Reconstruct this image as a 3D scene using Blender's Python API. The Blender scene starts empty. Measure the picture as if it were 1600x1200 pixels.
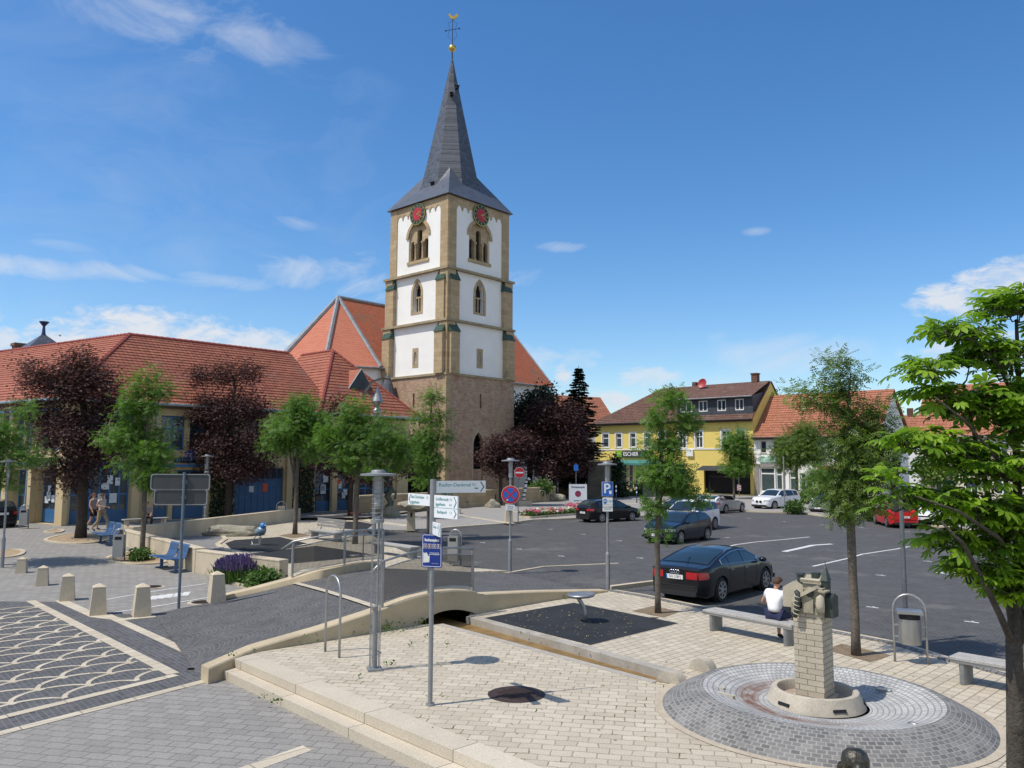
import bpy, bmesh, math, random
import numpy as np
from mathutils import Vector, Matrix
from mathutils.geometry import tessellate_polygon
R = math.radians
sc = bpy.context.scene
# ------------------------------------------------------------------ camera
CAMH = 3.8; FPX = 1240.0; PITCH = math.atan(120/1240.0); ROLL = R(0.25)
cam = bpy.data.cameras.new('camera'); camo = bpy.data.objects.new('camera', cam)
sc.collection.objects.link(camo); sc.camera = camo
cam.sensor_width = 36; cam.lens = FPX/1600*36; cam.clip_end = 4000; cam.clip_start = 0.1
CM = Matrix.Translation((0, 0, CAMH)) @ Matrix.Rotation(math.pi/2 + PITCH, 4, 'X') @ Matrix.Rotation(ROLL, 4, 'Z')
camo.matrix_world = CM
# ------------------------------------------------------------------ sun and sky
SUN_EL = R(59.5); SUN_H = Vector((-0.93, -0.37)).normalized()      # towards the sun
sund = bpy.data.lights.new('sun', 'SUN'); sund.energy = 4.3; sund.angle = R(0.55); sund.color = (1.0, 0.94, 0.85)
suno = bpy.data.objects.new('sun', sund); sc.collection.objects.link(suno)
sv = Vector((SUN_H.x*math.cos(SUN_EL), SUN_H.y*math.cos(SUN_EL), math.sin(SUN_EL)))
suno.rotation_euler = sv.to_track_quat('Z', 'Y').to_euler(); suno.location = (0, 0, 60)
world = bpy.data.worlds.new('World'); sc.world = world; world.use_nodes = True
sc.view_settings.view_transform = 'Standard'; sc.view_settings.look = 'None'
sc.view_settings.exposure = 0.0; sc.view_settings.gamma = 1.0
def ray(px, py):                                   # direction of a photo pixel, scaled so that y = 1
    v = CM.to_3x3() @ Vector(((px-800)/FPX, (600-py)/FPX, -1)); return v
def U(px, py, z=0.0):                              # point of the level z seen at a photo pixel
    v = ray(px, py); t = (z-CAMH)/v.z; return Vector((v.x*t, v.y*t, z))
def D(px, py, d):                                  # point at distance d (world y) seen at a photo pixel
    v = ray(px, py); t = d/v.y; return Vector((v.x*t, d, CAMH+v.z*t))
def zL(y): return -0.30 + 0.45*min(1, max(0, (y-23.5)/16.0))
def UL(px, py):
    z = 0
    for _ in range(12): z = zL(U(px, py, z).y)
    return U(px, py, z)
def XW(px, d): return D(px, 722, d).x
def build_world():
    nt = world.node_tree; N = nt.nodes; L = nt.links; N.clear()
    out = N.new('ShaderNodeOutputWorld'); bg = N.new('ShaderNodeBackground'); L.new(bg.outputs[0], out.inputs[0])
    sky = N.new('ShaderNodeTexSky'); sky.sky_type = 'NISHITA'; sky.sun_disc = False
    sky.sun_elevation = SUN_EL; sky.sun_rotation = math.atan2(SUN_H.x, SUN_H.y)
    sky.air_density = 1.0; sky.dust_density = 0.6; sky.ozone_density = 1.6; sky.altitude = 100
    bg.inputs[1].default_value = 0.145
    def M(op, a, b=None, c=None, clamp=False):
        n = N.new('ShaderNodeMath'); n.operation = op; n.use_clamp = clamp
        for i, q in enumerate((a, b, c)):
            if q is None: continue
            if isinstance(q, (int, float)): n.inputs[i].default_value = q
            else: L.new(q, n.inputs[i])
        return n.outputs[0]
    tc = N.new('ShaderNodeTexCoord'); sp = N.new('ShaderNodeSeparateXYZ'); L.new(tc.outputs['Generated'], sp.inputs[0])
    az = M('ARCTAN2', sp.outputs[0], sp.outputs[1]); el = M('ARCSINE', sp.outputs[2])
    # wispy and puffy noise on the dome
    cb = N.new('ShaderNodeCombineXYZ'); L.new(az, cb.inputs[0]); L.new(M('MULTIPLY', el, 2.0), cb.inputs[1])
    def noise(scale, det, rough, dist, off=0):
        n = N.new('ShaderNodeTexNoise'); n.inputs['Scale'].default_value = scale; n.inputs['Detail'].default_value = det
        n.inputs['Roughness'].default_value = rough; n.inputs['Distortion'].default_value = dist
        mp = N.new('ShaderNodeMapping'); mp.inputs['Location'].default_value = (off, off, 0); L.new(cb.outputs[0], mp.inputs[0])
        L.new(mp.outputs[0], n.inputs[0]); return n.outputs[0]
    n1 = noise(26, 7, 0.62, 0.35); n2 = noise(7, 6, 0.6, 1.2, 3.3)
    # clouds: photo position, half-widths (px), opacity, puffiness
    CL = [(240, 530, 150, 46, 1.0, 1), (120, 545, 70, 36, .9, 1), (400, 545, 95, 32, .9, 1), (0, 535, 25, 25, .8, 1), (800, 560, 150, 22, .35, 1),
          (60, 418, 85, 15, .75, 0), (190, 425, 75, 13, .7, 0), (345, 440, 75, 12, .6, 0), (530, 430, 120, 34, .75, 0), (820, 436, 45, 18, .55, 0), (95,382,50,9,.3,0),
          (300, 35, 190, 50, .42, 0), (460, 70, 60, 30, .3, 0), (875, 386, 40, 10, .8, 0), (450, 350, 42, 14, .5, 0),
          (1490, 470, 62, 26, .95, 1), (1580, 440, 62, 34, .95, 1), (1530, 555, 80, 35, .7, 1), (1210, 555, 130, 32, .55, 0), (1010, 590, 50, 20, .6, 1),
          (880, 583, 16, 22, .9, 1), (950, 628, 45, 16, .9, 1), (1180, 362, 20, 6, .4, 0), (270, 165, 80, 30, .12, 0), (1100, 610, 200, 30, .35, 0),
          (100, 190, 420, 260, .10, 0), (-500, 480, 300, 80, .8, 1), (2100, 470, 300, 80, .8, 1)]
    tot = None
    for (px, py, a, b, op, puff) in CL:
        v = ray(px, py).normalized(); a0 = math.atan2(v.x, v.y); e0 = math.asin(v.z)
        dx = M('MULTIPLY', M('SUBTRACT', az, a0), FPX/a*.98); dy = M('MULTIPLY', M('SUBTRACT', el, e0), FPX/b)
        r2 = M('ADD', M('MULTIPLY', dx, dx), M('MULTIPLY', dy, dy))
        core = M('SUBTRACT', 1.0, r2)                                  # 1 centre .. 0 rim
        if puff: s = M('MULTIPLY', M('ADD', core, M('MULTIPLY', M('SUBTRACT', n1, .50), 4.0)), 1.05, clamp=True)
        else: s = M('MULTIPLY', M('ADD', M('MULTIPLY', core, .6), M('MULTIPLY', M('SUBTRACT', n2, .5), 3.6)), .8, clamp=True)
        win = M('MULTIPLY', M('ADD', core, 1.2), .8, clamp=True)
        s = M('MULTIPLY', M('MULTIPLY', s, win), op)
        tot = s if tot is None else M('MAXIMUM', tot, s)
    # broken cloud added unseen behind the viewer, as white fill for shaded faces
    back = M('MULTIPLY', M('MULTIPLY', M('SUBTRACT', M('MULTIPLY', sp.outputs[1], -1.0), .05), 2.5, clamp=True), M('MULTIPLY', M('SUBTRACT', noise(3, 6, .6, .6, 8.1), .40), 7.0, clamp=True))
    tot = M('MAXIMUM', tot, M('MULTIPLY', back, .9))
    mix = N.new('ShaderNodeMix'); mix.data_type = 'RGBA'; L.new(tot, mix.inputs[0])
    hs = N.new('ShaderNodeHueSaturation'); hs.inputs['Saturation'].default_value = 1.3; hs.inputs['Value'].default_value = 1.0
    L.new(sky.outputs[0], hs.inputs['Color']); ml = N.new('ShaderNodeMix'); ml.data_type = 'RGBA'; ml.blend_type = 'MULTIPLY'; ml.inputs[0].default_value = 1; ml.inputs[7].default_value = (.99, 1.05, 1.12, 1); L.new(hs.outputs[0], ml.inputs[6]); L.new(ml.outputs[2], mix.inputs[6])
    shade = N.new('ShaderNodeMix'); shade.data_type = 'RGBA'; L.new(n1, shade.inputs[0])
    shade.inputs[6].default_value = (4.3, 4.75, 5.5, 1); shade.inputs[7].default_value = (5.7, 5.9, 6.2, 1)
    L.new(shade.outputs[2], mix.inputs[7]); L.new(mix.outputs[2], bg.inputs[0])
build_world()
# ------------------------------------------------------------------ materials
MATS = {}
def _base(name, rough, metal=0.0, spec=0.4):
    m = bpy.data.materials.new(name); m.use_nodes = True; nt = m.node_tree; b = nt.nodes['Principled BSDF']
    b.inputs['Roughness'].default_value = rough; b.inputs['Metallic'].default_value = metal; b.inputs['Specular IOR Level'].default_value = spec
    return m, nt, b
def _mix(nt, fac, a, b, mode='MIX'):
    n = nt.nodes.new('ShaderNodeMix'); n.data_type = 'RGBA'; n.blend_type = mode
    for s, q in ((0, fac), (6, a), (7, b)):
        if isinstance(q, (int, float)): n.inputs[s].default_value = q
        elif isinstance(q, tuple): n.inputs[s].default_value = q if len(q) == 4 else q+(1,)
        else: nt.links.new(q, n.inputs[s])
    return n.outputs[2]
def _noise(nt, vec, scale, det=4, rough=.6):
    n = nt.nodes.new('ShaderNodeTexNoise'); n.inputs['Scale'].default_value = scale; n.inputs['Detail'].default_value = det
    n.inputs['Roughness'].default_value = rough
    if vec is not None: nt.links.new(vec, n.inputs['Vector'])
    return n.outputs['Fac']
def _ramp(nt, fac, lo, hi):
    n = nt.nodes.new('ShaderNodeMapRange'); n.inputs[1].default_value = lo; n.inputs[2].default_value = hi; n.clamp = True
    nt.links.new(fac, n.inputs[0]); return n.outputs[0]
def _bump(nt, b, h, st, dist=.02):
    n = nt.nodes.new('ShaderNodeBump'); n.inputs['Strength'].default_value = st; n.inputs['Distance'].default_value = dist
    nt.links.new(h, n.inputs['Height']); nt.links.new(n.outputs[0], b.inputs['Normal'])
def _tc(nt): return nt.nodes.new('ShaderNodeTexCoord').outputs['Object']
def mat(name, col, rough=.6, metal=0.0, var=.18, scale=3.0, fine=.12, fscale=40, bump=.0, spec=.4, dirt=None):
    if name in MATS: return MATS[name]
    m, nt, b = _base(name, rough, metal, spec); o = _tc(nt)
    c = _mix(nt, _ramp(nt, _noise(nt, o, scale), .3, .7), tuple(x*(1-var) for x in col), tuple(min(1, x*(1+var)) for x in col))
    f = _noise(nt, o, fscale, 3)
    if fine: c = _mix(nt, _ramp(nt, f, .35, .65), c, _mix(nt, fine, c, (0, 0, 0, 1)))
    if dirt: c = _mix(nt, _ramp(nt, _noise(nt, o, scale*.4, 6, .7), .52, .75), c, dirt)
    nt.links.new(c, b.inputs['Base Color'])
    if bump: _bump(nt, b, f, bump)
    MATS[name] = m; return m
def brick(name, c1, c2, mort, w, h, ang=0, ms=.02, plane='xy', rough=.8, bump=.4, off=.5, stain=None, var=.25, warp=0, extra=None, grow=None, squash=1, fan=None):
    """coursed blocks, tiles or pavers: w x h metres"""
    if name in MATS: return MATS[name]
    m, nt, b = _base(name, rough, 0, .3); N = nt.nodes; L = nt.links; o = _tc(nt)
    if plane != 'xy':
        s = N.new('ShaderNodeSeparateXYZ'); L.new(o, s.inputs[0]); c = N.new('ShaderNodeCombineXYZ')
        if plane == 'xz': L.new(s.outputs[0], c.inputs[0])
        elif plane == 'yz': L.new(s.outputs[1], c.inputs[0])
        else:
            a = N.new('ShaderNodeMath'); L.new(s.outputs[0], a.inputs[0]); L.new(s.outputs[1], a.inputs[1]); L.new(a.outputs[0], c.inputs[0])
        L.new(s.outputs[2], c.inputs[1]); vec = c.outputs[0]
    else: vec = o
    mp = N.new('ShaderNodeMapping'); mp.inputs['Rotation'].default_value = (0, 0, ang); L.new(vec, mp.inputs[0]); vec = mp.outputs[0]
    if warp:
        nz = N.new('ShaderNodeTexNoise'); nz.inputs['Scale'].default_value = warp[1]; L.new(vec, nz.inputs[0])
        sb = N.new('ShaderNodeVectorMath'); sb.operation = 'SUBTRACT'; L.new(nz.outputs['Color'], sb.inputs[0]); sb.inputs[1].default_value = (.5, .5, .5)
        sc_ = N.new('ShaderNodeVectorMath'); sc_.operation = 'SCALE'; L.new(sb.outputs[0], sc_.inputs[0]); sc_.inputs['Scale'].default_value = warp[0]
        ad = N.new('ShaderNodeVectorMath'); L.new(vec, ad.inputs[0]); L.new(sc_.outputs[0], ad.inputs[1]); vec = ad.outputs[0]
    if fan:   # courses laid in segmental arcs, each fan[0] wide and fan[1] deep
        s3 = N.new('ShaderNodeSeparateXYZ'); L.new(vec, s3.inputs[0])
        def mm(op, a, b_):
            n = N.new('ShaderNodeMath'); n.operation = op
            for i, q in enumerate((a, b_)):
                if isinstance(q, (int, float)): n.inputs[i].default_value = q
                elif q is not None: L.new(q, n.inputs[i])
            return n.outputs[0]
        fx = mm('SUBTRACT', mm('FRACT', mm('DIVIDE', s3.outputs[0], fan[0]), None), .5)
        yy = mm('ADD', s3.outputs[1], mm('MULTIPLY', mm('MULTIPLY', fx, fx), 4*fan[1]))
        c3 = N.new('ShaderNodeCombineXYZ'); L.new(s3.outputs[0], c3.inputs[0]); L.new(yy, c3.inputs[1]); vec = c3.outputs[0]
    bt = N.new('ShaderNodeTexBrick'); L.new(vec, bt.inputs[0]); bt.offset = off; bt.squash = squash
    bt.inputs['Scale'].default_value = 1; bt.inputs['Mortar Size'].default_value = ms; bt.inputs['Brick Width'].default_value = w
    bt.inputs['Row Height'].default_value = h; bt.inputs['Mortar Smooth'].default_value = .2; bt.inputs['Bias'].default_value = 0
    bt.inputs['Color1'].default_value = c1+(1,); bt.inputs['Color2'].default_value = c2+(1,); bt.inputs['Mortar'].default_value = mort+(1,)
    c = bt.outputs['Color']
    nz = _noise(nt, o, 1.3, 5, .65)
    c = _mix(nt, _ramp(nt, nz, .3, .7), _mix(nt, 1.0, c, (1-var, 1-var, 1-var, 1), 'MULTIPLY'), c)
    c = _mix(nt, _ramp(nt, _noise(nt, o, 45, 3), .4, .62), c, _mix(nt, 1.0, c, (.8, .8, .8, 1), 'MULTIPLY'))
    if stain: c = _mix(nt, _ramp(nt, _noise(nt, o, stain[1], 7, .7), stain[2], stain[2]+.12), c, stain[0]+(1,))
    if grow:   # moss in some joints
        f = N.new('ShaderNodeMath'); f.operation = 'MULTIPLY'; L.new(bt.outputs['Fac'], f.inputs[0]); L.new(_ramp(nt, _noise(nt, o, grow[1], 4), grow[2], grow[2]+.05), f.inputs[1])
        c = _mix(nt, f.outputs[0], c, grow[0]+(1,))
    L.new(c, b.inputs['Base Color'])
    iv = N.new('ShaderNodeMath'); iv.operation = 'SUBTRACT'; iv.inputs[0].default_value = 1; L.new(bt.outputs['Fac'], iv.inputs[1])
    hsrc = iv.outputs[0]
    if extra == 'tile':   # each course leans out over the next
        s2 = N.new('ShaderNodeSeparateXYZ'); L.new(vec, s2.inputs[0]); dv = N.new('ShaderNodeMath'); dv.operation = 'DIVIDE'; L.new(s2.outputs[1], dv.inputs[0]); dv.inputs[1].default_value = h
        fr = N.new('ShaderNodeMath'); fr.operation = 'FRACT'; L.new(dv.outputs[0], fr.inputs[0])
        ng = N.new('ShaderNodeMath'); ng.operation = 'SUBTRACT'; ng.inputs[0].default_value = 1; L.new(fr.outputs[0], ng.inputs[1])
        dx = N.new('ShaderNodeMath'); dx.operation = 'DIVIDE'; L.new(s2.outputs[0], dx.inputs[0]); dx.inputs[1].default_value = w/math.pi
        sn = N.new('ShaderNodeMath'); sn.operation = 'SINE'; L.new(dx.outputs[0], sn.inputs[0])
        ab = N.new('ShaderNodeMath'); ab.operation = 'ABSOLUTE'; L.new(sn.outputs[0], ab.inputs[0])
        a2 = N.new('ShaderNodeMath'); a2.operation = 'MULTIPLY_ADD'; L.new(ab.outputs[0], a2.inputs[0]); a2.inputs[1].default_value = .5; L.new(ng.outputs[0], a2.inputs[2])
        hsrc = a2.outputs[0]
    _bump(nt, b, hsrc, bump, .03 if extra else .012)
    MATS[name] = m; return m
def glass(name, col=(.02, .03, .04), rough=.04, spec=1.0):
    if name in MATS: return MATS[name]
    m, nt, b = _base(name, rough, 0, spec); o = _tc(nt)
    nt.links.new(_mix(nt, _noise(nt, o, 2.5), tuple(x*.6 for x in col), tuple(x*1.5 for x in col)), b.inputs['Base Color'])
    MATS[name] = m; return m
def paint(name, col, rough=.3, metal=.0):
    if name in MATS: return MATS[name]
    m, nt, b = _base(name, rough, metal, .5); b.inputs['Coat Weight'].default_value = .8; b.inputs['Specular IOR Level'].default_value = .15; b.inputs['Coat IOR'].default_value = 1.35; b.inputs['Coat Roughness'].default_value = .04
    o = _tc(nt); c = _mix(nt, _ramp(nt, _noise(nt, o, 60, 2), .4, .6), col, tuple(x*.9 for x in col)); nt.links.new(c, b.inputs['Base Color'])
    MATS[name] = m; return m
def leafmat(name, c1, c2, trans=.35, rough=.5):
    if name in MATS: return MATS[name]
    m, nt, b = _base(name, rough, 0, .35); N = nt.nodes; L = nt.links
    at = N.new('ShaderNodeAttribute'); at.attribute_name = 'rnd'
    c = _mix(nt, at.outputs['Fac'], c1, c2); L.new(c, b.inputs['Base Color'])
    tr = N.new('ShaderNodeBsdfTranslucent'); L.new(_mix(nt, 1.0, c, (1.5, 1.6, .7, 1), 'MULTIPLY'), tr.inputs[0])
    mx = N.new('ShaderNodeMixShader'); mx.inputs[0].default_value = trans
    L.new(b.outputs[0], mx.inputs[1]); L.new(tr.outputs[0], mx.inputs[2]); L.new(mx.outputs[0], N['Material Output'].inputs[0])
    MATS[name] = m; return m
# ------------------------------------------------------------------ mesh building
class MB:
    def __init__(s): s.v = []; s.f = []; s.mi = []; s.m = 0; s.T = None
    def add(s, vs, fs):
        o = len(s.v)
        s.v += [tuple(s.T @ Vector(p)) for p in vs] if s.T is not None else [tuple(p) for p in vs]
        for f in fs: s.f.append(tuple(i+o for i in f)); s.mi.append(s.m)
        return s
    def box(s, c, d, rz=0, taper=1.0, M=None):
        x, y, z = d[0]/2, d[1]/2, d[2]/2; t = taper
        vs = [(-x, -y, -z), (x, -y, -z), (x, y, -z), (-x, y, -z), (-x*t, -y*t, z), (x*t, -y*t, z), (x*t, y*t, z), (-x*t, y*t, z)]
        mt = Matrix.Translation(c) @ (Matrix.Rotation(rz, 4, 'Z') if M is None else M)
        return s.add([mt @ Vector(p) for p in vs], [(0, 3, 2, 1), (4, 5, 6, 7), (0, 1, 5, 4), (1, 2, 6, 5), (2, 3, 7, 6), (3, 0, 4, 7)])
    def b2(s, x0, x1, y0, y1, z0, z1): return s.box(((x0+x1)/2, (y0+y1)/2, (z0+z1)/2), (x1-x0, y1-y0, z1-z0))
    def bev(s, x0, x1, y0, y1, z0, z1, r=.02):      # box with bevelled upper edges
        vs = []
        for (z, i) in ((z0, 0), (z1-r, 0), (z1, r)):
            vs += [(x0+i, y0+i, z), (x1-i, y0+i, z), (x1-i, y1-i, z), (x0+i, y1-i, z)]
        fs = [(0, 3, 2, 1), (8, 9, 10, 11)]
        for k in (0, 4): fs += [(k+a, k+(a+1) % 4, k+4+(a+1) % 4, k+4+a) for a in range(4)]
        return s.add(vs, fs)
    def prism(s, pts, z0, z1, top=True, bot=True):  # polygon in xy
        n = len(pts); vs = [(p[0], p[1], z0) for p in pts]+[(p[0], p[1], z1) for p in pts]
        fs = [(i, (i+1) % n, n+(i+1) % n, n+i) for i in range(n)]
        tr = tessellate_polygon([[Vector((p[0], p[1], 0)) for p in pts]])
        if top: fs += [tuple(n+i for i in t) for t in tr]
        if bot: fs += [tuple(reversed(t)) for t in tr]
        return s.add(vs, fs)
    def sheet(s, pts):                              # flat (or gently sloping) polygon
        tr = tessellate_polygon([[Vector(p) for p in pts]]); vs = [tuple(p) for p in pts]; fs = []
        for t in tr:
            a, b, c = (Vector(vs[i]) for i in t)
            fs.append(t if (b-a).cross(c-a).z > 0 else tuple(reversed(t)))
        return s.add(vs, fs)
    def cyl(s, p0, p1, r0, r1=None, n=12, caps=True):
        r1 = r0 if r1 is None else r1; p0, p1 = Vector(p0), Vector(p1); a = (p1-p0).normalized()
        u = a.orthogonal().normalized(); w = a.cross(u); vs = []
        for p, r in ((p0, r0), (p1, r1)): vs += [p+(u*math.cos(2*math.pi*i/n)+w*math.sin(2*math.pi*i/n))*r for i in range(n)]
        fs = [(i, (i+1) % n, n+(i+1) % n, n+i) for i in range(n)]
        if caps: fs += [tuple(reversed(range(n))), tuple(range(n, 2*n))]
        return s.add(vs, fs)
    def tube(s, pts, r, n=8, rr=None):
        pts = [Vector(p) for p in pts]; vs = []; up = None
        for i, p in enumerate(pts):
            t = (pts[min(i+1, len(pts)-1)]-pts[max(i-1, 0)]).normalized()
            if up is None: up = t.orthogonal().normalized()
            up = (up-t*up.dot(t)).normalized(); w = t.cross(up); q = rr[i] if rr else r
            vs += [p+(up*math.cos(2*math.pi*k/n)+w*math.sin(2*math.pi*k/n))*q for k in range(n)]
        fs = []
        for i in range(len(pts)-1): fs += [(i*n+k, i*n+(k+1) % n, (i+1)*n+(k+1) % n, (i+1)*n+k) for k in range(n)]
        fs += [tuple(reversed(range(n))), tuple(range((len(pts)-1)*n, len(pts)*n))]
        return s.add(vs, fs)
    def lathe(s, prof, n=24, c=(0, 0, 0), M=None, cap=True):
        vs = []; c = Vector(c); M = M or Matrix.Identity(3)
        for (r, z) in prof: vs += [c+M @ Vector((r*math.cos(2*math.pi*k/n), r*math.sin(2*math.pi*k/n), z)) for k in range(n)]
        fs = []
        for i in range(len(prof)-1): fs += [(i*n+k, i*n+(k+1) % n, (i+1)*n+(k+1) % n, (i+1)*n+k) for k in range(n)]
        if cap and prof[0][0] > 1e-4: fs.append(tuple(reversed(range(n))))
        if cap and prof[-1][0] > 1e-4: fs.append(tuple(range((len(prof)-1)*n, len(prof)*n)))
        return s.add(vs, fs)
    def arch(s, w, h, r, n=8, c=(0, 0, 0), rz=0, seg=10):   # an inverted-U hoop of tube, width w, height h
        k = w/2; pts = [(-k, 0, 0), (-k, 0, (h-k)*.5), (-k, 0, h-k)]+[(-k*math.cos(math.pi*i/seg), 0, h-k+k*math.sin(math.pi*i/seg)) for i in range(1, seg)]+[(k, 0, h-k), (k, 0, (h-k)*.5), (k, 0, 0)]
        mt = Matrix.Translation(c) @ Matrix.Rotation(rz, 4, 'Z'); return s.tube([mt @ Vector(p) for p in pts], r, n)
    def build(s, name, mats, parent=None, smooth=False, loc=None, rz=None):
        me = bpy.data.meshes.new(name); me.from_pydata(s.v, [], s.f)
        if not isinstance(mats, (list, tuple)): mats = [mats]
        for m in mats: me.materials.append(m)
        me.polygons.foreach_set('material_index', s.mi)
        if smooth:
            me.polygons.foreach_set('use_smooth', [True]*len(s.f))
            if smooth != 'all':
                try: me.set_sharp_from_angle(angle=R(38))
                except Exception: pass
        me.update(); me.validate()
        o = bpy.data.objects.new(name, me); sc.collection.objects.link(o)
        if parent is not None: o.parent = parent
        if loc is not None: o.location = loc
        if rz is not None: o.rotation_euler = (0, 0, rz)
        return o
def tag(o, label, cat=None, group=None, kind=None):
    if label: o['label'] = label
    if cat: o['category'] = cat
    if group: o['group'] = group
    if kind: o['kind'] = kind
    return o
def T(name, label, cat, loc=(0, 0, 0), rz=0, group=None):
    o = bpy.data.objects.new(name, None); sc.collection.objects.link(o); o.location = loc; o.rotation_euler = (0, 0, rz)
    o.empty_display_size = .2; return tag(o, label, cat, group)
def copy_tree(o, parent=None, label=None, loc=None, rz=None):
    kids = [c for c in bpy.data.objects if c.parent == o]
    def rec(src, par):
        c = src.copy(); sc.collection.objects.link(c); c.parent = par
        for k in CH.get(src.name, []): rec(k, c)
        return c
    CH = {}
    for q in bpy.data.objects:
        if q.parent: CH.setdefault(q.parent.name, []).append(q)
    c = rec(o, parent)
    if label: c['label'] = label
    if loc is not None: c.location = loc
    if rz is not None: c.rotation_euler = (0, 0, rz)
    return c
def struct(name, mb, m, label=None):
    o = mb.build(name, m); o['kind'] = 'structure'
    if label: o['label'] = label
    return o
def text(s, size, parent, m, M, name='lettering', depth=.002, align='CENTER', bold=0.0, sx=1.0):
    cu = bpy.data.curves.new(name, 'FONT'); cu.body = s; cu.size = size; cu.align_x = align; cu.align_y = 'CENTER'; cu.extrude = depth; cu.offset = bold
    t = bpy.data.objects.new('t', cu); sc.collection.objects.link(t); bpy.context.view_layer.update()
    me = bpy.data.meshes.new_from_object(t.evaluated_get(bpy.context.evaluated_depsgraph_get())); bpy.data.objects.remove(t)
    me.transform(M @ Matrix.Diagonal((sx, 1, 1, 1))); me.materials.clear(); me.materials.append(m)
    o = bpy.data.objects.new(name, me); sc.collection.objects.link(o); o.parent = parent; return o
FRONT = Matrix.Rotation(math.pi/2, 4, 'X')       # writing that faces local -y
def TR(x, y, z): return Matrix.Translation((x, y, z))
def wallgrid(mb, x0, x1, z0, z1, ops, M, depth=.18):
    """wall face in local x,z (facing -y of M) with real openings (x0,x1,z0,z1) and reveals"""
    xs = sorted({x0, x1, *[a for o in ops for a in o[:2]]}); zs = sorted({z0, z1, *[a for o in ops for a in o[2:4]]})
    xs = [x for x in xs if x0 <= x <= x1]; zs = [z for z in zs if z0 <= z <= z1]
    for i in range(len(xs)-1):
        for j in range(len(zs)-1):
            cx, cz = (xs[i]+xs[i+1])/2, (zs[j]+zs[j+1])/2
            if any(o[0] < cx < o[1] and o[2] < cz < o[3] for o in ops): continue
            mb.add([M @ Vector(p) for p in ((xs[i], 0, zs[j]), (xs[i+1], 0, zs[j]), (xs[i+1], 0, zs[j+1]), (xs[i], 0, zs[j+1]))], [(0, 1, 2, 3)])
    for a, b, c, d in [o[:4] for o in ops]:
        q = [(a, 0, c), (b, 0, c), (b, 0, d), (a, 0, d)]; p = [(x, depth, z) for x, _, z in q]
        mb.add([M @ Vector(v) for v in q+p], [(1, 0, 4, 5), (2, 1, 5, 6), (3, 2, 6, 7), (0, 3, 7, 4)])
def window(parent, M, x0, x1, z0, z1, fm, gm, depth=.14, nx=2, nz=1, fw=.06, name='window', sill=None, transom=None, label=None):
    """frame (with mullions) and pane set back in an opening"""
    mb = MB(); mb.T = M; d0, d1 = depth-.05, depth
    mb.b2(x0, x1, d0, d1, z0, z0+fw); mb.b2(x0, x1, d0, d1, z1-fw, z1)
    mb.b2(x0, x0+fw, d0, d1, z0+fw, z1-fw); mb.b2(x1-fw, x1, d0, d1, z0+fw, z1-fw)
    for i in range(1, nx): x = x0+(x1-x0)*i/nx; mb.b2(x-fw/2, x+fw/2, d0+.004, d1, z0+fw, z1-fw)
    for i in range(1, nz): z = z0+(z1-z0)*i/nz; mb.b2(x0+fw, x1-fw, d0+.008, d1, z-fw/2, z+fw/2)
    if transom: z = z0+(z1-z0)*transom; mb.b2(x0+fw, x1-fw, d0+.008, d1, z-fw/2, z+fw/2)
    if sill: mb.b2(x0-.08, x1+.08, -.07, d0, z0-.07, z0-.004)
    f = mb.build(name, fm, parent)
    if label: f['label'] = label
    g = MB(); g.T = M; g.b2(x0+fw*.5, x1-fw*.5, d1-.03, d1-.02, z0+fw*.5, z1-fw*.5); g.build('pane', gm, f)
    return f
ANG = R(48); u = Vector((math.cos(ANG), math.sin(ANG), 0)); v_ = Vector((-math.sin(ANG), math.cos(ANG), 0))
# ================================================================== GROUND
def W(x, y, z=0): return Vector((x, y, z))
PAVE_A = -R(44)
m_grey = brick('grey_block_paving', (.275, .26, .235), (.325, .308, .28), (.175, .165, .15), .34, .22, R(12), .010, bump=.35, var=.12, stain=((.26, .25, .235), .45, .60))
m_sand = brick('sand_block_paving', (.50, .435, .33), (.60, .53, .41), (.34, .295, .225), .30, .19, R(10), .010, bump=.38, var=.12, warp=(.10, 3.2), grow=((.08, .10, .03), 1.6, .57), stain=((.43, .37, .28), .55, .60))
m_sandB = brick('sand_block_paving_far', (.50, .435, .33), (.60, .53, .41), (.27, .235, .18), .26, .20, R(-44), .011, bump=.4, var=.12, grow=((.08, .10, .03), 1.2, .64))
m_cob = brick('dark_granite_setts', (.085, .084, .085), (.130, .128, .128), (.21, .20, .185), .125, .105, R(48), .008, bump=.6, var=.25, fan=(1.5, .42))
m_lot = brick('dark_lot_setts', (.080, .079, .079), (.108, .106, .104), (.145, .140, .128), .17, .14, R(40), .010, bump=.4, var=.27, fan=(2.4, .5), stain=((.145, .14, .13), .22, .56))
m_cobs = brick('dark_setts_rows', (.080, .081, .086), (.135, .136, .143), (.19, .185, .17), .12, .10, R(48), .009, bump=.6, var=.25)
m_line = brick('light_stone_strip', (.52, .45, .34), (.62, .55, .42), (.25, .21, .16), .32, .9, R(45), .01, bump=.2, var=.1)
m_stone = mat('sandstone_slab', (.56, .475, .345), .8, var=.12, scale=1.2, fine=.15, fscale=30, bump=.15, dirt=(.30, .26, .19))
m_stone2 = mat('bridge_stone', (.50, .41, .27), .8, var=.14, scale=1.0, fine=.12, fscale=35, bump=.12, dirt=(.30, .25, .17))
m_step = brick('step_stone', (.55, .48, .37), (.63, .56, .44), (.16, .14, .10), 2.1, 9.0, R(46.5), .008, bump=.2, var=.1, off=0, stain=((.36, .31, .24), 2.0, .62))
m_kerb = brick('granite_kerb', (.20, .195, .19), (.28, .27, .26), (.10, .10, .10), .16, .12, R(-50), .01, bump=.4)
m_white = mat('white_road_paint', (.72, .71, .68), .7, var=.1, scale=6, fine=.35, fscale=30)
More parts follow.
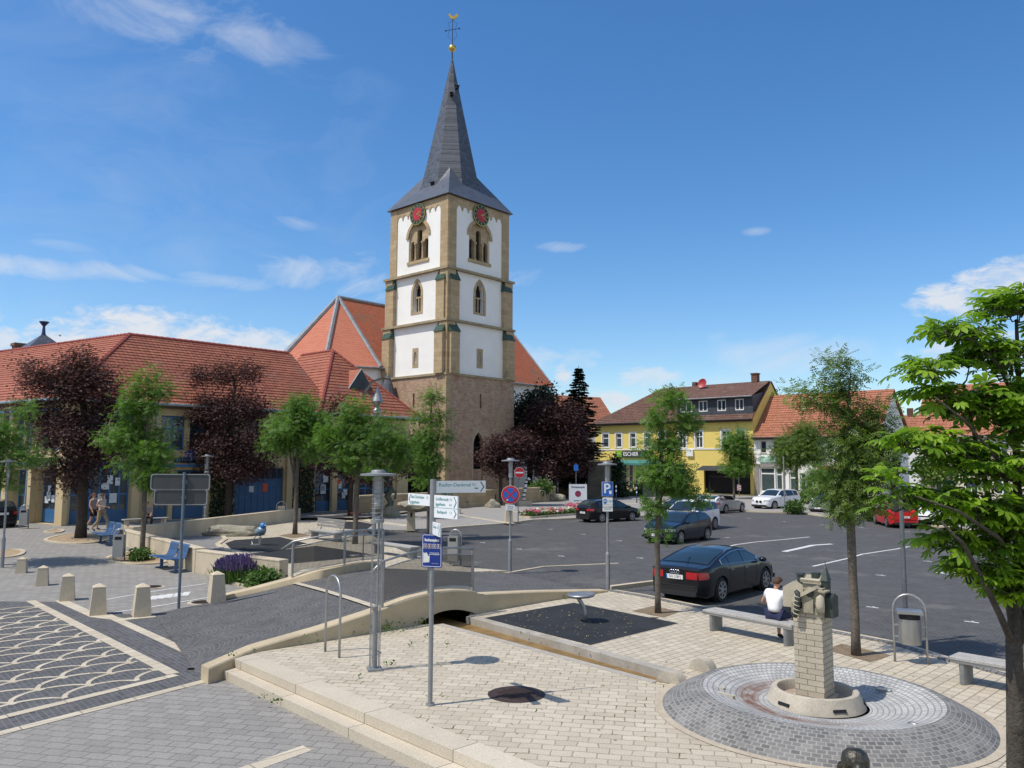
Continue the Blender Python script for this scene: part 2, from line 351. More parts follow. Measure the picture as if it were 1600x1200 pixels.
m_rubber = mat('black_rubber_mat', (.022, .024, .027), .85, var=.35, scale=1.4, fine=.3, fscale=60, bump=.3)
m_gravel = mat('brown_gravel', (.26, .19, .12), .95, var=.25, scale=5, fine=.5, fscale=60, bump=.6)
m_gravel2 = mat('ochre_gravel', (.42, .31, .19), .95, var=.15, scale=5, fine=.35, fscale=60, bump=.6)
m_far = brick('pale_far_paving', (.33, .315, .29), (.38, .36, .33), (.25, .24, .22), .3, .2, R(30), .012, bump=.2, var=.12)
m_earth = mat('ground_earth', (.16, .17, .10), .95, var=.3, scale=.05, fine=.3, fscale=2)

g = MB(); g.sheet([(-900, -40, -.62), (1500, -40, -.62), (1500, 2500, -.62), (-900, 2500, -.62)]); struct('ground', g, m_earth)
# kerb line between terrace and car park
KL = [U(951, 923), U(1000, 931), U(1100, 951), U(1200, 968), U(1286, 985), U(1400, 1007), U(1475, 1030), U(1600, 1063), W(12.2, 9.0), W(15.5, 3.0)]
SW = [(U(326, 1047, -.05), -.02), (U(400, 1019), .09), (U(500, 1003), .26), (U(560, 993), .40), (U(600, 986), .50), (U(640, 978), .62), (U(685, 969), .665), (U(715, 964), .64), (U(742, 959), .56), (U(745, 958.5), .47), (U(840, 942), .30), (U(950, 925), .05)]
NE = [U(205, 966, -.296), U(240, 959, -.296), U(345, 938, -.29), U(405, 925, -.08), U(460, 912, .15), U(495, 905, .28), U(530, 898, .37), U(566, 891, .41), U(602, 888, .36), U(660, 890, .2), U(741, 894, -.02), U(794, 895, -.07)]
ISL = [U(725, 886), U(645, 867), U(597, 847), U(572, 830)]
lot = MB()
lot.sheet([W(2.62, 23.35, -.08)]+[W(p.x, p.y, -.08) for p in KL]+[W(90, 0, -.08), W(90, 110, -.08), W(-6, 110, -.08), W(-12, 45, -.08), W(-6, 31, -.08), W(NE[-1].x, NE[-1].y, -.08)])
struct('car_park_surface', lot, m_lot)
# road over the little bridge
def interp(P, t):
    t = t*(len(P)-1); i = min(int(t), len(P)-2); f = t-i; return P[i]*(1-f)+P[i+1]*f
nrm = Vector((-.68, .733, 0))
Sin = [p+nrm*.36+Vector((0, 0, h-.10 if i < 9 else h-.14)) for i, (p, h) in enumerate(SW)]
for q, (p, h) in zip(Sin, SW): q.z = max(-.296, h-.10)
Sin[0].z = -.296; Sin[-1].z = -.078
rd = MB(); n = 44; rows = []
def resample(P, n):
    L = [0]
    for a, b in zip(P, P[1:]): L.append(L[-1]+(b-a).length)
    out = []
    for k in range(n+1):
        s = L[-1]*k/n; i = max(j for j in range(len(L)) if L[j] <= s+1e-9); i = min(i, len(P)-2); out.append(P[i].lerp(P[i+1], (s-L[i])/max(1e-6, L[i+1]-L[i])))
    return out
Sr, Nr = resample(Sin, n), resample(NE[1:], n)
vs = []
for a, b in zip(Sr, Nr):
    for k in range(7): q = a.lerp(b, k/6); q.z += .03*math.sin(math.pi*k/6); vs.append(q)
rd.add(vs, [(i*7+k+1, i*7+k, (i+1)*7+k, (i+1)*7+k+1) for i in range(n) for k in range(6)])
struct('road', rd, m_cob)
def ribbon(mb, P, w, dz=.004, th=0):
    vs = []
    for i, p in enumerate(P):
        t = (P[min(i+1, len(P)-1)]-P[max(i-1, 0)]).normalized(); nn = Vector((-t.y, t.x, 0))*w/2
        vs += [p-nn+Vector((0, 0, dz)), p+nn+Vector((0, 0, dz))]
    mb.add(vs, [(2*i, 2*i+2, 2*i+3, 2*i+1) for i in range(len(P)-1)]) if th == 0 else None
    if th:
        o = [Vector((q.x, q.y, q.z+th)) for q in vs]; nn = len(vs)
        fs = [(nn+2*i, nn+2*i+2, nn+2*i+3, nn+2*i+1) for i in range(len(P)-1)]
        fs += [(2*i, 2*i+2, nn+2*i+2, nn+2*i) for i in range(len(P)-1)]+[(2*i+3, 2*i+1, nn+2*i+1, nn+2*i+3) for i in range(len(P)-1)]
        fs += [(1, 0, nn, nn+1), (nn-2, nn-1, 2*nn-1, 2*nn-2)]
        mb.add(vs+o, fs)
def line(P, Q, n=2): return [P.lerp(Q, i/(n-1)) for i in range(n)]
cr = MB(); a = Sr[17]; b = Nr[11]
k1 = min(range(n+1), key=lambda i: (Nr[i]-U(470, 911, .17)).length); k0 = min(range(n+1), key=lambda i: (Sr[i]-U(596, 950, .42)).length)
PA = []
for j in range(13):
    t = j/12; i = k0+(k1-k0)*t; i0 = int(i); f = i-i0; i1 = min(n, i0+1)
    q = Sr[i0].lerp(Sr[i1], f).lerp(Nr[i0].lerp(Nr[i1], f), t); q.z += .03*math.sin(math.pi*t)+.012; PA.append(q)
ribbon(cr, PA, .26); struct('paving_band', cr, m_line)
# south wall / bridge parapet with real arch over the channel
P1, P2 = U(692, 975), U(1028, 1065); Q1, Q2 = U(733, 963), U(1063, 1053)
wl = MB(); arch = {}
Pw = resample([Vector((p.x, p.y, h)) for p, h in SW], 60)
ctr = (P1+Q1)/2
def low(p):
    d = Vector((p.x-ctr.x+.15, p.y-ctr.y-.1)).length
    return -.40 if d > 1.75 else -.42+.0+(.62*math.cos(d/1.75*math.pi/2))
vs = []
for p in Pw:
    lo = low(p); b = nrm*.34
    c = .025
    vs += [(p.x, p.y, lo), (p.x, p.y, p.z-c), (p.x+nrm.x*c, p.y+nrm.y*c, p.z), (p.x+b.x, p.y+b.y, p.z), (p.x+b.x, p.y+b.y, lo)]
fs = []
for i in range(60): fs += [(i*5+k, (i+1)*5+k, (i+1)*5+(k+1) % 5, i*5+(k+1) % 5) for k in range(5)]
fs += [(4, 3, 2, 1, 0), tuple(300+k for k in range(5))]
wl.add(vs, fs)
tag(wl.build('bridge_wall', m_stone2, smooth=True), 'long humped sandstone wall of the road bridge with a low arch over the channel', 'bridge wall')
# north kerb wall and parapet
nk = MB(); vs = []
NP = resample([p+Vector((0, 0, h)) for p, h in zip(NE[2:9], (.10, .13, .16, .24, .25, .25, .22))], 30)
for p in NP:
    b = nrm*.34
    vs += [(p.x, p.y, -.5), (p.x, p.y, p.z-.02), (p.x+nrm.x*.02, p.y+nrm.y*.02, p.z), (p.x+b.x, p.y+b.y, p.z), (p.x+b.x, p.y+b.y, -.5)]
fs = []
for i in range(30): fs += [(i*5+k, (i+1)*5+k, (i+1)*5+(k+1) % 5, i*5+(k+1) % 5) for k in range(5)]
fs += [(4, 3, 2, 1, 0), tuple(150+k for k in range(5))]
nk.add(vs, fs); tag(nk.build('kerb_wall', m_stone2, smooth=True), 'low curved stone kerb wall along the far side of the bridge road beside the lavender', 'kerb wall')
# ---- left plaza (gently rising to the town hall)
s0, s1 = U(333, 1053, -.3), U(620, 1190, -.3); sd = (s1-s0).normalized()
XR = [(2.0, (s0+sd*18).x)]+[((s0+sd*t).y, (s0+sd*t).x) for t in (12, 8, 4, 0)]+[(16.2, -6.2), (18.6, -7.4), (NE[1].y, NE[1].x), (NE[2].y+.15, NE[2].x), (25.3, -7.3), (28.3, -11.05), (35.9, -17.4), (50.7, -13.7), (51.0, -9.5), (64, -5)]
XR.sort()
def xr(y):
    for (a, b), (c, d) in zip(XR, XR[1:]):
        if a <= y <= c: return b+(d-b)*(y-a)/(c-a)
    return XR[0][1] if y < XR[0][0] else XR[-1][1]
ys = sorted(set([2+i for i in range(63)]+[q[0] for q in XR])); lp = MB()
vs = []
for y in ys: vs += [(-95, y, zL(y)), (xr(y), y, zL(y))]
lp.add(vs, [(2*i, 2*i+1, 2*i+3, 2*i+2) for i in range(len(ys)-1)]); struct('plaza_paving', lp, m_grey)
# patterned carriageway
Z = -.3
dark = MB(); dark.sheet([Vector((p.x, p.y, Z+.004)) for p in (U(342, 1060, Z), U(0, 1148, Z), W(-22, 2.5), W(-34, 5), U(0, 935, Z)+Vector((-9, 7, 0)), U(0, 936, Z), U(88, 940, Z), U(165, 958, Z), U(240, 962, Z), U(300, 985, Z), U(326, 1036, Z))])
struct('patterned_carriageway', dark, m_cobs)
ln = MB(); zz = Z+.004
c0, cv, cu_ = U(271, 1053, zz), U(62, 946, zz), U(0, 1119, zz)
dv = (cv-c0).normalized(); du = (cu_-c0).normalized()
ribbon(ln, [c0, cv, cv+dv*1], .24); ribbon(ln, [c0-dv*.12, c0+du*20], .20, .008)
ribbon(ln, [U(165, 960, zz), U(326, 1033, zz)], .24); ribbon(ln, [U(344, 1058, zz), U(0, 1146, zz), U(0, 1146, zz)+(U(0, 1146, zz)-U(344, 1058, zz)).normalized()*6], .20)
ribbon(ln, line(U(482, 1168, Z), U(310, 1230, Z)), .26)
ribbon(ln, [U(0, 885, Z), U(60, 914, Z), U(100, 941, Z), U(150, 963, Z), U(190, 968, Z), U(240, 963, Z), U(345, 941, Z)], .30, .006)
# fish-scale arcs
Rr = .66; axu = du*-1; axv = Vector((-du.y, du.x, 0)); axv = axv if axv.dot(dv) > 0 else -axv
inv = Matrix(((dv.x, du.x), (dv.y, du.y))).inverted()
for r in range(-2, 60):
    for k in range(-34, 6):
        ce = c0+axu*(k*2*Rr+(Rr if r % 2 else 0))+axv*(r*.46)
        P = []
        for i in range(15):
            th = math.pi*i/14; p = ce+axu*math.cos(th)*Rr*1.02+axv*math.sin(th)*.55
            st = inv @ Vector((p.x-c0.x, p.y-c0.y))
            ok = 0.08 < st[0] < (cv-c0).length+.3 and st[1] > 0.05 and p.x > -30 and p.y > 3
            if ok: P.append(p)
            if (not ok or i == 14) and len(P) > 1: ribbon(ln, P, .085, .0035+.0012*(r % 3)+.0006*(k % 2)); P = []
            elif not ok: P = []
struct('paving_pattern', ln, m_line)
# ---- terrace with its steps and channel
sA, sB = U(361, 1027), U(734, 1183); st = (sB-sA).normalized(); sE = sA+st*16
Mj = W(4.65, 12.2)
ta = MB(); ta.prism([sA, sE, W(4.65, 1.0), Mj, P2, P1, SW[5][0]+nrm*.2, SW[3][0]+nrm*.2, SW[1][0]+nrm*.2, sA+Vector((-.1, .1, 0))], -.5, 0); o = struct('terrace_paving', ta, m_sand)
tb = MB(); tb.prism([Q1, Q2, Mj, W(4.65, 1.0), W(15.5, 1.0)]+[p for p in reversed(KL)]+[SW[-2][0]+nrm*.2, SW[8][0]+nrm*.2], -.5, 0); o = struct('terrace_paving_far', tb, m_sandB); o.name = 'terrace_paving'
stp = MB(); nn = Vector((sd.y, -sd.x, 0)); nn = nn if nn.x < 0 else -nn
off = nn
lo0 = s0; lo1 = s0+sd*17
stp.prism([lo0, lo1, sE, sA], -.5, -.15)
stp.prism([sA+Vector((-.02, .0, 0)), sE, sE-off*.42, sA-off*.42+st*.1], -.14, .006)
struct('steps', stp, m_step)
ch = MB(); dcn = (P2-P1).normalized()
e = dcn*-3.2
ch.m = 0; ch.sheet([Vector((q.x, q.y, -.15)) for q in (P1+e, P2, Q2, Q1+e)])
struct('channel_bed', ch, mat('ochre_stained_channel', (.25, .155, .055), .5, var=.3, scale=3, fine=.3, fscale=40))
ce = MB(); w_ = Vector((-dcn.y, dcn.x, 0)); w_ = w_ if w_.dot(Q1-P1) > 0 else -w_
ce.prism([Q1-e*0, Q2, Q2-w_*.10, Q1-w_*.10], -.45, .008); ce.prism([Q1, Q2, Q2+w_*.14, Q1+w_*.14], .0, .012)
ce.prism([P1, P2, P2-w_*.16, P1-w_*.16], .0, .012)
struct('channel_edging', ce, mat('channel_stone', (.40, .37, .32), .8, var=.15, scale=2, fine=.2, fscale=30, dirt=(.25, .2, .13)))
# strips around terrace
ks = MB(); ribbon(ks, [Vector((p.x, p.y, .0)) for p in KL], .16, .0, .03)
k2 = [p+Vector((.2, .35, 0)) for p in KL[1:]]
struct('kerb_stones', ks, m_kerb)
kb = MB(); ribbon(kb, [Vector((p.x, p.y, -.08))+Vector((.14, .18, 0)) for p in KL], .12, .0, .09); ribbon(kb, [U(952, 922, -.08), U(990, 917, -.08), U(1030, 912, -.08)], .18, 0, .12)
ribbon(kb, [U(741, 894.5, -.08), U(794, 895.5, -.08), U(850, 886, -.08), U(966, 881, -.08)], .13, 0, .03)
struct('kerb_edge', kb, m_stone)
rb = MB(); rb.sheet([q+Vector((0, 0, .006)) for q in (U(755, 966), U(897, 942), U(1060, 974), U(922, 1008))]); struct('rubber_mat', rb, m_rubber)
tp = MB()
for q in (((987, 955), (1022, 947), (1062, 956), (1037, 965)), ((1289, 1015), (1315, 1006), (1392, 1024), (1360, 1035)), ((436, 837), (462, 832), (486, 837), (458, 841))):
    tp.sheet([U(*p)+Vector((0, 0, .005)) for p in q])
struct('tree_pit_gravel', tp, m_gravel)
# ---- island with the dry stream
island = MB(); island.prism([NE[4]+nrm*.3, NE[6]+nrm*.3, NE[8]+nrm*.3, NE[9]+nrm*.1, NE[10], NE[11]]+ISL+[W(-9.2, 58), W(-13.2, 58), W(-13.4, 50.9), W(-17.2, 36.2), W(-10.9, 28.4), W(-7.4, 25.8)], -.5, 0)
struct('island_paving', island, m_sandB)
ba = MB(); ba.sheet([U(*p)+Vector((0, 0, .005)) for p in ((250, 841), (320, 836), (347, 838), (351, 843), (339, 851), (345, 858), (372, 866), (398, 877), (372, 872), (320, 857), (262, 843))])
struct('dry_stream_bed', ba, brick('pale_stream_setts', (.20, .20, .205), (.27, .265, .26), (.32, .30, .27), .12, .11, R(20), .015, bump=.5, var=.2, fan=(1.2, .3)))
be = MB(); ribbon(be, [U(*p) for p in ((347, 837), (352, 843), (340, 851), (346, 858), (372, 865), (400, 873))], .22, 0, .05); struct('stream_edging', be, m_stone)
rm = MB()
for q in (((352, 849), (366, 844), (437, 839), (487, 851), (424, 862), (386, 862), (360, 857)), ((390, 865), (494, 853), (530, 858), (590, 868), (464, 880), (433, 881), (400, 874)), ((522, 815), (562, 815), (614, 825), (570, 828), (530, 826))):
    rm.sheet([U(*p)+Vector((0, 0, .006)) for p in q])
struct('play_area_matting', rm, m_rubber)
# far pavement beyond the car park
FE = [(572, 829), (656, 829), (700, 824), (795, 817), (830, 812), (1000, 806), (1075, 802), (1160, 798), (1253, 801), (1298, 807), (1377, 812), (1600, 836)]
fp = MB(); fl = [U(*p) for p in FE]; fp.prism(fl+[W(60, 30), W(400, 60), W(400, 500), W(-300, 500), W(-60, 64), W(-9, 60)], -.3, .03)
struct('pavement', fp, m_far)
fk = MB(); ribbon(fk, [Vector((p.x, p.y, -.08))+Vector((0, -.12, 0)) for p in fl[1:]], .24, 0, .115); struct('far_kerb', fk, m_stone)
st2 = MB(); ribbon(st2, [U(718, 805, .03), U(800, 818, .03)], .5); ribbon(st2, [U(640, 822, .03), U(585, 815, .03), U(540, 806, .03)], .8); ribbon(st2, [U(800, 800, .03), U(1000, 786, .03)], .4)
ribbon(st2, [U(640, 792, .03), U(700, 790, .03), U(790, 789, .03)], 3.0)
struct('pale_paving_strips', st2, m_line)
# white markings on the car park
mk = MB(); z = -.08
def mline(P, w): ribbon(mk, [U(x, y, z) for x, y in P], w, .004)
mline([(1127, 857), (1150, 851), (1180, 847), (1225, 843), (1265, 839)], .12)
mline([(1225, 862), (1248, 857), (1270, 852), (1300, 850)], .26)
mline([(1270, 885), (1327, 872), (1347, 866), (1400, 858), (1422, 854)], .12)
for (x, y) in ((860, 827), (911, 835), (877, 869), (811, 858), (754, 848), (968, 845), (1115, 826), (1136, 840), (1170, 810), (1225, 815), (1284, 820), (1345, 824), (1418, 831), (1376, 899), (1363, 949), (1449, 877), (1536, 918), (1518, 972), (1420, 854), (1000, 872)):
    p = U(x, y, z); ribbon(mk, [p-v_*.16, p+v_*.16], .09, .004); ribbon(mk, [p, p+u*.14], .07, .004)
# wheelchair symbol
p = U(1487, 896, z)
ribbon(mk, [p+Vector((.33*math.cos(t*math.pi/8), .33*math.sin(t*math.pi/8), 0)) for t in range(17)], .08, .004)
ribbon(mk, [p+Vector((-.55, .1, 0)), p+Vector((-.1, .25, 0)), p+Vector((.35, .5, 0)), p+Vector((.65, .4, 0))], .09, .008)
for P in (((662, 936), (740, 929), (850, 916), (1350, 866), (1310, 910)),): pass
struct('road_markings', mk, m_white)
pm = MB()
def pline(P, w): ribbon(pm, [UL(x, y) for x, y in P], w, .006)
pline([(165, 937), (235, 925), (322, 912)], .09); pline([(176, 957), (235, 949), (330, 933)], .09)
for x in (238, 250, 262, 275, 288): pline([(x, 937-(x-238)*.12), (x+5, 931-(x-238)*.12)], .2)
struct('painted_bay_lines', pm, m_white)
# round and oval planting beds, manholes
def bed(name, P, w=.16, th=.10, fill=m_gravel2, zf=None, lab=None):
    P = [zf(*p) if zf else U(*p) for p in P]; n = len(P)
    Q = []                                          # smooth closed curve
    for i in range(n):
        a, b, c, d = P[i-1], P[i], P[(i+1) % n], P[(i+2) % n]
        for k in range(5):
            t = k/5; Q.append(.5*((2*b)+(-a+c)*t+(2*a-5*b+4*c-d)*t*t+(-a+3*b-3*c+d)*t**3))
    t = T(name, lab, 'planting bed', (0, 0, 0)); k = MB(); ribbon(k, Q+[Q[0]], w, -.05, th); k.build('edging', m_stone, t)
    f = MB(); f.sheet([q+Vector((0, 0, .03)) for q in Q]); f.build('gravel', fill, t); return t
bed('planting_bed', [(71, 845), (100, 836), (140, 834), (170, 838), (162, 846), (120, 850)], zf=UL, lab='oval gravel bed around the big purple maple by the town hall corner')
bed('planting_bed', [(166, 874), (190, 866), (225, 861), (262, 866), (262, 877), (235, 882), (195, 881)], zf=UL, lab='oval gravel bed with the slim green tree beside the blue bench')
bed('planting_bed', [(-30, 868), (10, 860), (35, 861), (30, 868), (0, 872)], zf=UL, lab='gravel bed at the left edge of the photo behind the first bollard')
bed('planting_bed', [(70, 832), (86, 828), (99, 829), (90, 833)], .12, zf=UL, lab='small narrow gravel bed in front of the town hall pillars')
m_cast = mat('cast_iron', (.09, .06, .05), .6, .6, var=.3, scale=9, fine=.3, fscale=90, bump=.4)
def manhole(p, r, lab, ring=None):
    t = T('manhole_cover', lab, 'manhole cover', p); c = MB(); c.lathe([(r, 0), (r, .010), (r*.95, .012), (0.0001, .012)], 32); c.build('cover', m_cast, t, 'all')
    c = MB()
    if ring: c.lathe([(r+.11, .0), (r+.11, .006), (r, .006)], 32); c.build('surround', ring, t)
    c = MB()
    for k in range(-4, 5): w = math.sqrt(max(.01, (r*.85)**2-(k*r*.19)**2)); c.b2(-w, w, k*r*.19-.012, k*r*.19+.012, .0125, .018)
    c.build('grip_pattern', m_cast, t); return t
manhole(U(807, 1085), .36, 'round rusty manhole cover on the terrace below the shadow of the signpost', m_cast)
manhole(UL(237, 917), .30, 'round manhole cover with a pale ring beside the grey double sign', m_line)
manhole(UL(316, 941), .30, 'round manhole cover close behind the largest bollard', m_line)
manhole(U(301, 1046, -.296), .05, 'tiny dark drain cap in the dark paving near the step corner')
manhole(U(1022, 966), .02, 'tiny metal cap on the terrace beside the first slim tree pit')
# ================================================================== BUILDINGS
m_rubble = brick('rubble_stone', (.40, .24, .155), (.56, .40, .26), (.50, .40, .29), .34, .15, 0, .018, 'diag', bump=.7, var=.25, warp=(.10, 3.0), stain=((.33, .18, .13), 1.1, .52))
m_ashlar = brick('sandstone_ashlar', (.45, .33, .19), (.56, .43, .26), (.32, .24, .14), .8, .42, 0, .012, 'diag', bump=.3, var=.2, stain=((.24, .19, .13), .7, .58))
m_trim = mat('weathered_sandstone', (.36, .29, .18), .85, var=.2, scale=1.5, fine=.2, fscale=20, bump=.2, dirt=(.16, .14, .11))
m_render = mat('white_render', (.85, .84, .80), .85, var=.035, scale=.5, fine=.05, fscale=12, bump=.1, dirt=(.76, .74, .69))
m_slate = brick('slate_roof', (.085, .095, .115), (.15, .16, .185), (.04, .045, .055), .30, .20, 0, .012, 'diag', rough=.38, bump=.5, var=.2)
m_slatep = mat('slate_skirt', (.095, .105, .125), .4, var=.2, scale=2, fine=.2, fscale=25, bump=.2)
m_lead = mat('lead_flashing', (.26, .27, .28), .5, .3, var=.2, scale=2)
m_green = brick('green_glazed_tile', (.06, .12, .075), (.11, .17, .11), (.025, .04, .03), .26, .22, 0, .03, 'diag', rough=.3, bump=.8, var=.25)
m_tileN = brick('nave_tiles', (.44, .125, .055), (.52, .165, .075), (.24, .07, .04), .22, .20, 0, .02, 'xz', bump=.5, var=.15, stain=((.19, .12, .08), .35, .55))
m_tileA = brick('apse_tiles', (.55, .19, .11), (.62, .23, .14), (.38, .12, .08), .22, .20, 0, .018, 'diag', bump=.4, var=.1)
def tiles(name, plane, a, b, mo, w=.34, h=.30, **k): return brick(name, a, b, mo, w, h, 0, .022, plane, bump=1.0, extra='tile', off=0, **k)
m_tileR = tiles('town_hall_tiles_front', 'xz', (.31, .105, .065), (.41, .15, .09), (.22, .07, .045), .30, .22, var=.22, stain=((.24, .11, .08), .5, .55))
m_tileL = tiles('town_hall_tiles_side', 'yz', (.38, .13, .08), (.47, .17, .10), (.28, .09, .06), .30, .22, var=.15)
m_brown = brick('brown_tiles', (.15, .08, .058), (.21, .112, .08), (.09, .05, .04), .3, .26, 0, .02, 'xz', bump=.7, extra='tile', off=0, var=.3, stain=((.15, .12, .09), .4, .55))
m_tileW = tiles('orange_tiles', 'xz', (.40, .155, .09), (.49, .21, .125), (.28, .10, .06), .32, .24, var=.2)
m_dark = glass('dark_opening', (.012, .012, .014), .5, .3)
m_gl = glass('window_glass', (.035, .05, .065), .05)
m_glb = glass('shop_glass', (.06, .085, .09), .06)
m_gold = mat('gold_leaf', (.72, .48, .12), .3, .9, var=.1)
m_iron = mat('wrought_iron', (.04, .045, .05), .5, .6)
def courses(mb, b0, b1, t1, t0, pitch=.36, lift=.045):
    """overlapping tile courses from the eave b0-b1 up to the ridge t0-t1, each lower edge standing proud"""
    b0, b1, t1, t0 = map(Vector, (b0, b1, t1, t0)); nrm_ = (b1-b0).cross(t0-b0 if (t0-b0).length > (t1-b1).length*.2 else t1-b1).normalized(); h = ((t0+t1)/2-(b0+b1)/2).length; n = max(2, round(h/pitch))
    vs, fs = [], []
    for i in range(n):
        a, c = i/n, (i+1)/n; k = len(vs); L0, R0, L1, R1 = b0.lerp(t0, a), b1.lerp(t1, a), b0.lerp(t0, c), b1.lerp(t1, c)
        vs += [L0, R0, L0+nrm_*lift, R0+nrm_*lift, R1+nrm_*.004, L1+nrm_*.004]; fs += [(k, k+1, k+3, k+2), (k+2, k+3, k+4, k+5), (k, k+2, k+5), (k+1, k+4, k+3)]
    mb.add(vs, fs)
def fpl(mb, outer, holes, y0, y1, M, inner=True):
    """plate in a facade plane: outline and holes in (x, z); front at depth y0, back edge at y1 (greater = deeper)"""
    loops = [outer]+holes; L3 = [[Vector((x, z, 0)) for x, z in lp] for lp in loops]; flat = [p for lp in loops for p in lp]
    area = lambda lp: abs(sum(lp[i][0]*lp[(i+1) % len(lp)][1]-lp[(i+1) % len(lp)][0]*lp[i][1] for i in range(len(lp))))/2
    want = area(outer)-sum(area(h) for h in holes); rj = random.Random(1)
    for att in range(12):                            # the tessellator can fail on aligned points: nudge them and retry
        tr = tessellate_polygon(L3); got = sum(abs((flat[b][0]-flat[a][0])*(flat[c][1]-flat[a][1])-(flat[b][1]-flat[a][1])*(flat[c][0]-flat[a][0]))/2 for a, b, c in tr)
        if abs(got-want) < .02*want+.01: break
        L3 = [[Vector((x+rj.uniform(-1, 1)*1e-3, z+rj.uniform(-1, 1)*1e-3, 0)) for x, z in lp] for lp in loops]
    else: print('TESS FAIL', want, got, len(flat))
    vs = [M @ Vector((x, y0, z)) for x, z in flat]; fs = []
    for t in tr:
        a, b, c = (flat[i] for i in t); ar = (b[0]-a[0])*(c[1]-a[1])-(b[1]-a[1])*(c[0]-a[0])
        if abs(ar) < 1e-9: continue
        fs.append(t if ar > 0 else tuple(reversed(t)))
    mb.add(vs, fs)
    for k, lp in enumerate(loops):
        n = len(lp); ar = sum(lp[i][0]*lp[(i+1) % n][1]-lp[(i+1) % n][0]*lp[i][1] for i in range(n))
        vs = [M @ Vector((x, y0, z)) for x, z in lp]+[M @ Vector((x, y1, z)) for x, z in lp]
        ccw = (ar > 0) == (k == 0)
        mb.add(vs, [((i+1) % n, i, n+i, n+(i+1) % n) if ccw else (i, (i+1) % n, n+(i+1) % n, n+i) for i in range(n)])
def arcw(cx, w, z0, zs, kind='round', n=10):       # arched outline, springing at zs
    r = w/2; P = [(cx-r, z0), (cx+r, z0)]
    if kind == 'round': P += [(cx+r*math.cos(math.pi*i/n), zs+r*math.sin(math.pi*i/n)) for i in range(n+1)]
    else:
        R2 = w*1.05; h = n//2
        for i in range(h+1): a = math.acos((R2-r)/R2)*i/h; P.append((cx+r-R2+R2*math.cos(a), zs+R2*math.sin(a)))
        for i in range(h-1, -1, -1): a = math.acos((R2-r)/R2)*i/h; P.append((cx-r+R2-R2*math.cos(a), zs+R2*math.sin(a)))
    return P
# ---------------------------------------------------------------- church
N0 = D(695, 772, 73); zc1, zc2, zc3, zev = (D(697, y, 73).z for y in (584, 498, 416, 300))
ch = T('church', 'old church with tall white and sandstone tower, dark pointed slate spire and red tiled nave', 'church', (N0.x, N0.y, 0), ANG)
S = 9.4
ML = TR(0, S, 0) @ Matrix.Rotation(-math.pi/2, 4, 'Z'); MR = Matrix.Identity(4)
tw = MB(); z0 = -.2
pw = arcw(4.3, 1.35, .9, 5.3, 'pointed')
for M, holes in ((ML, [[(4.75, 8.8), (5.0, 8.8), (5.0, 10.2), (4.75, 10.2)]]), (MR, [[(4.45, 8.8), (4.7, 8.8), (4.7, 10.2), (4.45, 10.2)], pw])):
    fpl(tw, [(0, z0), (S, z0), (S, zc1), (0, zc1)], holes, 0, .35, M)
tw.add([(S, 0, z0), (S, S, z0), (S, S, zc1), (S, 0, zc1), (0, S, z0), (0, S, zc1)], [(0, 1, 2, 3), (1, 4, 5, 2)])
base = tw.build('tower_base', m_rubble, ch)
b = MB(); b.b2(.9, S-.9, .9, S-.9, .5, zc3-1); b.b2(1.3, S-1.3, 1.3, S-1.3, zc3-1, zev); b.build('dark_interior', m_dark, ch)
b = MB(); fpl(b, arcw(4.3, 1.75, .9, 5.3, 'pointed'), [pw], -.03, .1, MR); b.build('blind_window_surround', mat('pale_surround', (.42, .33, .26), .85), ch)
b = MB(); b.T = MR; b.b2(3.5, 5.1, .22, .3, .85, 3.0); b.build('blind_window_infill', m_rubble, ch)
# quoins of base
b = MB(); b.b2(-.03, .55, -.03, .0, z0, zc1); b.b2(-.03, 0, -.0, .55, z0, zc1); b.build('corner_quoin', m_ashlar, ch)
def ring(mb, i, o, za, zb):                        # string course round the tower, inner offset i, outer offset o
    for a0, a1, c0, c1 in ((-o, S+o, -o, i), (-o, S+o, S-i, S+o), (-o, i, i, S-i), (S-i, S+o, i, S-i)): mb.b2(a0, a1, c0, c1, za, zb)
for q in ((.3, .12, zc1-.05, zc1+.16), (.5, .10, zc2-.10, zc2+.12), (.6, .04, zc3-.10, zc3+.12)): b = MB(); ring(b, *q); b.build('string_course', m_trim, ch)
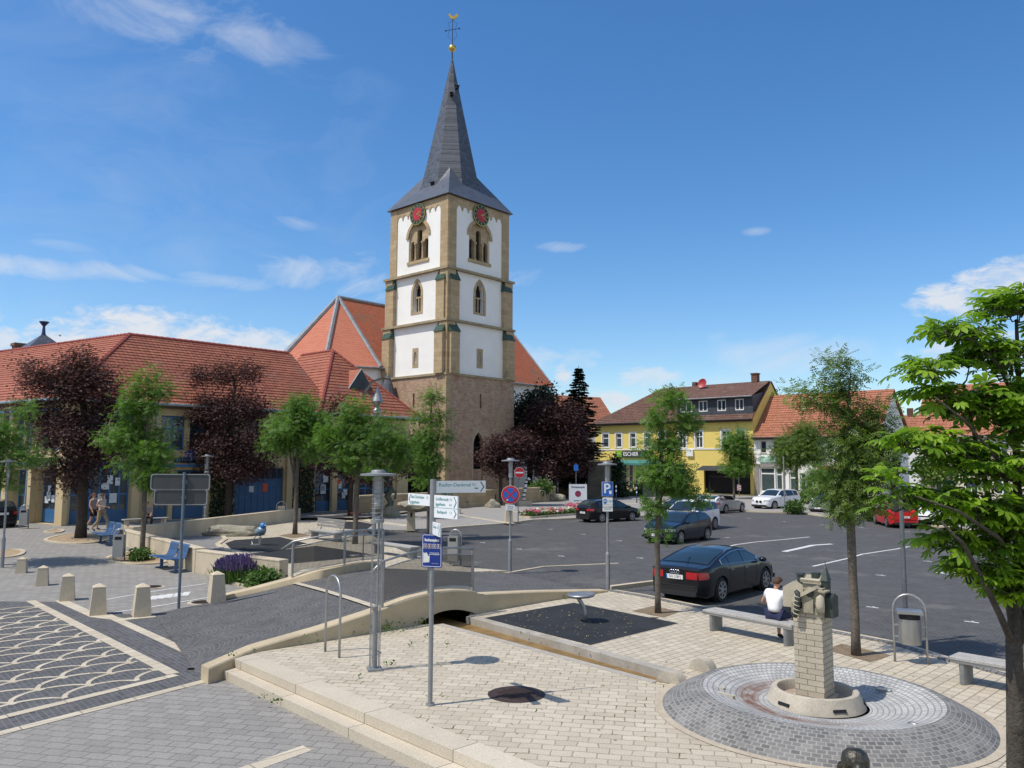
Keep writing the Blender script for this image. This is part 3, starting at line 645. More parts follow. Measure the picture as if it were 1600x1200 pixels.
# storeys
for k, (za, zb, ins) in enumerate(((zc1+.16, zc2-.10, .30), (zc2+.12, zc3-.10, .38), (zc3+.12, zev, .46))):
    a, c = ins, S-ins; cx = S/2-ins
    for j, Mf in enumerate((TR(ins, S-ins, 0) @ Matrix.Rotation(-math.pi/2, 4, 'Z'), TR(ins, ins, 0))):
        w = c-a; b = MB()
        if k == 0:
            zz = D(642, 559, 76.3).z; hole = [[(cx-.17, zz-.6), (cx+.17, zz-.6), (cx+.17, zz+.45), (cx, zz+.62), (cx-.17, zz+.45)]]
            sur = [(cx-.42, zz-.95), (cx+.42, zz-.95), (cx+.42, zz+.95), (cx-.42, zz+.95)]
        elif k == 1:
            zz = D(647, 487, 76.2).z-.1; hole = [arcw(cx, 1.15, zz+.1, zz+2.05, 'pointed')]; sur = arcw(cx, 1.75, zz-.12, zz+1.9, 'pointed')
        else:
            zz = D(650, 405, 76.1).z; hole = [arcw(cx, 2.9, zz, zz+2.35)]; sur = arcw(cx, 3.5, zz, zz+2.35)
        fpl(b, [(0, za), (w, za), (w, zb), (0, zb)], hole, 0, .5, Mf); b.build('rendered_wall', m_render, ch)
        b = MB()
        if k == 2:
            arc = [p for p in arcw(cx, 3.55, zz+2.2, zz+2.35)]; inn = [p for p in arcw(cx, 2.9, zz+2.2, zz+2.35)]
            pts = arc[2:]+list(reversed(inn[2:])); fpl(b, pts, [], -.12, .1, Mf)
            fpl(b, [(cx-1.6, zz-.32), (cx+1.6, zz-.32), (cx+1.6, zz), (cx-1.6, zz)], [], -.10, .3, Mf)
            holes = [arcw(cx-.98, .62, zz+.05, zz+1.75), arcw(cx, .72, zz+.05, zz+2.75), arcw(cx+.98, .62, zz+.05, zz+1.75)]
            fpl(b, arcw(cx, 2.9, zz, zz+2.35), holes, .16, .5, Mf)
            b.build('belfry_window', m_ashlar, ch)
            b = MB(); b.T = Mf
            for dx in (-.52, .52):
                b.lathe([(.17, 0), (.17, .12), (.10, .2), (.10, 1.5), (.19, 1.7), (.19, 1.8)], 12, (cx+dx, .10, zz+.02))
            b.build('belfry_column', m_ashlar, ch, 'all')
            b = MB(); b.T = Mf
            for q in range(14): b.box((cx, .46, zz+.2+q*.24), (2.7, .16, .02), M=Matrix.Rotation(R(-35), 4, 'X'))
            b.build('louvre', mat('oak_louvre', (.09, .065, .045), .8), ch)
        else:
            fpl(b, sur, hole, -.03, .06, Mf); f = b.build('window_surround', m_ashlar, ch)
            if k == 1:
                b = MB(); b.T = Mf; b.b2(cx-.06, cx+.06, .2, .32, zz+.1, zz+1.5); b.b2(cx-.57, cx+.57, .2, .32, zz+1.5, zz+1.66); b.build('mullion', m_ashlar, f)
                for xa, xb in ((cx-.57, cx-.2), (cx+.2, cx+.57)): b = MB(); b.T = Mf; b.b2(xa, xb, .22, .30, zz+2.4, zz+2.65); b.build('tracery', m_ashlar, f)
        # corner pilasters and buttresses
        b = MB(); b.T = Mf
        if k == 2:
            for x0, x1 in ((-.02, 1.02), (w-1.02, w+.02)): b.b2(x0, x1, -.08, .1, za, zb)
            n = 8; r = (w-2.04)/n/2; P = [(1.02, zb), (1.02, zb-1.25)]
            for q in range(n):
                c0 = 1.02+r*(2*q+1); P += [(c0-r*.82*math.cos(math.pi*i/6), zb-1.25+.12+r*.95*math.sin(math.pi*i/6)) for i in range(7)]
                P.append((c0+r*.9, zb-1.25))
            P += [(w-1.02, zb-1.25), (w-1.02, zb)]
            Q = []
            for p in reversed(P):
                if not Q or abs(p[0]-Q[-1][0])+abs(p[1]-Q[-1][1]) > 1e-4: Q.append(p)
            fpl(b, Q, [], -.06, .1, Matrix.Identity(4)); b.build('arched_frieze', m_ashlar, ch)
        else:
            pj = (.62, .42)[k]; bw = 1.12; off = (-.02, .06)[k]
            for x0 in (off, w-off-bw):
                bt = MB(); bt.T = Mf; bt.b2(x0, x0+bw, -pj, 0, za-.05, zb-.95); o = bt.build('buttress', m_ashlar, ch)
                g = MB(); g.T = Mf; o1 = .09
                g.add([(x0-o1, -pj-o1, zb-1.0), (x0+bw+o1, -pj-o1, zb-1.0), (x0+bw+o1, 0, zb-1.0), (x0-o1, 0, zb-1.0), (x0+.02, -.02, zb+.05), (x0+bw-.02, -.02, zb+.05)],
                      [(3, 2, 1, 0), (0, 1, 5, 4), (1, 2, 5), (3, 0, 4)]); g.build('tile_cap', m_green, o)
for k, (za, zb, i) in enumerate(((zc1, zc2, .02), (zc2, zc3, .12))):   # sandstone corner cores
    for cx, cy in ((i, i), (S-i-1.1, i), (i, S-i-1.1)): b = MB(); b.b2(cx, cx+1.1, cy, cy+1.1, za+.1, zb-.05); b.build('corner_pier', m_ashlar, ch)
b = MB(); b.b2(.5, S-.46, S-.9, S-.4, zc1, zev); b.b2(S-.9, S-.46, .5, S-.4, zc1, zev); b.build('rear_wall', m_render, ch)
# clocks
m_red = mat('clock_red', (.45, .03, .03), .5); m_dg = mat('clock_green_black', (.03, .05, .035), .5)
for Mf in (TR(.46, S-.46, 0) @ Matrix.Rotation(-math.pi/2, 4, 'Z'), TR(.46, .46, 0)):
    zc = D(650, 333, 76).z; C = Mf @ TR(S/2-.46, -.12, zc) @ FRONT
    b = MB(); b.T = C; b.lathe([(1.08, 0), (1.08, .10), (1.0, .12), (.0001, .12)], 32); ck = b.build('clock', m_dg, ch, True)
    b = MB(); b.T = C; b.lathe([(.66, .12), (.66, .135), (.0001, .135)], 32); b.build('dial', m_red, ck)
    b = MB(); b.T = C
    for q in range(12): b.box((.85*math.sin(q*math.pi/6), .85*math.cos(q*math.pi/6), .128), (.075, .26, .02), -q*math.pi/6)
    b.lathe([(1.09, .10), (1.09, .12), (1.04, .125), (1.04, .10)], 32); b.build('numerals', m_gold, ck)
    b = MB(); b.T = C
    for a, l, w in ((R(-120), .92, .07), (R(-68), .62, .10)): b.box((-math.sin(a)*(l/2-.1), math.cos(a)*(l/2-.1), .15), (w, l, .02), a)
    b.build('hands', m_gold, ck)
# spire
E = .45; cx = cy = S/2; b = MB(); hs = S/2-.10
ze = zev+.05; zs = ze+2.0; r1 = 3.05; za = D(701, 78, 79.5).z
b.b2(cx-hs+.35, cx+hs-.35, cy-hs+.35, cy+hs-.35, zev-.02, zev+.12); b.build('eaves_board', mat('dark_red_timber', (.12, .04, .03), .7), ch)
oc = [(cx+r1/math.cos(math.pi/8)*math.cos(math.pi/8+k*math.pi/4), cy+r1/math.cos(math.pi/8)*math.sin(math.pi/8+k*math.pi/4)) for k in range(8)]
b = MB()
prof = [(1, zs-.3), (.70, zs+(za-zs)*.27), (.42, zs+(za-zs)*.54), (.16, zs+(za-zs)*.80), (.035, zs+(za-zs)*.93), (.02, za)]
vs = []
for f, z in prof: vs += [(cx+(x-cx)*f, cy+(y-cy)*f, z) for x, y in oc]
b.add(vs, [(i*8+k, i*8+(k+1) % 8, (i+1)*8+(k+1) % 8, (i+1)*8+k) for i in range(len(prof)-1) for k in range(8)]); sp = b.build('spire', m_slate, ch)
b = MB(); co = [(cx+hs, cy+hs), (cx-hs, cy+hs), (cx-hs, cy-hs), (cx+hs, cy-hs)]
for k in range(4):
    a = oc[2*k]; c = oc[(2*k+1) % 8]                    # octagon vertices either side of the diagonal face
    ang = math.pi/4+k*math.pi/2; top = (cx+math.cos(ang)*r1*.80, cy+math.sin(ang)*r1*.80, zs+2.1); cr_ = (*co[k], ze)
    b.add([cr_, (*a, zs), top, (*c, zs)], [(0, 1, 2), (0, 2, 3)])
    nx = oc[(2*k+2) % 8]; c2 = (*co[(k+1) % 4], ze)
    b.add([cr_, c2, (*nx, zs), (*c, zs)], [(0, 1, 2, 3)])
b.add([(*p, ze) for p in co], [(3, 2, 1, 0)])
b.build('spire_skirt', m_slatep, ch)
for px, py, zz, a in ((-1.0, -1.0, zs+(za-zs)*.66, 225), (-1, .1, zs+.2, 190), (.1, -1, zs+(za-zs)*.72, 262)):
    b = MB(); rr = r1*(1-(zz-zs)/(za-zs))*.96+.1; aa = R(a); P = Vector((cx+math.cos(aa)*rr, cy+math.sin(aa)*rr, zz)); b.T = TR(*P) @ Matrix.Rotation(aa, 4, 'Z')
    b.box((0, 0, 0), (.35, .3, .32)); b.box((.06, 0, .2), (.6, .42, .05), M=Matrix.Rotation(R(25), 4, 'Y')); b.build('hatch', m_dark, sp)
b = MB(); b.lathe([(.02, -.5), (.05, -.42), (.36, -.2), (.42, 0), (.36, .2), (.08, .40), (.03, .45)], 16, (cx, cy, za+.25)); b.build('spire_ball', m_gold, sp, 'all')
b = MB(); zt = D(701, 24, 79.5).z; b.cyl((cx, cy, za+.2), (cx, cy, zt), .05, .03, 8)
zx = za+.6+(zt-za)*.45
for dx in (-1, 1):
    b.cyl((cx, cy, zx), (cx+.5*dx, cy-.5*dx, zx+.15*dx), .03, .03, 6); b.lathe([(.001, -.15), (.10, 0), (.001, .15)], 8, (cx+.5*dx, cy-.5*dx, zx+.15*dx))
    b.tube([(cx+.1*dx, cy-.1*dx, zx-1.1), (cx+.35*dx, cy-.35*dx, zx-.7), (cx+.2*dx, cy-.2*dx, zx), (cx+.35*dx, cy-.35*dx, zx+.7), (cx, cy, zx+1.0)], .018, 5)
b.build('cross', m_iron, sp)
b = MB(); b.T = TR(cx, cy, zt-.35) @ Matrix.Rotation(-math.pi/4, 4, 'Z')
fpl(b, [(-.05, 0), (.15, 0), (.4, .15), (.62, .45), (.42, .62), (.15, .35), (-.15, .35), (-.3, .6), (-.5, .5), (-.42, .38), (-.25, .1)], [], -.05, .05, Matrix.Identity(4))
fpl(b, [(x, z) for x, z in reversed([(-.05, 0), (.15, 0), (.4, .15), (.62, .45), (.42, .62), (.15, .35), (-.15, .35), (-.3, .6), (-.5, .5), (-.42, .38), (-.25, .1)])], [], .05, -.05, Matrix.Identity(4)); b.build('weathercock', m_gold, sp)
# nave
b = MB(); cxn, cyn = -.8, 16.0; zr, zen = 21.0, 12.95
ap = [(-.8, 8.6), (-5.9, 10.8), (-8.1, 16), (-5.9, 21.2), (-.8, 23.4)]
wall = [(-.8, 9.2), (-5.4, 11.2), (-7.5, 16), (-5.4, 20.8), (-.8, 22.8), (26.0, 22.8), (26.0, 9.2)]
b.prism(list(reversed(wall)), -.2, zen+.1, top=False, bot=False)
b.add([(26.0, 9.2, zen), (26.0, 22.8, zen), (26.0, 16, zr-.25)], [(0, 1, 2)]); b.build('nave_wall', m_render, ch)
b = MB(); pk = (cxn, cyn, zr)
b.add([(-.8, 8.6, zen), (26.4, 8.6, zen), (26.4, 16, zr), pk], [(0, 1, 2, 3)]); b.add([(-.8, 23.4, zen), (26.4, 23.4, zen), (26.4, 16, zr), pk], [(3, 2, 1, 0)])
b.build('nave_roof', m_tileN, ch)
b = MB()
for p, q in zip(ap, ap[1:]): b.add([(*p, zen), (*q, zen), pk], [(1, 0, 2)])
b.build('apse_roof', m_tileA, ch)
b = MB()
for p in ap[:4]: b.tube([Vector((*p, zen+.05)), Vector(pk)+Vector((0, 0, .05))], .22, 6)
b.tube([(cxn, 16, zr+.05), (26.4, 16, zr+.05)], .18, 6); b.tube([(26.45, 8.6, zen), (26.45, 16, zr)], .14, 5); b.build('roof_ridge', m_lead, ch)
b = MB(); b.tube([(26.4, 8.5, zen-.05)]+[(*p, zen-.05) for p in ap[:4]], .10, 6); b.build('gutter', m_lead, ch)
b = MB()
for i in range(16):
    t = random.Random(i).random(); s_ = random.Random(i+50).random()
    b.box((1+t*20, 8.6+7.4*s_*.9-.05, zen+(zr-zen)*s_*.9+.12), (.5, .25, .18))
b.build('vent_tile', mat('vent_tile', (.30, .09, .05), .7), ch)
# stair turret
tx, ty = .6, 11.2; P = D(604, 700, 77.5); lx = (Vector((P.x, P.y))-Vector((N0.x, N0.y))); tx = lx.x*u.x+lx.y*u.y; ty = lx.x*v_.x+lx.y*v_.y
b = MB(); b.lathe([(1.75, -.2), (1.75, 8.0)], 12, (tx, ty, 0)); b.build('stair_turret', m_render, ch)
b = MB(); b.lathe([(2.25, 7.9), (1.7, 8.5), (1.2, 9.3), (.7, 10.6), (.2, 12.0), (.01, 12.3)], 12, (tx, ty, 0)); b.build('turret_roof', m_slate, ch)
# ---------------------------------------------------------------- town hall
m_ochre = mat('ochre_render', (.56, .44, .25), .85, var=.05, scale=.8, fine=.06, fscale=15, bump=.1, dirt=(.47, .38, .23))
m_blue = mat('blue_frames', (.045, .15, .33), .45, var=.1, scale=4); m_blued = mat('blue_panels', (.05, .13, .26), .5, var=.12, scale=3)
m_paper = mat('posters', (.62, .66, .68), .7, var=.2, scale=8); m_orange = mat('orange_poster', (.62, .12, .04), .7)
C0 = D(99, 820, 44.2); C0.z = 0; ZG = .15
th = T('town_hall', 'two storey ochre town hall with blue window frames and broad red tiled hip roof', 'town hall', C0, ANG)
def RX(px, d0=44.0):                               # local x on the long facade seen at pixel column px
    k = ray(px, 722); s = (C0.x-k.x*C0.y)/(k.x*u.y-u.x); return s
FL = 24.7; ZE = 7.1; ops = []; wins = []
for a, b_ in ((126, 166), (174, 208), (252, 290), (297, 333), (345, 375), (381, 405), (420, 448), (455, 480), (500, 520), (527, 547), (565, 583), (590, 606)):
    wins.append((RX(a), RX(b_), 4.35, 6.45))
gops = []
for a, b_, h in ((116, 208, 3.25), (245, 268, 2.5), (275, 328, 3.0), (370, 446, 3.1), (495, 521, 3.1), (526, 551, 3.1), (562, 588, 3.1), (600, 612, 3.0)): gops.append((RX(a), RX(b_), ZG+.02, ZG+h))
b = MB(); I4 = Matrix.Identity(4); wallgrid(b, 0, FL, -.3, ZE, wins+gops, I4, .3)
b.add([(FL, 0, -.3), (FL, 11, -.3), (FL, 11, ZE), (FL, 0, ZE)], [(0, 1, 2, 3)]); b.build('wall', m_ochre, th)
b = MB(); b.b2(.6, FL-.3, .6, 10.8, -.2, ZE-.1); b.build('dark_interior', m_dark, th)
for k, w in enumerate(wins): window(th, I4, *w, m_blue, m_gl, .22, 2, 1, .09, transom=.62)
def posters(M, rng, x0, x1, z0, z1, n, par, y=.12):
    for i in range(n):
        p = MB(); p.T = M; w = rng.uniform(.25, .45); h = rng.uniform(.35, .6); x = rng.uniform(x0+.2, max(x0+.21, x1-.6)); z = rng.uniform(z0+.8, z1-.8); p.b2(x, x+w, y, y+.006+.001*i, z, z+h); p.build('poster', m_paper, par)
rng = random.Random(4)
for k, (x0, x1, z0, z1) in enumerate(gops):
    if k == 3:      # big panelled gate
        f = MB(); f.b2(x0, x1, .18, .24, z0, z1-.75)
        for i in range(9): x = x0+(x1-x0)*i/8; f.b2(x-.03, x+.03, .15, .18, z0, z1)
        f.b2(x0, x1, .14, .18, z0+1.15, z0+1.22); f.b2(x0, x1, .14, .18, z1-.8, z1-.7); f.b2(x0, x1, .14, .2, z1-.08, z1); g = f.build('gate', m_blued, th)
        p = MB(); p.b2(x0+1.1, x0+1.45, .13, .135, z0+1.5, z0+1.9); p.build('poster', m_paper, g)
        p = MB(); p.b2(x0+2.1, x0+2.45, .13, .135, z0+1.5, z0+2.05); p.build('poster', m_orange, g)
        p = MB(); p.b2(x0+.05, x1-.05, .22, .23, z1-.7, z1-.08); p.build('pane', m_gl, g)
    else:
        nx = 6 if k == 0 else 2; f = window(th, I4, x0, x1, z0, z1, m_blue, m_gl, .24, nx, 2, .10, name='glazed_door')
        q = MB(); q.b2(x0+.1, x1-.1, .17, .20, z0+.05, z0+.75); q.build('kick_panel', m_blued, f)
        if k in (0, 4, 5): posters(I4, rng, x0, x1, z0, z1, 8 if k == 0 else 3, f)
        if k == 5: q = MB(); q.b2(x0+.15, x0+.55, .11, .115, z0+1.9, z0+2.25); q.build('poster', m_orange, f)
b = MB()
for px in (214, 236, 452, 522, 553, 592, 622):
    x = RX(px); b = MB(); b.b2(x-.22, x+.22, -.28, 0, -.2, 3.9); b.build('pilaster', m_ochre, th)
b = MB(); b.b2(RX(242), RX(330), -.45, -.0, 3.35, 3.55); b.build('ledge', m_ochre, th)
b = MB(); b.b2(RX(242), RX(330), -.6, -.45, 3.33, 3.50); b.b2(RX(112), RX(212), -.2, -.0, 3.45, 3.6); b.build('canopy_edge', m_blue, th)
# information disc, name board, red box
b = MB(); b.T = TR(RX(300), -.06, 3.98) @ FRONT; b.lathe([(.36, 0), (.36, .04), (.0001, .04)], 24)
for q in range(12): b.box((.42*math.cos(q*math.pi/6), .42*math.sin(q*math.pi/6), .02), (.12, .08, .04), q*math.pi/6)
dk = b.build('information_disc', mat('sign_blue', (.02, .16, .55), .4), th)
m_wt = mat('white_lettering', (.8, .8, .8), .6, var=.02); m_bk = mat('black_lettering', (.03, .03, .035), .6, var=.02)
text('i', .6, dk, m_wt, TR(RX(300), -.11, 3.98) @ FRONT, bold=.01)
b = MB(); b.b2(RX(273), RX(308), -.10, -.02, 3.62, 3.90); nb = b.build('name_board', mat('navy_board', (.02, .04, .09), .5), th)
text('RATHAUS', .2, nb, mat('blue_letters', (.25, .38, .5), .6), TR(RX(290.5), -.105, 3.76) @ FRONT, sx=1.3)
b = MB(); b.b2(RX(230), RX(241), -.35, -.03, 2.0, 2.75); rb_ = b.build('red_box', mat('machine_red', (.30, .02, .02), .4), th)
b = MB(); b.b2(RX(233), RX(240), -.36, -.351, 2.2, 2.55); b.build('box_label', m_paper, rb_)
# side facade (turned about 10 degrees)
AL = R(100); dl = Vector((math.cos(AL), math.sin(AL), 0)); FS = 26
MS = TR(dl.x*FS, dl.y*FS, 0) @ Matrix.Rotation(AL-math.pi, 4, 'Z')
kk = []
b = MB(); so = []; gw = []
for i in range(9):
    x = FS-2.9-i*2.75
    so.append((x, x+1.0, 4.3, 6.4)); so.append((x+1.14, x+2.14, 4.3, 6.4))
    gw.append((x, x+2.1, ZG+.02, ZG+3.0))
wallgrid(b, 0, FS, -.3, ZE, so+gw, MS, .45); b.build('side_wall', m_ochre, th)
for w in so: window(th, MS, *w, m_blue, m_gl, .2, 1, 2, .08)
for i, w in enumerate(gw):
    if i < 6: f = window(th, MS, *w, m_blue, m_gl, .40, 3, 2, .09, name='glazed_door'); q = MB(); q.T = MS; q.b2(w[0]+.1, w[1]-.1, .30, .34, w[2]+.05, w[2]+.8); q.build('kick_panel', m_blue, f)
    if i == 0: posters(MS, rng, w[0], w[1], w[2], w[3], 4, f, .27)
for i in range(9):
    x = FS-2.9-i*2.75; b = MB(); b.T = MS; b.b2(x-.56, x-.08, -.35, 0, -.2, 3.9); b.b2(x-.5, x-.15, -.14, 0, 3.9, ZE-.1); b.build('pilaster', m_ochre, th)
b = MB(); b.T = MS; b.b2(FS-.45, FS+.28, -.28, .0, -.2, 3.9); b.build('pilaster', m_ochre, th)
b = MB(); b.T = MS
for i in range(1, 9): x = FS-2.9-i*2.75; b.b2(x, x+2.15, -.5, -.05, 3.42, 3.56); b.b2(x, x+2.15, -.45, -.05, 6.5, 6.62)
b.b2(FS-2.9, FS-.8, -.45, -.05, 6.5, 6.62); b.build('window_canopy', mat('pale_blue_metal', (.18, .30, .60), .4), th)
b = MB(); b.T = MS; x = FS-3.0; b.b2(x, x+2.3, -.55, -.02, 3.25, 3.85); b.build('porch_canopy', mat('dark_bronze', (.09, .08, .05), .5), th)
# roofs
OV = .65; ZR = 12.0; A = Vector((5.3, 5.7, ZR)); F1 = A+dl*19.0; e0 = Vector((-OV, -OV, ZE)); eL = e0+dl*(FS+.8)
b = MB(); courses(b, e0, (17.5, -OV, ZE), (17.5, 5.7, ZR), A); b.add([(17.5, 12, ZE), A+Vector((6.3, 6.3, ZE-ZR)), A, (17.5, 5.7, ZR)], [(0, 1, 2, 3)])
b.build('main_roof', m_tileR, th)
b = MB(); courses(b, eL, e0, A, F1); b.add([A, F1, F1+Vector((6.2, 0, ZE-ZR)), A+Vector((6.3, 6.3, ZE-ZR))], [(3, 2, 1, 0)]); b.add([eL, F1, F1+Vector((6.2, 1, ZE-ZR))+dl*4], [(2, 1, 0)])
b.build('wing_roof', m_tileL, th)
XP, YP, ZP = 15.9, 12.2, 12.45
p0, p1, p2, p3 = (XP, -OV-.06, ZE+.02), (FL+OV, -OV-.06, ZE+.02), (FL+OV, YP, ZE), (XP, YP, ZE); q0, q1 = ((XP+FL+OV)/2, 4.6, ZP), ((XP+FL+OV)/2, 9, ZP)
b = MB(); courses(b, p0, p1, q0, q0); b.build('pavilion_roof', m_tileR, th)
b = MB(); courses(b, p1, p2, q1, q0); courses(b, p3, p0, q0, q1); b.add([p2, p3, q1], [(0, 1, 2)]); b.build('pavilion_roof', m_tileL, th)
m_ridge = mat('ridge_tile', (.30, .07, .05), .7, var=.2, scale=4)
b = MB()
def caps(P, Q, r=.13):
    P, Q = Vector(P), Vector(Q); n = max(2, int((Q-P).length/.4)); dd = (Q-P)/n
    for i in range(n): b.cyl(P+dd*i, P+dd*(i+1.04), r*1.12, r*.92, 6)
for P, Q in ((e0, A), (A, (17.3, 5.7, ZR)), (A, F1), (F1, eL), (p0, q0), (p1, q0), (q0, q1)): b = MB(); caps(P, Q); b.build('ridge_tiles', m_ridge, th)
b = MB(); m_gut = mat('zinc_gutter', (.30, .36, .36), .45, .4)
b.tube([(FL+OV, -OV-.1, ZE-.03), (-OV-.1, -OV-.1, ZE-.03), eL+Vector((-.1, 0, -.03))], .085, 8); b.tube([(RX(243), -.12, ZE-.1), (RX(243), -.12, 0)], .05, 6)
b.tube([MS @ Vector((FS-3.4, -.25, ZE-.1)), MS @ Vector((FS-3.4, -.40, 0))], .05, 6); b.build('gutter', m_gut, th)
b = MB(); b.b2(-.45, FL+.45, -.45, 0, ZE-.22, ZE-.06); b.T = MS; b.b2(-.4, FS+.3, -.48, 0, ZE-.22, ZE-.06); b.build('soffit', mat('brown_soffit', (.12, .08, .05), .7), th)
# dormer with triangular louvre
def roofy(y): return ZE+(ZP-ZE)*(y+OV)/(4.6+OV)
dx, dz, dw = q0[0]+.35, roofy(1.35), 1.15
b = MB(); dy = 1.35
ap_ = (dx, dy, dz+1.65); l_, r_ = (dx-dw, dy, dz+.05), (dx+dw, dy, dz+.05); bk = (dx, dy+1.65/((ZP-ZE)/(4.6+OV)), dz+1.65)
b.add([l_, ap_, bk], [(0, 1, 2)]); b.add([r_, ap_, bk], [(2, 1, 0)]); dm = b.build('dormer', m_tileL, th)
b = MB(); b.add([(l_[0]+.05, dy+.05, l_[2]), (r_[0]-.05, dy+.05, r_[2]), (dx, dy+.05, dz+1.58)], [(0, 1, 2)])
for q in range(9):
    h = .12+q*.15; w = dw*(1-h/1.65)-.08
    if w > .05: b.box((dx, dy-.02, dz+h), (2*w, .12, .025), M=Matrix.Rotation(R(35), 4, 'X'))
b.build('louvre', mat('grey_louvre', (.12, .15, .17), .5, .3), dm)
b = MB(); b.tube([l_, ap_, r_, l_], .05, 5); b.build('dormer_trim', m_gut, dm)
# annex behind the wing with chimney and vent turret
P = D(-20, 700, 72); an = T('annex_building', 'rear annex with red tiled roof, brick chimney and small slate vent turret', 'building', (P.x, P.y, 0), R(138))
b = MB(); b.b2(-19, 19, -5.5, 5.5, -.2, 7.4); b.build('wall', m_ochre, an)
b = MB(); b.add([(-19.5, -6, 7.3), (19.5, -6, 7.3), (19.5, 0, 12.3), (-19.5, 0, 12.3), (19.5, 6, 7.3), (-19.5, 6, 7.3)], [(0, 1, 2, 3), (3, 2, 4, 5)]); b.build('roof', m_tileR, an)
def anl(px, d): q = D(px, 700, d)-P; a = R(138); return (q.x*math.cos(a)+q.y*math.sin(a), -q.x*math.sin(a)+q.y*math.cos(a))
x, y = anl(20, 69); b = MB(); b.b2(x-.45, x+.45, y-.45, y+.45, 10, 13.6); b.b2(x-.55, x+.55, y-.55, y+.55, 13.6, 13.85); b.build('chimney', brick('chimney_brick', (.16, .08, .06), (.24, .13, .09), (.2, .18, .15), .25, .08, 0, .01, 'diag'), an)
x, y = anl(57, 67); zt = D(57, 548, 67).z; b = MB(); b.b2(x-.8, x+.8, y-.8, y+.8, zt-4, zt)
for q in range(5): b.b2(x-.85, x+.85, y-.85, y+.85, zt-1.4+q*.28, zt-1.32+q*.28)
tr_ = b.build('vent_turret', mat('grey_louvre', (0, 0, 0)), an)
b = MB(); b.add([(x-1.6, y-1.6, zt-.05), (x+1.6, y-1.6, zt-.05), (x+1.6, y+1.6, zt-.05), (x-1.6, y+1.6, zt-.05), (x, y, zt+1.5)], [(0, 1, 4), (1, 2, 4), (2, 3, 4), (3, 0, 4), (3, 2, 1, 0)]); b.build('turret_roof', m_slate, tr_)
b = MB(); b.lathe([(.22, 1.2), (.14, 1.6), (.10, 2.1), (.38, 2.45), (.40, 2.5)], 12, (x, y, zt)); b.build('finial', mat('dark_blue_metal', (.02, .04, .12), .4), tr_)
# ---------------------------------------------------------------- houses across the square
m_yel = mat('yellow_render', (.76, .60, .17), .8, var=.04, scale=.5, fine=.05, fscale=10); m_wtr = mat('white_trim', (.78, .78, .76), .7, var=.04)
m_slc = brick('slate_cladding', (.07, .08, .095), (.10, .11, .13), (.04, .045, .05), .3, .2, 0, .015, 'diag', rough=.5, bump=.3)
HA = -R(42); hu = Vector((math.cos(HA), math.sin(HA), 0))
def facadex(O, px): k = ray(px, 722); return (O.x-k.x*O.y)/(k.x*hu.y-hu.x)
L0 = D(930, 765, 104.6); L0.z = .03
yh = T('shop_house', 'yellow two storey shop house with brown tiled roof, slate dormer and green awning', 'house', L0, HA)
fx = lambda px: facadex(L0, px)
LY = fx(1176); EY, RY = 8.65, 13.3; up = []; lw = []
for a, b_ in ((940, 951), (961, 971), (983, 993), (1005, 1016), (1028, 1039)): up.append((fx(a)+.1, fx(b_)-.05, 5.55, 7.3))
for a, b_ in ((1060, 1071), (1086, 1097), (1127, 1140), (1151, 1163)): up.append((fx(a), fx(b_), 5.4, 7.35))
shop = [(fx(962), fx(978), .5, 3.6), (fx(979.5), fx(988), .1, 3.6), (fx(989.5), fx(1003), .5, 3.6), (fx(1004.5), fx(1026), .5, 3.6), (fx(1036), fx(1068), .6, 3.5), (fx(1098), fx(1170), .1, 3.2)]
b = MB(); wallgrid(b, 0, LY, -.2, EY, up+shop, I4, .3); b.add([(LY, 0, -.2), (LY, 10, -.2), (LY, 10, EY), (LY, 5, RY-.1), (LY, 0, EY)], [(0, 1, 2, 3, 4)]); b.add([(0, 10, -.2), (0, 0, -.2), (0, 0, EY), (0, 10, EY)], [(0, 1, 2, 3)]); b.build('wall', m_yel, yh)
b = MB(); b.b2(.4, LY-.3, .6, 9.8, -.1, EY-.2); b.build('dark_interior', m_dark, yh)
for w in up: window(yh, I4, *w, m_wtr, m_gl, .16, 2 if w[2] < 5.5 else 1, 1, .10, transom=.68, sill=True)
b = MB()
for w in up: fpl(b, [(w[0]-.18, w[2]-.1), (w[1]+.18, w[2]-.1), (w[1]+.18, w[3]+.22), (w[0]-.18, w[3]+.22)], [[(w[0], w[2]), (w[1], w[2]), (w[1], w[3]), (w[0], w[3])]], -.04, .05, I4)
b.b2(0, LY, -.06, 0, 5.18, 5.34); b.build('trim', m_wtr, yh)
for i, w in enumerate(shop):
    if i < 5: f = window(yh, I4, *w, m_wtr, m_glb, .25, 1 if i < 3 else 3, 1, .16, name='shop_window')
b = MB(); b.add([(fx(1097), -.1, 3.3), (fx(1172), -.1, 3.3), (fx(1172), -1.9, 2.75), (fx(1097), -1.9, 2.75)], [(0, 1, 2, 3), (3, 2, 1, 0)]); b.build('dark_awning', mat('dark_canvas', (.03, .035, .045), .8), yh)
b = MB(); x0, x1 = fx(957), fx(1034)
b.add([(x0, -.05, 3.95), (x1, -.05, 3.95), (x1, -1.3, 3.55), (x0, -1.3, 3.55), (x1, -1.3, 3.30), (x0, -1.3, 3.30)], [(3, 2, 1, 0), (0, 1, 2, 3), (5, 4, 2, 3), (3, 2, 4, 5)]); b.build('awning', mat('teal_canvas', (.06, .22, .20), .7), yh)
b = MB(); b.b2(fx(973), fx(1015), -.20, -.03, 4.28, 5.05); sg = b.build('shop_sign', mat('sign_black', (.035, .035, .04), .5), yh)
text('ESCHER', .66, sg, m_wt, TR(fx(986), -.215, 4.66) @ FRONT, bold=.012, sx=1.0)
b = MB(); b.b2(fx(962), fx(972), -.20, -.03, 4.28, 5.05); s2 = b.build('sign_square', mat('lime_green', (.22, .45, .03), .5), yh)
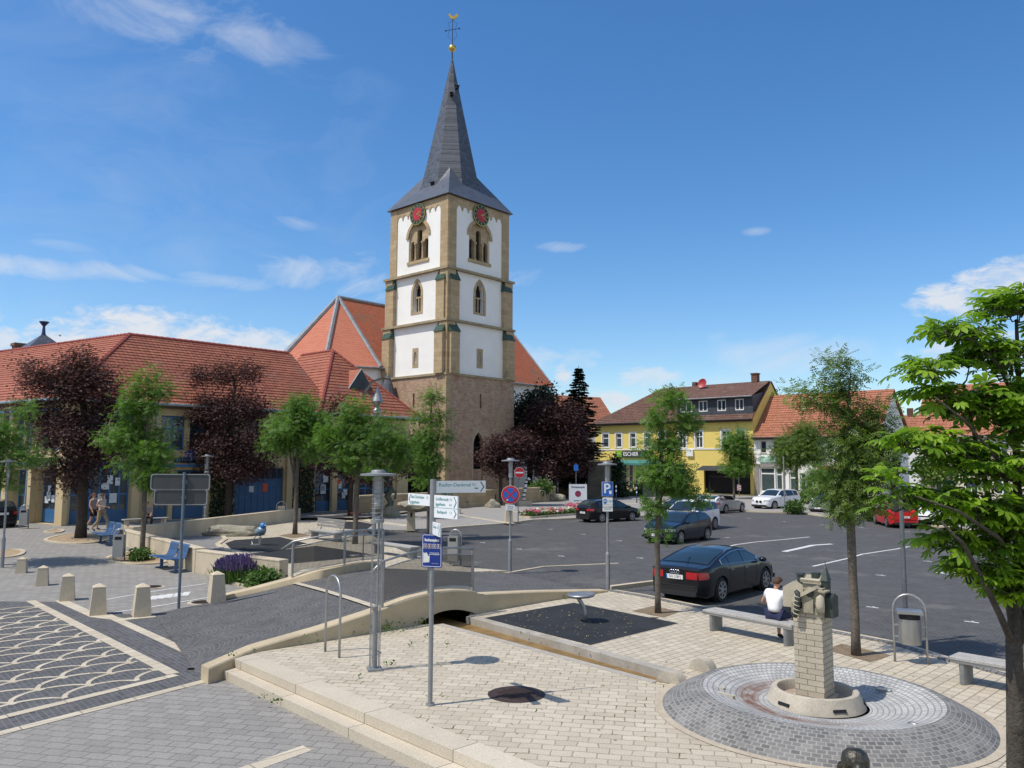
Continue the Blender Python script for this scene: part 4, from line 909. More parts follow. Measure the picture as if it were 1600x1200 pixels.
b = MB(); b.T = TR((fx(962)+fx(972))/2, -.21, 4.6) @ FRONT; b.lathe([(.2, 0), (.0001, .02)], 10); b.box((0, .18, .01), (.22, .05, .01), .5); b.build('emblem', mat('pale_green', (.5, .75, .25), .5), s2)
for dx_, c in ((0, (.03, .35, .5)), (.75, (.05, .5, .42)), (1.5, (.35, .6, .1))):
    b = MB(); x = fx(1001)+dx_; fpl(b, [(x, 4.45), (x+.25, 4.5), (x+.55, 4.8), (x+.3, 4.72), (x+.05, 4.85)], [], -.215, -.2, I4); b.build('bird_emblem', mat('bird_%d' % int(dx_*4), c, .5), sg)
b = MB(); b.b2(fx(1073), fx(1083), -.25, -.03, 4.4, 5.2); b.build('white_sign', m_wtr, yh)
def wroof(name, pts, fs, m, par): q = MB(); q.add(pts, fs); return q.build(name, m, par)
xr_ = fx(1052)
b = MB(); courses(b, (-.5, -.5, EY-.05), (LY+.15, -.5, EY-.05), (LY+.15, 5, RY), (xr_*.62, 5, RY), .4, .035); b.add([(LY+.15, 5, RY), (xr_*.62, 5, RY), (LY+.15, 10.5, EY-.05), (-.5, 10.5, EY-.05)], [(1, 0, 2, 3)]); b.build('roof', m_brown, yh)
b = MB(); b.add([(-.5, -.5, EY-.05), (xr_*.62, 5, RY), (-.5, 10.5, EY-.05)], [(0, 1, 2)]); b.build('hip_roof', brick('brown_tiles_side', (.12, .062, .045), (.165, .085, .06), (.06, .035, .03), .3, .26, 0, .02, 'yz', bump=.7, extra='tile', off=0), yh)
b = MB(); b.tube([(-.5, -.6, EY-.05), (LY, -.6, EY-.05)], .1, 6); b.b2(-.4, LY, -.45, 0, EY-.3, EY-.1); b.build('gutter', mat('dark_gutter', (.07, .05, .045), .6), yh)
d0, d1 = fx(1057), fx(1175); yy = .25; zf = lambda y: EY-.05+(RY-EY)*(y+.5)/5.5
dw_ = [(d0+.35, d0+2.0, zf(yy)+.45, 11.0), (fx(1090), fx(1104), zf(yy)+.45, 11.0), (fx(1119), fx(1133), zf(yy)+.45, 11.0), (fx(1147), fx(1161), zf(yy)+.45, 11.0)]
b = MB(); wallgrid(b, d0, d1, zf(yy)-.1, 11.35, dw_, TR(0, yy, 0), .2); b.add([(d0, yy, zf(yy)-.1), (d0, yy, 11.35), (d0, 3.2, 11.9)], [(0, 2, 1)]); b.add([(d1, yy, zf(yy)-.1), (d1, yy, 11.35), (d1, 3.2, 11.9)], [(0, 1, 2)])
dm = b.build('dormer', m_slc, yh)
b = MB(); b.b2(d0+.1, d1-.1, yy+.4, yy+.5, zf(yy), 11.3); b.build('dark_interior', m_dark, dm)
for w in dw_: window(dm, TR(0, yy, 0), *w, m_wtr, m_gl, .1, 2, 1, .12)
b = MB(); b.add([(d0-.2, yy-.45, 11.25), (d1+.1, yy-.45, 11.25), (d1+.1, 4.9, RY+.06), (d0-.2, 4.9, RY+.06)], [(0, 1, 2, 3), (3, 2, 1, 0)]); b.build('dormer_roof', m_brown, dm)
b = MB(); b.tube([(d0-.2, yy-.5, 11.22), (d1+.1, yy-.5, 11.22)], .08, 6); b.build('gutter', m_lead, dm)
b = MB(); x = fx(1153); b.b2(x-.35, x+.35, 4.4, 5.2, RY-1, RY+.9); b.b2(x-.42, x+.42, 4.33, 5.27, RY+.9, RY+1.05); b.build('chimney', m_brown, yh)
b = MB(); b.b2(fx(1052), fx(1052)+.5, 4.7, 5.3, RY-1, RY+.5); b.build('chimney', m_brown, yh)
b = MB(); x = fx(1076); b.T = TR(x, 3.6, RY+.1) @ Matrix.Rotation(R(75), 4, 'X'); b.lathe([(.001, 0), (.3, .04), (.58, .16), (.60, .18), (.3, .06), (.001, .02)], 20); b.cyl((0, 0, 0), (0, -.9, -.1), .04, .04, 6); b.build('satellite_dish', mat('dish_red', (.38, .04, .04), .4), yh)
b = MB(); x = fx(1099); b.box((x, 2.9, zf(2.9)+.42), (.7, .9, .08), M=Matrix.Rotation(math.atan2(2.0, 5.3), 4, 'X')); b.build('skylight', m_wtr, yh)
# white shop house
W0 = L0+hu*(LY+.05); W0.z = .03
wh = T('white_shop_house', 'white shop house with orange tiled roof and pale green fascia beside the yellow house', 'house', W0, HA)
fx = lambda px: facadex(W0, px)
LW = fx(1371); EW, RW = 6.55, 11.6
up = [(fx(1187), fx(1196), 5.15, 6.2-.05), (fx(1207), fx(1217), 5.15, 6.15), (fx(1240), fx(1251), 5.15, 6.15), (fx(1290), fx(1302), 5.15, 6.15), (fx(1325), fx(1338), 5.15, 6.15)]
up = [(a, b_, 4.75, 6.1) for a, b_, _, _ in up]
shop = [(fx(1185), fx(1208), .45, 3.15), (fx(1209), fx(1220), .1, 3.15), (fx(1230), fx(1243), .1, 2.7), (fx(1247), fx(1256), .4, 2.6), (fx(1275), fx(1330), .3, 2.8)]
b = MB(); wallgrid(b, 0, LW, -.2, EW, up+shop, I4, .3); b.add([(LW, 0, -.2), (LW, 10, -.2), (LW, 10, EW), (LW, 5, RW-.15), (LW, 0, EW)], [(0, 1, 2, 3, 4)]); b.add([(0, 0, EW-2), (0, 0, EW), (0, 5, RW-.1), (0, 10, EW), (0, 10, 2)], [(4, 3, 2, 1, 0)]); b.build('wall', m_render, wh)
b = MB(); b.b2(.3, LW-.3, .6, 9.8, -.1, EW-.2); b.build('dark_interior', m_dark, wh)
for w in up: window(wh, I4, *w, mat('beige_frame', (.5, .45, .36), .7), m_gl, .16, 1, 1, .1, sill=True)
for w in shop: window(wh, I4, *w, m_wtr, m_glb, .22, 1, 1, .14, name='shop_window', transom=.75)
b = MB(); b.b2(0, fx(1224), -.08, 0, 3.2, 3.55); b.b2(0, fx(1184), -.08, 0, -.1, 3.2); b.b2(fx(1221), fx(1224), -.08, 0, -.1, 3.2); b.build('grey_surround', mat('grey_stone', (.30, .27, .25), .8), wh)
b = MB(); b.b2(fx(1185.5), fx(1219), -.15, -.02, 3.75, 4.35); fs_ = b.build('fascia', mat('mint_sign', (.40, .68, .54), .6), wh)
b = MB()
for i in range(5): x = fx(1190)+i*.45; b.tube([(x, -.16, 3.9), (x+.15, -.17, 4.2), (x+.3, -.17, 3.92), (x+.42, -.16, 4.1)], .03, 5)
b.build('fascia_script', m_wtr, fs_)
b = MB(); b.b2(fx(1276), fx(1335), -.3, -.02, 3.0, 3.35); b.build('red_fascia', mat('red_sign', (.45, .08, .03), .6), wh)
b = MB(); x0, x1 = fx(1294), fx(1320); b.add([(x0, -.3, 2.9), (x1, -.3, 2.9), (x1, -1.9, 2.4), (x0, -1.9, 2.4)], [(0, 1, 2, 3), (3, 2, 1, 0)]); b.build('blue_awning', mat('blue_canvas', (.06, .10, .25), .7), wh)
b = MB(); courses(b, (-.02, -.5, EW-.1), (LW+.3, -.5, EW-.1), (LW+.3, 5, RW), (-.02, 5, RW), .42); b.add([(LW+.3, 5, RW), (-.02, 5, RW), (LW+.3, 10.5, EW-.1), (-.02, 10.5, EW-.1)], [(1, 0, 2, 3)]); b.build('roof', m_tileW, wh)
b = MB(); b.tube([(0, -.58, EW-.1), (LW+.2, -.58, EW-.1)], .1, 6); b.b2(0, LW, -.4, 0, EW-.3, EW-.12); b.build('gutter', mat('dark_gutter', (0, 0, 0)), wh)
def simple_house(name, lab, px, d, rz, L, Dp, ez, rz_, wm, rm, wins=(), chim=False, cat='house'):
    P = D(px, 722, d); P.z = .03; t = T(name, lab, cat, P, rz)
    b = MB(); ops = [w for w in wins]; wallgrid(b, 0, L, -.2, ez, ops, I4, .25); m = Dp/2
    b.add([(L, 0, -.2), (L, Dp, -.2), (L, Dp, ez), (L, m, rz_-.1), (L, 0, ez)], [(0, 1, 2, 3, 4)]); b.add([(0, 0, -.2), (0, 0, ez), (0, m, rz_-.1), (0, Dp, ez), (0, Dp, -.2)], [(0, 1, 2, 3, 4)]); b.build('wall', wm, t)
    b = MB(); b.b2(.3, L-.3, .5, Dp-.3, -.1, ez-.2); b.build('dark_interior', m_dark, t)
    b = MB(); s = (rz_-ez)/m*.5; courses(b, (-.35, -.5, ez-s), (L+.35, -.5, ez-s), (L+.35, m, rz_), (-.35, m, rz_), .42); b.add([(L+.35, m, rz_), (-.35, m, rz_), (L+.35, Dp+.5, ez-s), (-.35, Dp+.5, ez-s)], [(1, 0, 2, 3)]); b.build('roof', rm, t)
    for w in wins: window(t, I4, *w, m_wtr, m_gl, .14, 2, 1, .1)
    if chim: b = MB(); b.b2(L*.6, L*.6+.7, m-.35, m+.35, rz_-1, rz_+1); b.build('chimney', m_brown, t)
    b = MB(); b.tube([(-.3, -.55, ez-s), (L+.3, -.55, ez-s)], .09, 6); b.build('gutter', m_lead, t); return t
P = D(1437, 722, 74)
w = [(x, x+1.1, z, z+1.4) for x in (1.2, 3.6, 6.0, 9, 12, 15, 18, 21, 24) for z in (1.0, 4.2)]
simple_house('corner_house', 'cream house with broad orange tiled roof behind the chestnut tree at the right edge', 1437, 74, HA, 28, 9, 6.6, 11.2, mat('cream_render', (.62, .56, .44), .85), m_tileW, w)
simple_house('white_cottage', 'small distant white house with red roof seen between the slim tree and the chestnut', 1376, 112, R(-12), 8, 8, 7.6, 10.6, m_render, m_tileW, [(3, 4.1, 5.2, 6.4), (5.6, 6.7, 2, 3.4)], True)
simple_house('white_cottage', 'white house with red roof half hidden behind the dark fir tree', 868, 128, R(30), 13, 12, 9.0, 15.0, m_render, m_tileW, [(9, 10, 6, 7.4), (5, 6, 6, 7.4)])
simple_house('far_house', 'low distant house with red roof behind the churchyard maples', 800, 150, R(10), 16, 10, 7.5, 12.0, m_render, m_tileW)
# sandstone gatehouse and pier right of the tower
P = D(872, 780, 88); gh = T('gatehouse', 'beige sandstone gatehouse wall with steep gable between the maples and the yellow house', 'gatehouse', (P.x, P.y, .03), R(-20))
b = MB(); b.b2(0, 4.0, 0, 3, -.2, 3.6); fpl(b, [(.8, 3.6), (4.0, 3.6), (4.0, 4.8), (2.6, 6.6)], [], -.004, .4, I4); b.build('wall', m_ashlar, gh)
b = MB(); b.b2(2.7, 2.9, -.12, 0, -.1, 3.6); b.b2(3.6, 4.1, -.15, 0, 3.4, 3.8); b.b2(-.1, 2.4, -.1, 0, 3.5, 3.7); b.build('string_course', m_trim, gh)
b = MB(); b.add([(.6, -.2, 3.55), (2.6, -.2, 6.75), (2.6, 3, 6.75), (.6, 3, 3.55), (4.3, -.2, 4.6), (4.3, 3, 4.6)], [(0, 1, 2, 3), (1, 4, 5, 2)]); b.build('roof', m_trim, gh)
P = D(917, 785, 80); pr = T('stone_pier', 'dark weathered stone pier with sloping left side behind the black estate car', 'stone pier', (P.x, P.y, .03), 0)
b = MB(); b.T = I4; q = [(0, 0), (2.45, 0), (2.45, 3.7), (.25, 3.7)]; fpl(b, q, [], 0, 1.2, I4); b.build('pier', mat('dark_weathered_stone', (.085, .08, .065), .9, var=.35, scale=1.2, fine=.3, fscale=12, bump=.4), pr)
b = MB(); b.b2(.1, 2.6, -.15, 1.3, 3.7, 3.85); b.build('coping', m_trim, pr)
# churchyard wall
P0, P1_ = U(560, 806, .0), U(868, 783, 0); b = MB(); dd = (P1_-P0); L = dd.length; wl_ = T('churchyard_wall', 'long low sandstone wall in front of the church tower', 'wall', P0, math.atan2(dd.y, dd.x))
b = MB(); b.b2(0, L, 0, .4, -.2, 1.25); b.build('wall', m_ashlar, wl_); b = MB()
for i in range(10): b.bev(L*i/10+.005, L*(i+1)/10-.005, -.06, .46, 1.25, 1.38, .03)
b.build('coping', m_stone2, wl_)
b = MB(); b.b2(L*.62, L*.62+.12, -.01, .0, .5, .95); b.build('slot', m_dark, wl_)
# low walls round the stream garden
def lowwall(P, Q, h, t, lab, zf=0, mw=m_stone):
    dd = Q-P; L = dd.length; o = T('garden_wall', lab, 'garden wall', (P.x, P.y, 0), math.atan2(dd.y, dd.x)); b = MB(); b.b2(0, L, -t/2, t/2, -.5, h-.02); b.build('wall', mw, o)
    b = MB(); n = max(2, int(L/1.2))
    for i in range(n): b.bev(L*i/n+.003, L*(i+1)/n-.003, -t/2-.012, t/2+.012, h-.019, h+.03, .012)
    b.build('coping', mw, o); return o
wa, wb, wc = Vector((-17.35, 36.0, 0)), Vector((-11.0, 28.5, 0)), Vector((-7.25, 25.75, 0))
lowwall(wa, wb, .66, .34, 'pale low garden wall behind the two blue benches')
lowwall(wb+(wc-wb).normalized()*.0, wc, .60, .34, 'pale low garden wall behind the lavender, ending at the bridge railing')
lowwall(wa+Vector((.1, .35, 0)), Vector((-13.5, 50.8, 0)), .72, .34, 'shaded low garden wall behind the boulder, in front of the blue gate')
# ================================================================== STREET FURNITURE
m_steel = mat('stainless_steel', (.40, .40, .39), .40, .75, var=.08, scale=3, fine=.1, fscale=60)
m_galv = mat('galvanised_post', (.30, .31, .315), .5, .4, var=.12, scale=4, fine=.15, fscale=50)
m_dgalv = mat('grey_painted_post', (.19, .205, .22), .45, .5, var=.1, scale=4)
m_signback = mat('dark_sign_back', (.055, .06, .062), .55, var=.12, scale=3)
m_signw = mat('sign_white', (.76, .78, .79), .4, var=.03, fine=.03)
m_signb = mat('sign_navy', (.012, .035, .22), .35, var=.05, fine=.03); m_signb2 = mat('traffic_blue', (.015, .13, .50), .35, var=.04, fine=.03)
m_signr = mat('traffic_red', (.52, .02, .03), .35, var=.04, fine=.03); m_teal = mat('teal_lettering', (.05, .28, .29), .5, var=.03)
m_wood = mat('weathered_bench_wood', (.40, .385, .36), .8, var=.14, scale=6, fine=.3, fscale=35, bump=.3)
m_bluemesh = mat('blue_bench_metal', (.075, .15, .29), .55, .1, var=.1, scale=5); m_lampglass = glass('lamp_glass', (.30, .31, .32), .15, .6)
def wp(px, py, zf=None, z=0): return UL(px, py) if zf else U(px, py, z)
# -- stone bollards
def bollard():
    t = T('stone_bollard', 'x', 'bollard', group='tapered stone bollards along the plaza edge'); b = MB(); hw = .19; b.box((0, 0, .33), (2*hw+.03, 2*hw+.03, .70), taper=.74); b.build('shaft', m_stone, t)
    b = MB(); w = .155
    b.add([(-w, -w, .684), (w, -w, .684), (w, w, .684), (-w, w, .684), (-w, -w, .715), (w, -w, .715), (w, w, .715), (-w, w, .715), (0, 0, .80)],
          [(3, 2, 1, 0), (0, 1, 5, 4), (1, 2, 6, 5), (2, 3, 7, 6), (3, 0, 4, 7), (4, 5, 8), (5, 6, 8), (6, 7, 8), (7, 4, 8)]); b.build('cap', m_stone, t); return t
bol = bollard()
bl = ((33, 901, 'leftmost of the row of tapered stone bollards'), (66, 918, 'second bollard from the left in the row'), (105, 938, 'third bollard from the left, beside the start of the dark paving'),
      (153, 960, 'fourth bollard from the left, at the bend of the pale kerb'), (221, 962, 'fifth bollard from the left, left of the grey double sign post'), (338, 941, 'rightmost and tallest looking bollard, in front of the lavender'))
for i, (x, y, l) in enumerate(bl):
    o = bol if i == 0 else copy_tree(bol); o.location = U(x, y, -.30); o.location.z = -.30 if i < 5 else -.27; o.rotation_euler = (0, 0, R(20+i*3)); o['label'] = l; s = (.86, .88, .98, 1.02, 1.06, 1.08)[i]; o.scale = (s, s, s)
for px, py, z, l, h in ((795, 817, -.02, 'sandstone post with a slot at the car park edge, behind the no-stopping sign', 1.15), (642, 829, 0, 'broad sandstone post under the boulder, left of the signpost', 1.2)):
    t = T('stone_post', l, 'stone post', U(px, py, z), R(10)); b = MB(); b.box((0, 0, h/2), (.48, .42, h), taper=.8); b.build('shaft', m_stone, t); b = MB(); b.box((0, -.198, h*.72), (.09, .03, .25)); b.build('slot', m_dark, t)
# -- litter bins hanging in a hoop
def bin_hoop(p, rz, lab, h=1.28, w=.56, style=0):
    t = T('litter_bin', lab, 'litter bin', p, rz, 'stainless litter bins'); b = MB(); b.arch(w, h, .022, 10); b.build('hoop', m_steel, t, 'all')
    zb, zt = h*.28, h*.74; b = MB(); b.lathe([(.0001, zb), (.19, zb), (.195, zb+.02), (.195, zt-.14)], 28)
    b.build('bin_body', m_steel, t, True)
    b = MB(); b.lathe([(.185, zt-.16), (.185, zt-.02)], 28); b.build('bin_opening', m_dark, t)
    b = MB(); b.box((0, 0, zt+.01), (.44, .40, .05)); b.lathe([(.20, zt-.14), (.20, zt-.12), (.19, zt-.12)], 28); b.box((0, .17, zt-.07), (.34, .06, .14)); b.build('lid', m_steel, t)
    b = MB()
    for s in (-1, 1): b.box((s*.235, 0, zb+.12), (.08, .04, .03)); b.box((s*.235, 0, zt-.25), (.08, .04, .03))
    b.build('bracket', m_steel, t); return t
bin_hoop(U(1424, 1036), R(-22), 'large stainless litter bin in a hoop beside the right hand bench')
def bin_tall(p, rz, lab, s=1.0):
    t = T('litter_bin', lab, 'litter bin', p, rz, 'stainless litter bins'); t.scale = (s, s, s); b = MB(); b.arch(.40, 1.22, .025, 8, (.0, .17, 0)); b.build('hoop', m_steel, t, 'all')
    b = MB(); b.box((0, 0, .60), (.36, .30, .84)); b.build('bin_body', m_steel, t); b = MB(); b.box((0, -.152, .90), (.24, .01, .12)); b.build('bin_opening', m_dark, t); return t
bin_tall(UL(184, 878), R(15), 'grey litter bin in the gravel bed between the blue benches')
bin_tall(UL(36, 826), R(20), 'grey litter bin in front of the town hall pillars at far left')
bin_tall(U(709, 884), R(-15), 'grey box litter bin with a hoop right of the blue Rathausplatz sign', 1.05)
# -- bare hoops
def hoop(p, rz, lab, w=.5, h=1.1, filled=False):
    t = T('steel_hoop', lab, 'bicycle hoop', p, rz); b = MB(); b.arch(w, h, .026, 10); b.build('hoop', m_steel, t, 'all')
    if filled: b = MB(); b.box((0, .02, h*.45), (w*.72, .03, h*.62)); b.build('panel', m_stone, t)
    return t
a, c = U(508, 1018), U(530, 1028); dd = c-a
hoop((a+c)/2, math.atan2(dd.y, dd.x), 'tall bare steel hoop on the terrace beside the near lamp column', dd.length, 1.52)
hoop(U(439, 812, .15), R(30), 'steel hoop with a stone panel in front of the blue gate', .62, 1.1, True)
hoop(U(847, 785, .03), R(5), 'steel hoop at the churchyard wall behind the striped statue', .55, 1.1)
hoop(U(1243, 781, .03), R(5), 'steel hoop by the parked white off-road car', .6, 1.1)
# -- lamps with a disc reflector
def disc_lamp(p, lab, h=3.62, cage=True, r=.33, rz=0):
    t = T('street_lamp', lab, 'street lamp', p, rz, 'disc topped street lamps')
    b = MB()
    if cage:
        b.box((0, 0, .02), (.26, .26, .04)); b.cyl((.03, 0, .0), (.03, 0, h-.9), .020, n=10); b.cyl((-.01, 0, 0), (-.01, 0, 1.12), .044, n=12); b.lathe([(.054, 1.08), (.058, 1.14), (.03, 1.16)], 16, (-.01, 0, 0))
        for q in range(4):
            a = math.pi/4+q*math.pi/2; x, y = .115*math.cos(a), .115*math.sin(a); b.cyl((x, y, 0), (x, y, h-.08), .008, n=6)
    else: b.cyl((0, 0, 0), (0, 0, 1.05), .065, n=14); b.cyl((0, 0, 1.05), (0, 0, 1.12), .065, .038, 14); b.cyl((0, 0, 1.1), (0, 0, h-.62), .038, n=12)
    b.build('lamp_post', m_galv, t, True)
    if cage:
        b = MB()
        for z in [.25+i*.42 for i in range(8)]:
            if z > h-.3: break
            pts = [(.115*math.cos(math.pi/4+q*math.pi/2), .115*math.sin(math.pi/4+q*math.pi/2), z) for q in range(5)]; b.tube(pts, .005, 4)
        for z in [h-.72+i*.085 for i in range(8)]: b.lathe([(.118, z), (.122, z+.004), (.118, z+.008)], 16, cap=False)
        b.build('cage_ring', m_galv, t)
        b = MB(); b.lathe([(.125, h-.90), (.125, h-.84), (.08, h-.82), (.08, h-.80)], 16); b.build('collar', m_galv, t, True)
    b = MB(); b.lathe([(.0001, h-.62), (.055, h-.62), (.07, h-.30), (.07, h-.05), (.0001, h-.05)], 16); b.build('lamp_glass', m_lampglass, t, True)
    b = MB(); b.lathe([(.0001, h-.62), (.07, h-.60), (.07, h-.45), (.0001, h-.42)], 12); b.build('lamp_base', m_steel, t, True)
    b = MB(); b.lathe([(.0001, h-.02), (r, h-.035), (r, h), (.14, h+.015), (.13, h+.05), (.12, h+.07), (.0001, h+.075)], 28); b.build('lamp_shade', m_galv, t, True); return t
disc_lamp(U(585, 1047), 'nearest street lamp with a cage of thin rods under a flat disc, on the terrace', 3.55, rz=.3)
disc_lamp(U(797, 893), 'street lamp with a disc top carrying the round no-stopping sign', 3.82, False, .32)
disc_lamp(U(950, 922), 'street lamp with a disc top carrying the blue parking sign', 3.72, False, .29)
P = D(320, 812, 43); disc_lamp((P.x, P.y, .14), 'distant caged disc lamp in front of the town hall name board', 3.85)
P = UL(3, 887); disc_lamp(P, 'disc lamp cut by the left edge of the photo', 3.85, False, .3)
# tall mast with sail reflector behind the near lamp
P = U(585, 838); t = T('light_mast', 'tall slender light mast with a curved reflector sail rising behind the near lamp', 'light mast', P, R(0)); zt = D(597, 592, P.y).z
b = MB(); b.cyl((0, 0, 0), (0, 0, zt-1.2), .07, .05, 10); b.build('mast', m_galv, t, True)
b = MB(); b.lathe([(.05, zt-1.9), (.22, zt-1.75), (.22, zt-1.6), (.10, zt-1.45), (.16, zt-1.3), (.30, zt-1.15), (.24, zt-.95), (.10, zt-.6), (.03, zt-.35)], 16); b.build('lamp_head', m_steel, t, True)
b = MB(); pts = [(-.75, zt-1.05), (-.6, zt-.6), (-.25, zt-.15), (.3, zt+.02), (.85, zt-.12)]; vs = [(x, y, z) for x, z in pts for y in (-.28, .28)]; n = len(pts)
b.add(vs+[(x, y, z+.03) for x, y, z in vs], [(2*i, 2*i+1, 2*i+3, 2*i+2) for i in range(n-1)]+[(2*n+2*i, 2*n+2*i+2, 2*n+2*i+3, 2*n+2*i+1) for i in range(n-1)])
b.cyl((-.55, 0, zt-.7), (-.2, 0, zt-1.3), .02); b.build('reflector_sail', m_steel, t)
# -- signs on the lamp posts
def rdisc(name, p, r, rz, lab, cat='traffic sign', pole=None, tilt=0):
    t = T(name, lab, cat, p, rz); return t
def disc(t, y, z, r, m, name, th=.006, ry=0):
    b = MB(); b.T = TR(0, y, z) @ FRONT; b.lathe([(r, 0), (r, th), (.0001, th)], 40); return b.build(name, m, t)
p = U(797, 893); zc = D(797, 773, p.y).z; t = T('no_stopping_sign', 'round blue no-stopping sign with a red cross and a small white plate below', 'traffic sign', (p.x, p.y-.06, p.z), 0)
b = MB(); b.T = TR(0, 0, zc) @ FRONT; b.lathe([(.315, -.01), (.315, .004), (.0001, .004)], 40); b.build('sign_rim', m_signw, t)
disc(t, -.004, zc, .305, m_signr, 'red_ring', .004); disc(t, -.009, zc, .235, m_signb2, 'blue_field', .004)
b = MB(); b.T = TR(0, -.0145, zc) @ FRONT
for a in (45, -45): b.box((0, 0, .001+.0005*(a > 0)), (.50, .052, .002), R(a))
b.build('red_cross', m_signr, t)
b = MB(); b.T = TR(-.05, -.016, zc-.17) @ FRONT; b.box((-.07, 0, .0), (.08, .055, .002)); b.build('sticker', m_signw, t)
z2 = D(797, 793, p.y).z; b = MB(); b.box((0, .0, z2), (.30, .012, .19)); pl = b.build('plate', m_signw, t); text('Mo-Sa\n8-18 h', .075, pl, m_bk, TR(0, -.008, z2) @ FRONT, depth=.001)
p = U(950, 922); t = T('parking_sign', 'blue parking sign with a white P above disc-parking plates', 'traffic sign', (p.x, p.y-.06, p.z), 0); z1 = D(950, 764, p.y).z; z2, z3 = D(950, 783, p.y).z, D(950, 792, p.y).z
b = MB(); b.box((0, .004, z1), (.335, .008, .43)); b.build('sign_rim', m_signw, t); b = MB(); b.box((0, -.003, z1), (.315, .008, .41)); f = b.build('blue_field', m_signb2, t)
text('P', .40, f, m_wt, TR(-.02, -.009, z1+.005) @ FRONT, bold=.008)
b = MB(); b.box((.085, -.010, z1-.10), (.07, .004, .10)); b.box((.06, -.0105, z1-.07), (.04, .004, .04)); b.build('parking_disc', m_signw, f)
b = MB(); b.box((0, .0, z2), (.30, .008, .22)); f = b.build('plate', m_signw, t); b = MB(); b.box((-.08, -.006, z2+.0), (.085, .004, .14)); g = b.build('disc_symbol', m_signb2, f)
b = MB(); b.box((-.08, -.009, z2+.01), (.03, .002, .06)); b.build('disc_mark', m_signw, g); text('2 Std.', .085, f, m_teal, TR(.06, -.006, z2) @ FRONT, depth=.001)
b = MB(); b.box((0, .0, z3-.03), (.30, .008, .20)); f = b.build('plate', m_signw, t); text('Mo-Fr 8-18h\nSa 8-13h', .055, f, m_bk, TR(0, -.006, z3-.03) @ FRONT, depth=.001)
# no entry
p = U(809.5, 817, -.02); t = T('no_entry_sign', 'round red no-entry sign with a white bar on a slim grey post', 'traffic sign', p, R(10)); zc = D(811, 738, p.y).z
b = MB(); b.cyl((0, 0, 0), (0, 0, zc+.3), .03, n=10); b.build('post', m_dgalv, t, True)
b = MB(); b.T = TR(.06, -.05, zc) @ FRONT; b.lathe([(.33, -.01), (.33, .004), (.0001, .004)], 32); b.build('sign_rim', m_signw, t)
b = MB(); b.T = TR(.06, -.055, zc) @ FRONT; b.lathe([(.315, 0), (.315, .004), (.0001, .004)], 32); b.build('red_field', m_signr, t)
b = MB(); b.box((.06, -.062, zc), (.50, .004, .095)); b.build('white_bar', m_signw, t)
# turn arrow signs
for px, py, base, lab in ((1155, 731, 776, 'round blue arrow sign on a grey post in front of the dark shop awning'), (1507, 779, 815, 'small round blue sign glimpsed through the chestnut leaves')):
    p = U(px, base, 0); zc = D(px, py, p.y).z; t = T('arrow_sign', lab, 'traffic sign', p, 0); b = MB(); b.cyl((0, 0, 0), (0, 0, zc+.3), .04, n=8); b.build('post', m_dgalv, t, True)
    b = MB(); b.T = TR(0, -.06, zc) @ FRONT; b.lathe([(.40, 0), (.40, .004), (.0001, .004)], 28); b.build('sign_rim', m_signw, t); disc(t, -.066, zc, .375, m_signb2, 'blue_field')
    b = MB(); b.T = TR(0, -.074, zc) @ FRONT; b.box((.05, -.02, 0), (.28, .09, .002)); b.add([(-.27, -.02, 0), (-.08, .13, 0), (-.08, -.17, 0)], [(0, 2, 1)]); b.box((.15, -.11, 0), (.09, .2, .003)); b.build('white_arrow', m_signw, t)
    if base == 776:
        z2 = D(1156, 762, p.y).z; b = MB(); b.box((0, -.05, z2), (.42, .02, .62)); pl = b.build('guide_plate', m_signw, t); b = MB()
        for k in (-1, 0, 1): fpl(b, [(-.2, z2+k*.22-.12), (.2, z2+k*.22+.02), (.2, z2+k*.22+.10), (-.2, z2+k*.22-.04)], [], -.066, -.062, I4)
        b.build('red_stripe', m_signr, pl)
# grey double sign seen from behind
p = UL(279, 951); t = T('double_sign', 'two grey sign boards with pale rims on one post, seen from behind', 'road sign', p, R(4)); zt = D(283, 738, p.y).z-p.z
b = MB(); b.cyl((0, 0, 0), (0, 0, zt), .04, n=12); b.build('post', mat('blue_grey_post', (.16, .20, .24), .5, .4), t, True)
for xa, xb, ya, yb in ((236, 326, 741.5, 765), (241, 322, 765.5, 788.5)):
    A_, B_ = D(xa, yb, p.y), D(xb, ya, p.y); x0, x1, z0_, z1_ = A_.x-p.x, B_.x-p.x, A_.z-p.z, B_.z-p.z; rr = .06
    def rrect(x0, x1, z0, z1, r, n=4):
        P = []
        for cx_, cz_, a0 in ((x1-r, z0+r, -90), (x1-r, z1-r, 0), (x0+r, z1-r, 90), (x0+r, z0+r, 180)): P += [(cx_+r*math.cos(R(a0+90*i/n)), cz_+r*math.sin(R(a0+90*i/n))) for i in range(n+1)]
        return P
    b = MB(); fpl(b, rrect(x0, x1, z0_, z1_, rr), [], .05, .075, I4); s_ = b.build('sign_board', m_signback, t)
    b = MB(); fpl(b, rrect(x0-.012, x1+.012, z0_-.012, z1_+.012, rr), [rrect(x0+.014, x1-.014, z0_+.014, z1_-.014, rr)], .035, .078, I4); b.build('sign_rim', m_galv, s_)
    b = MB(); b.b2(-.06, .06, .035, .05, (z0_+z1_)/2-.05, (z0_+z1_)/2+.05); b.build('clamp', m_galv, s_)
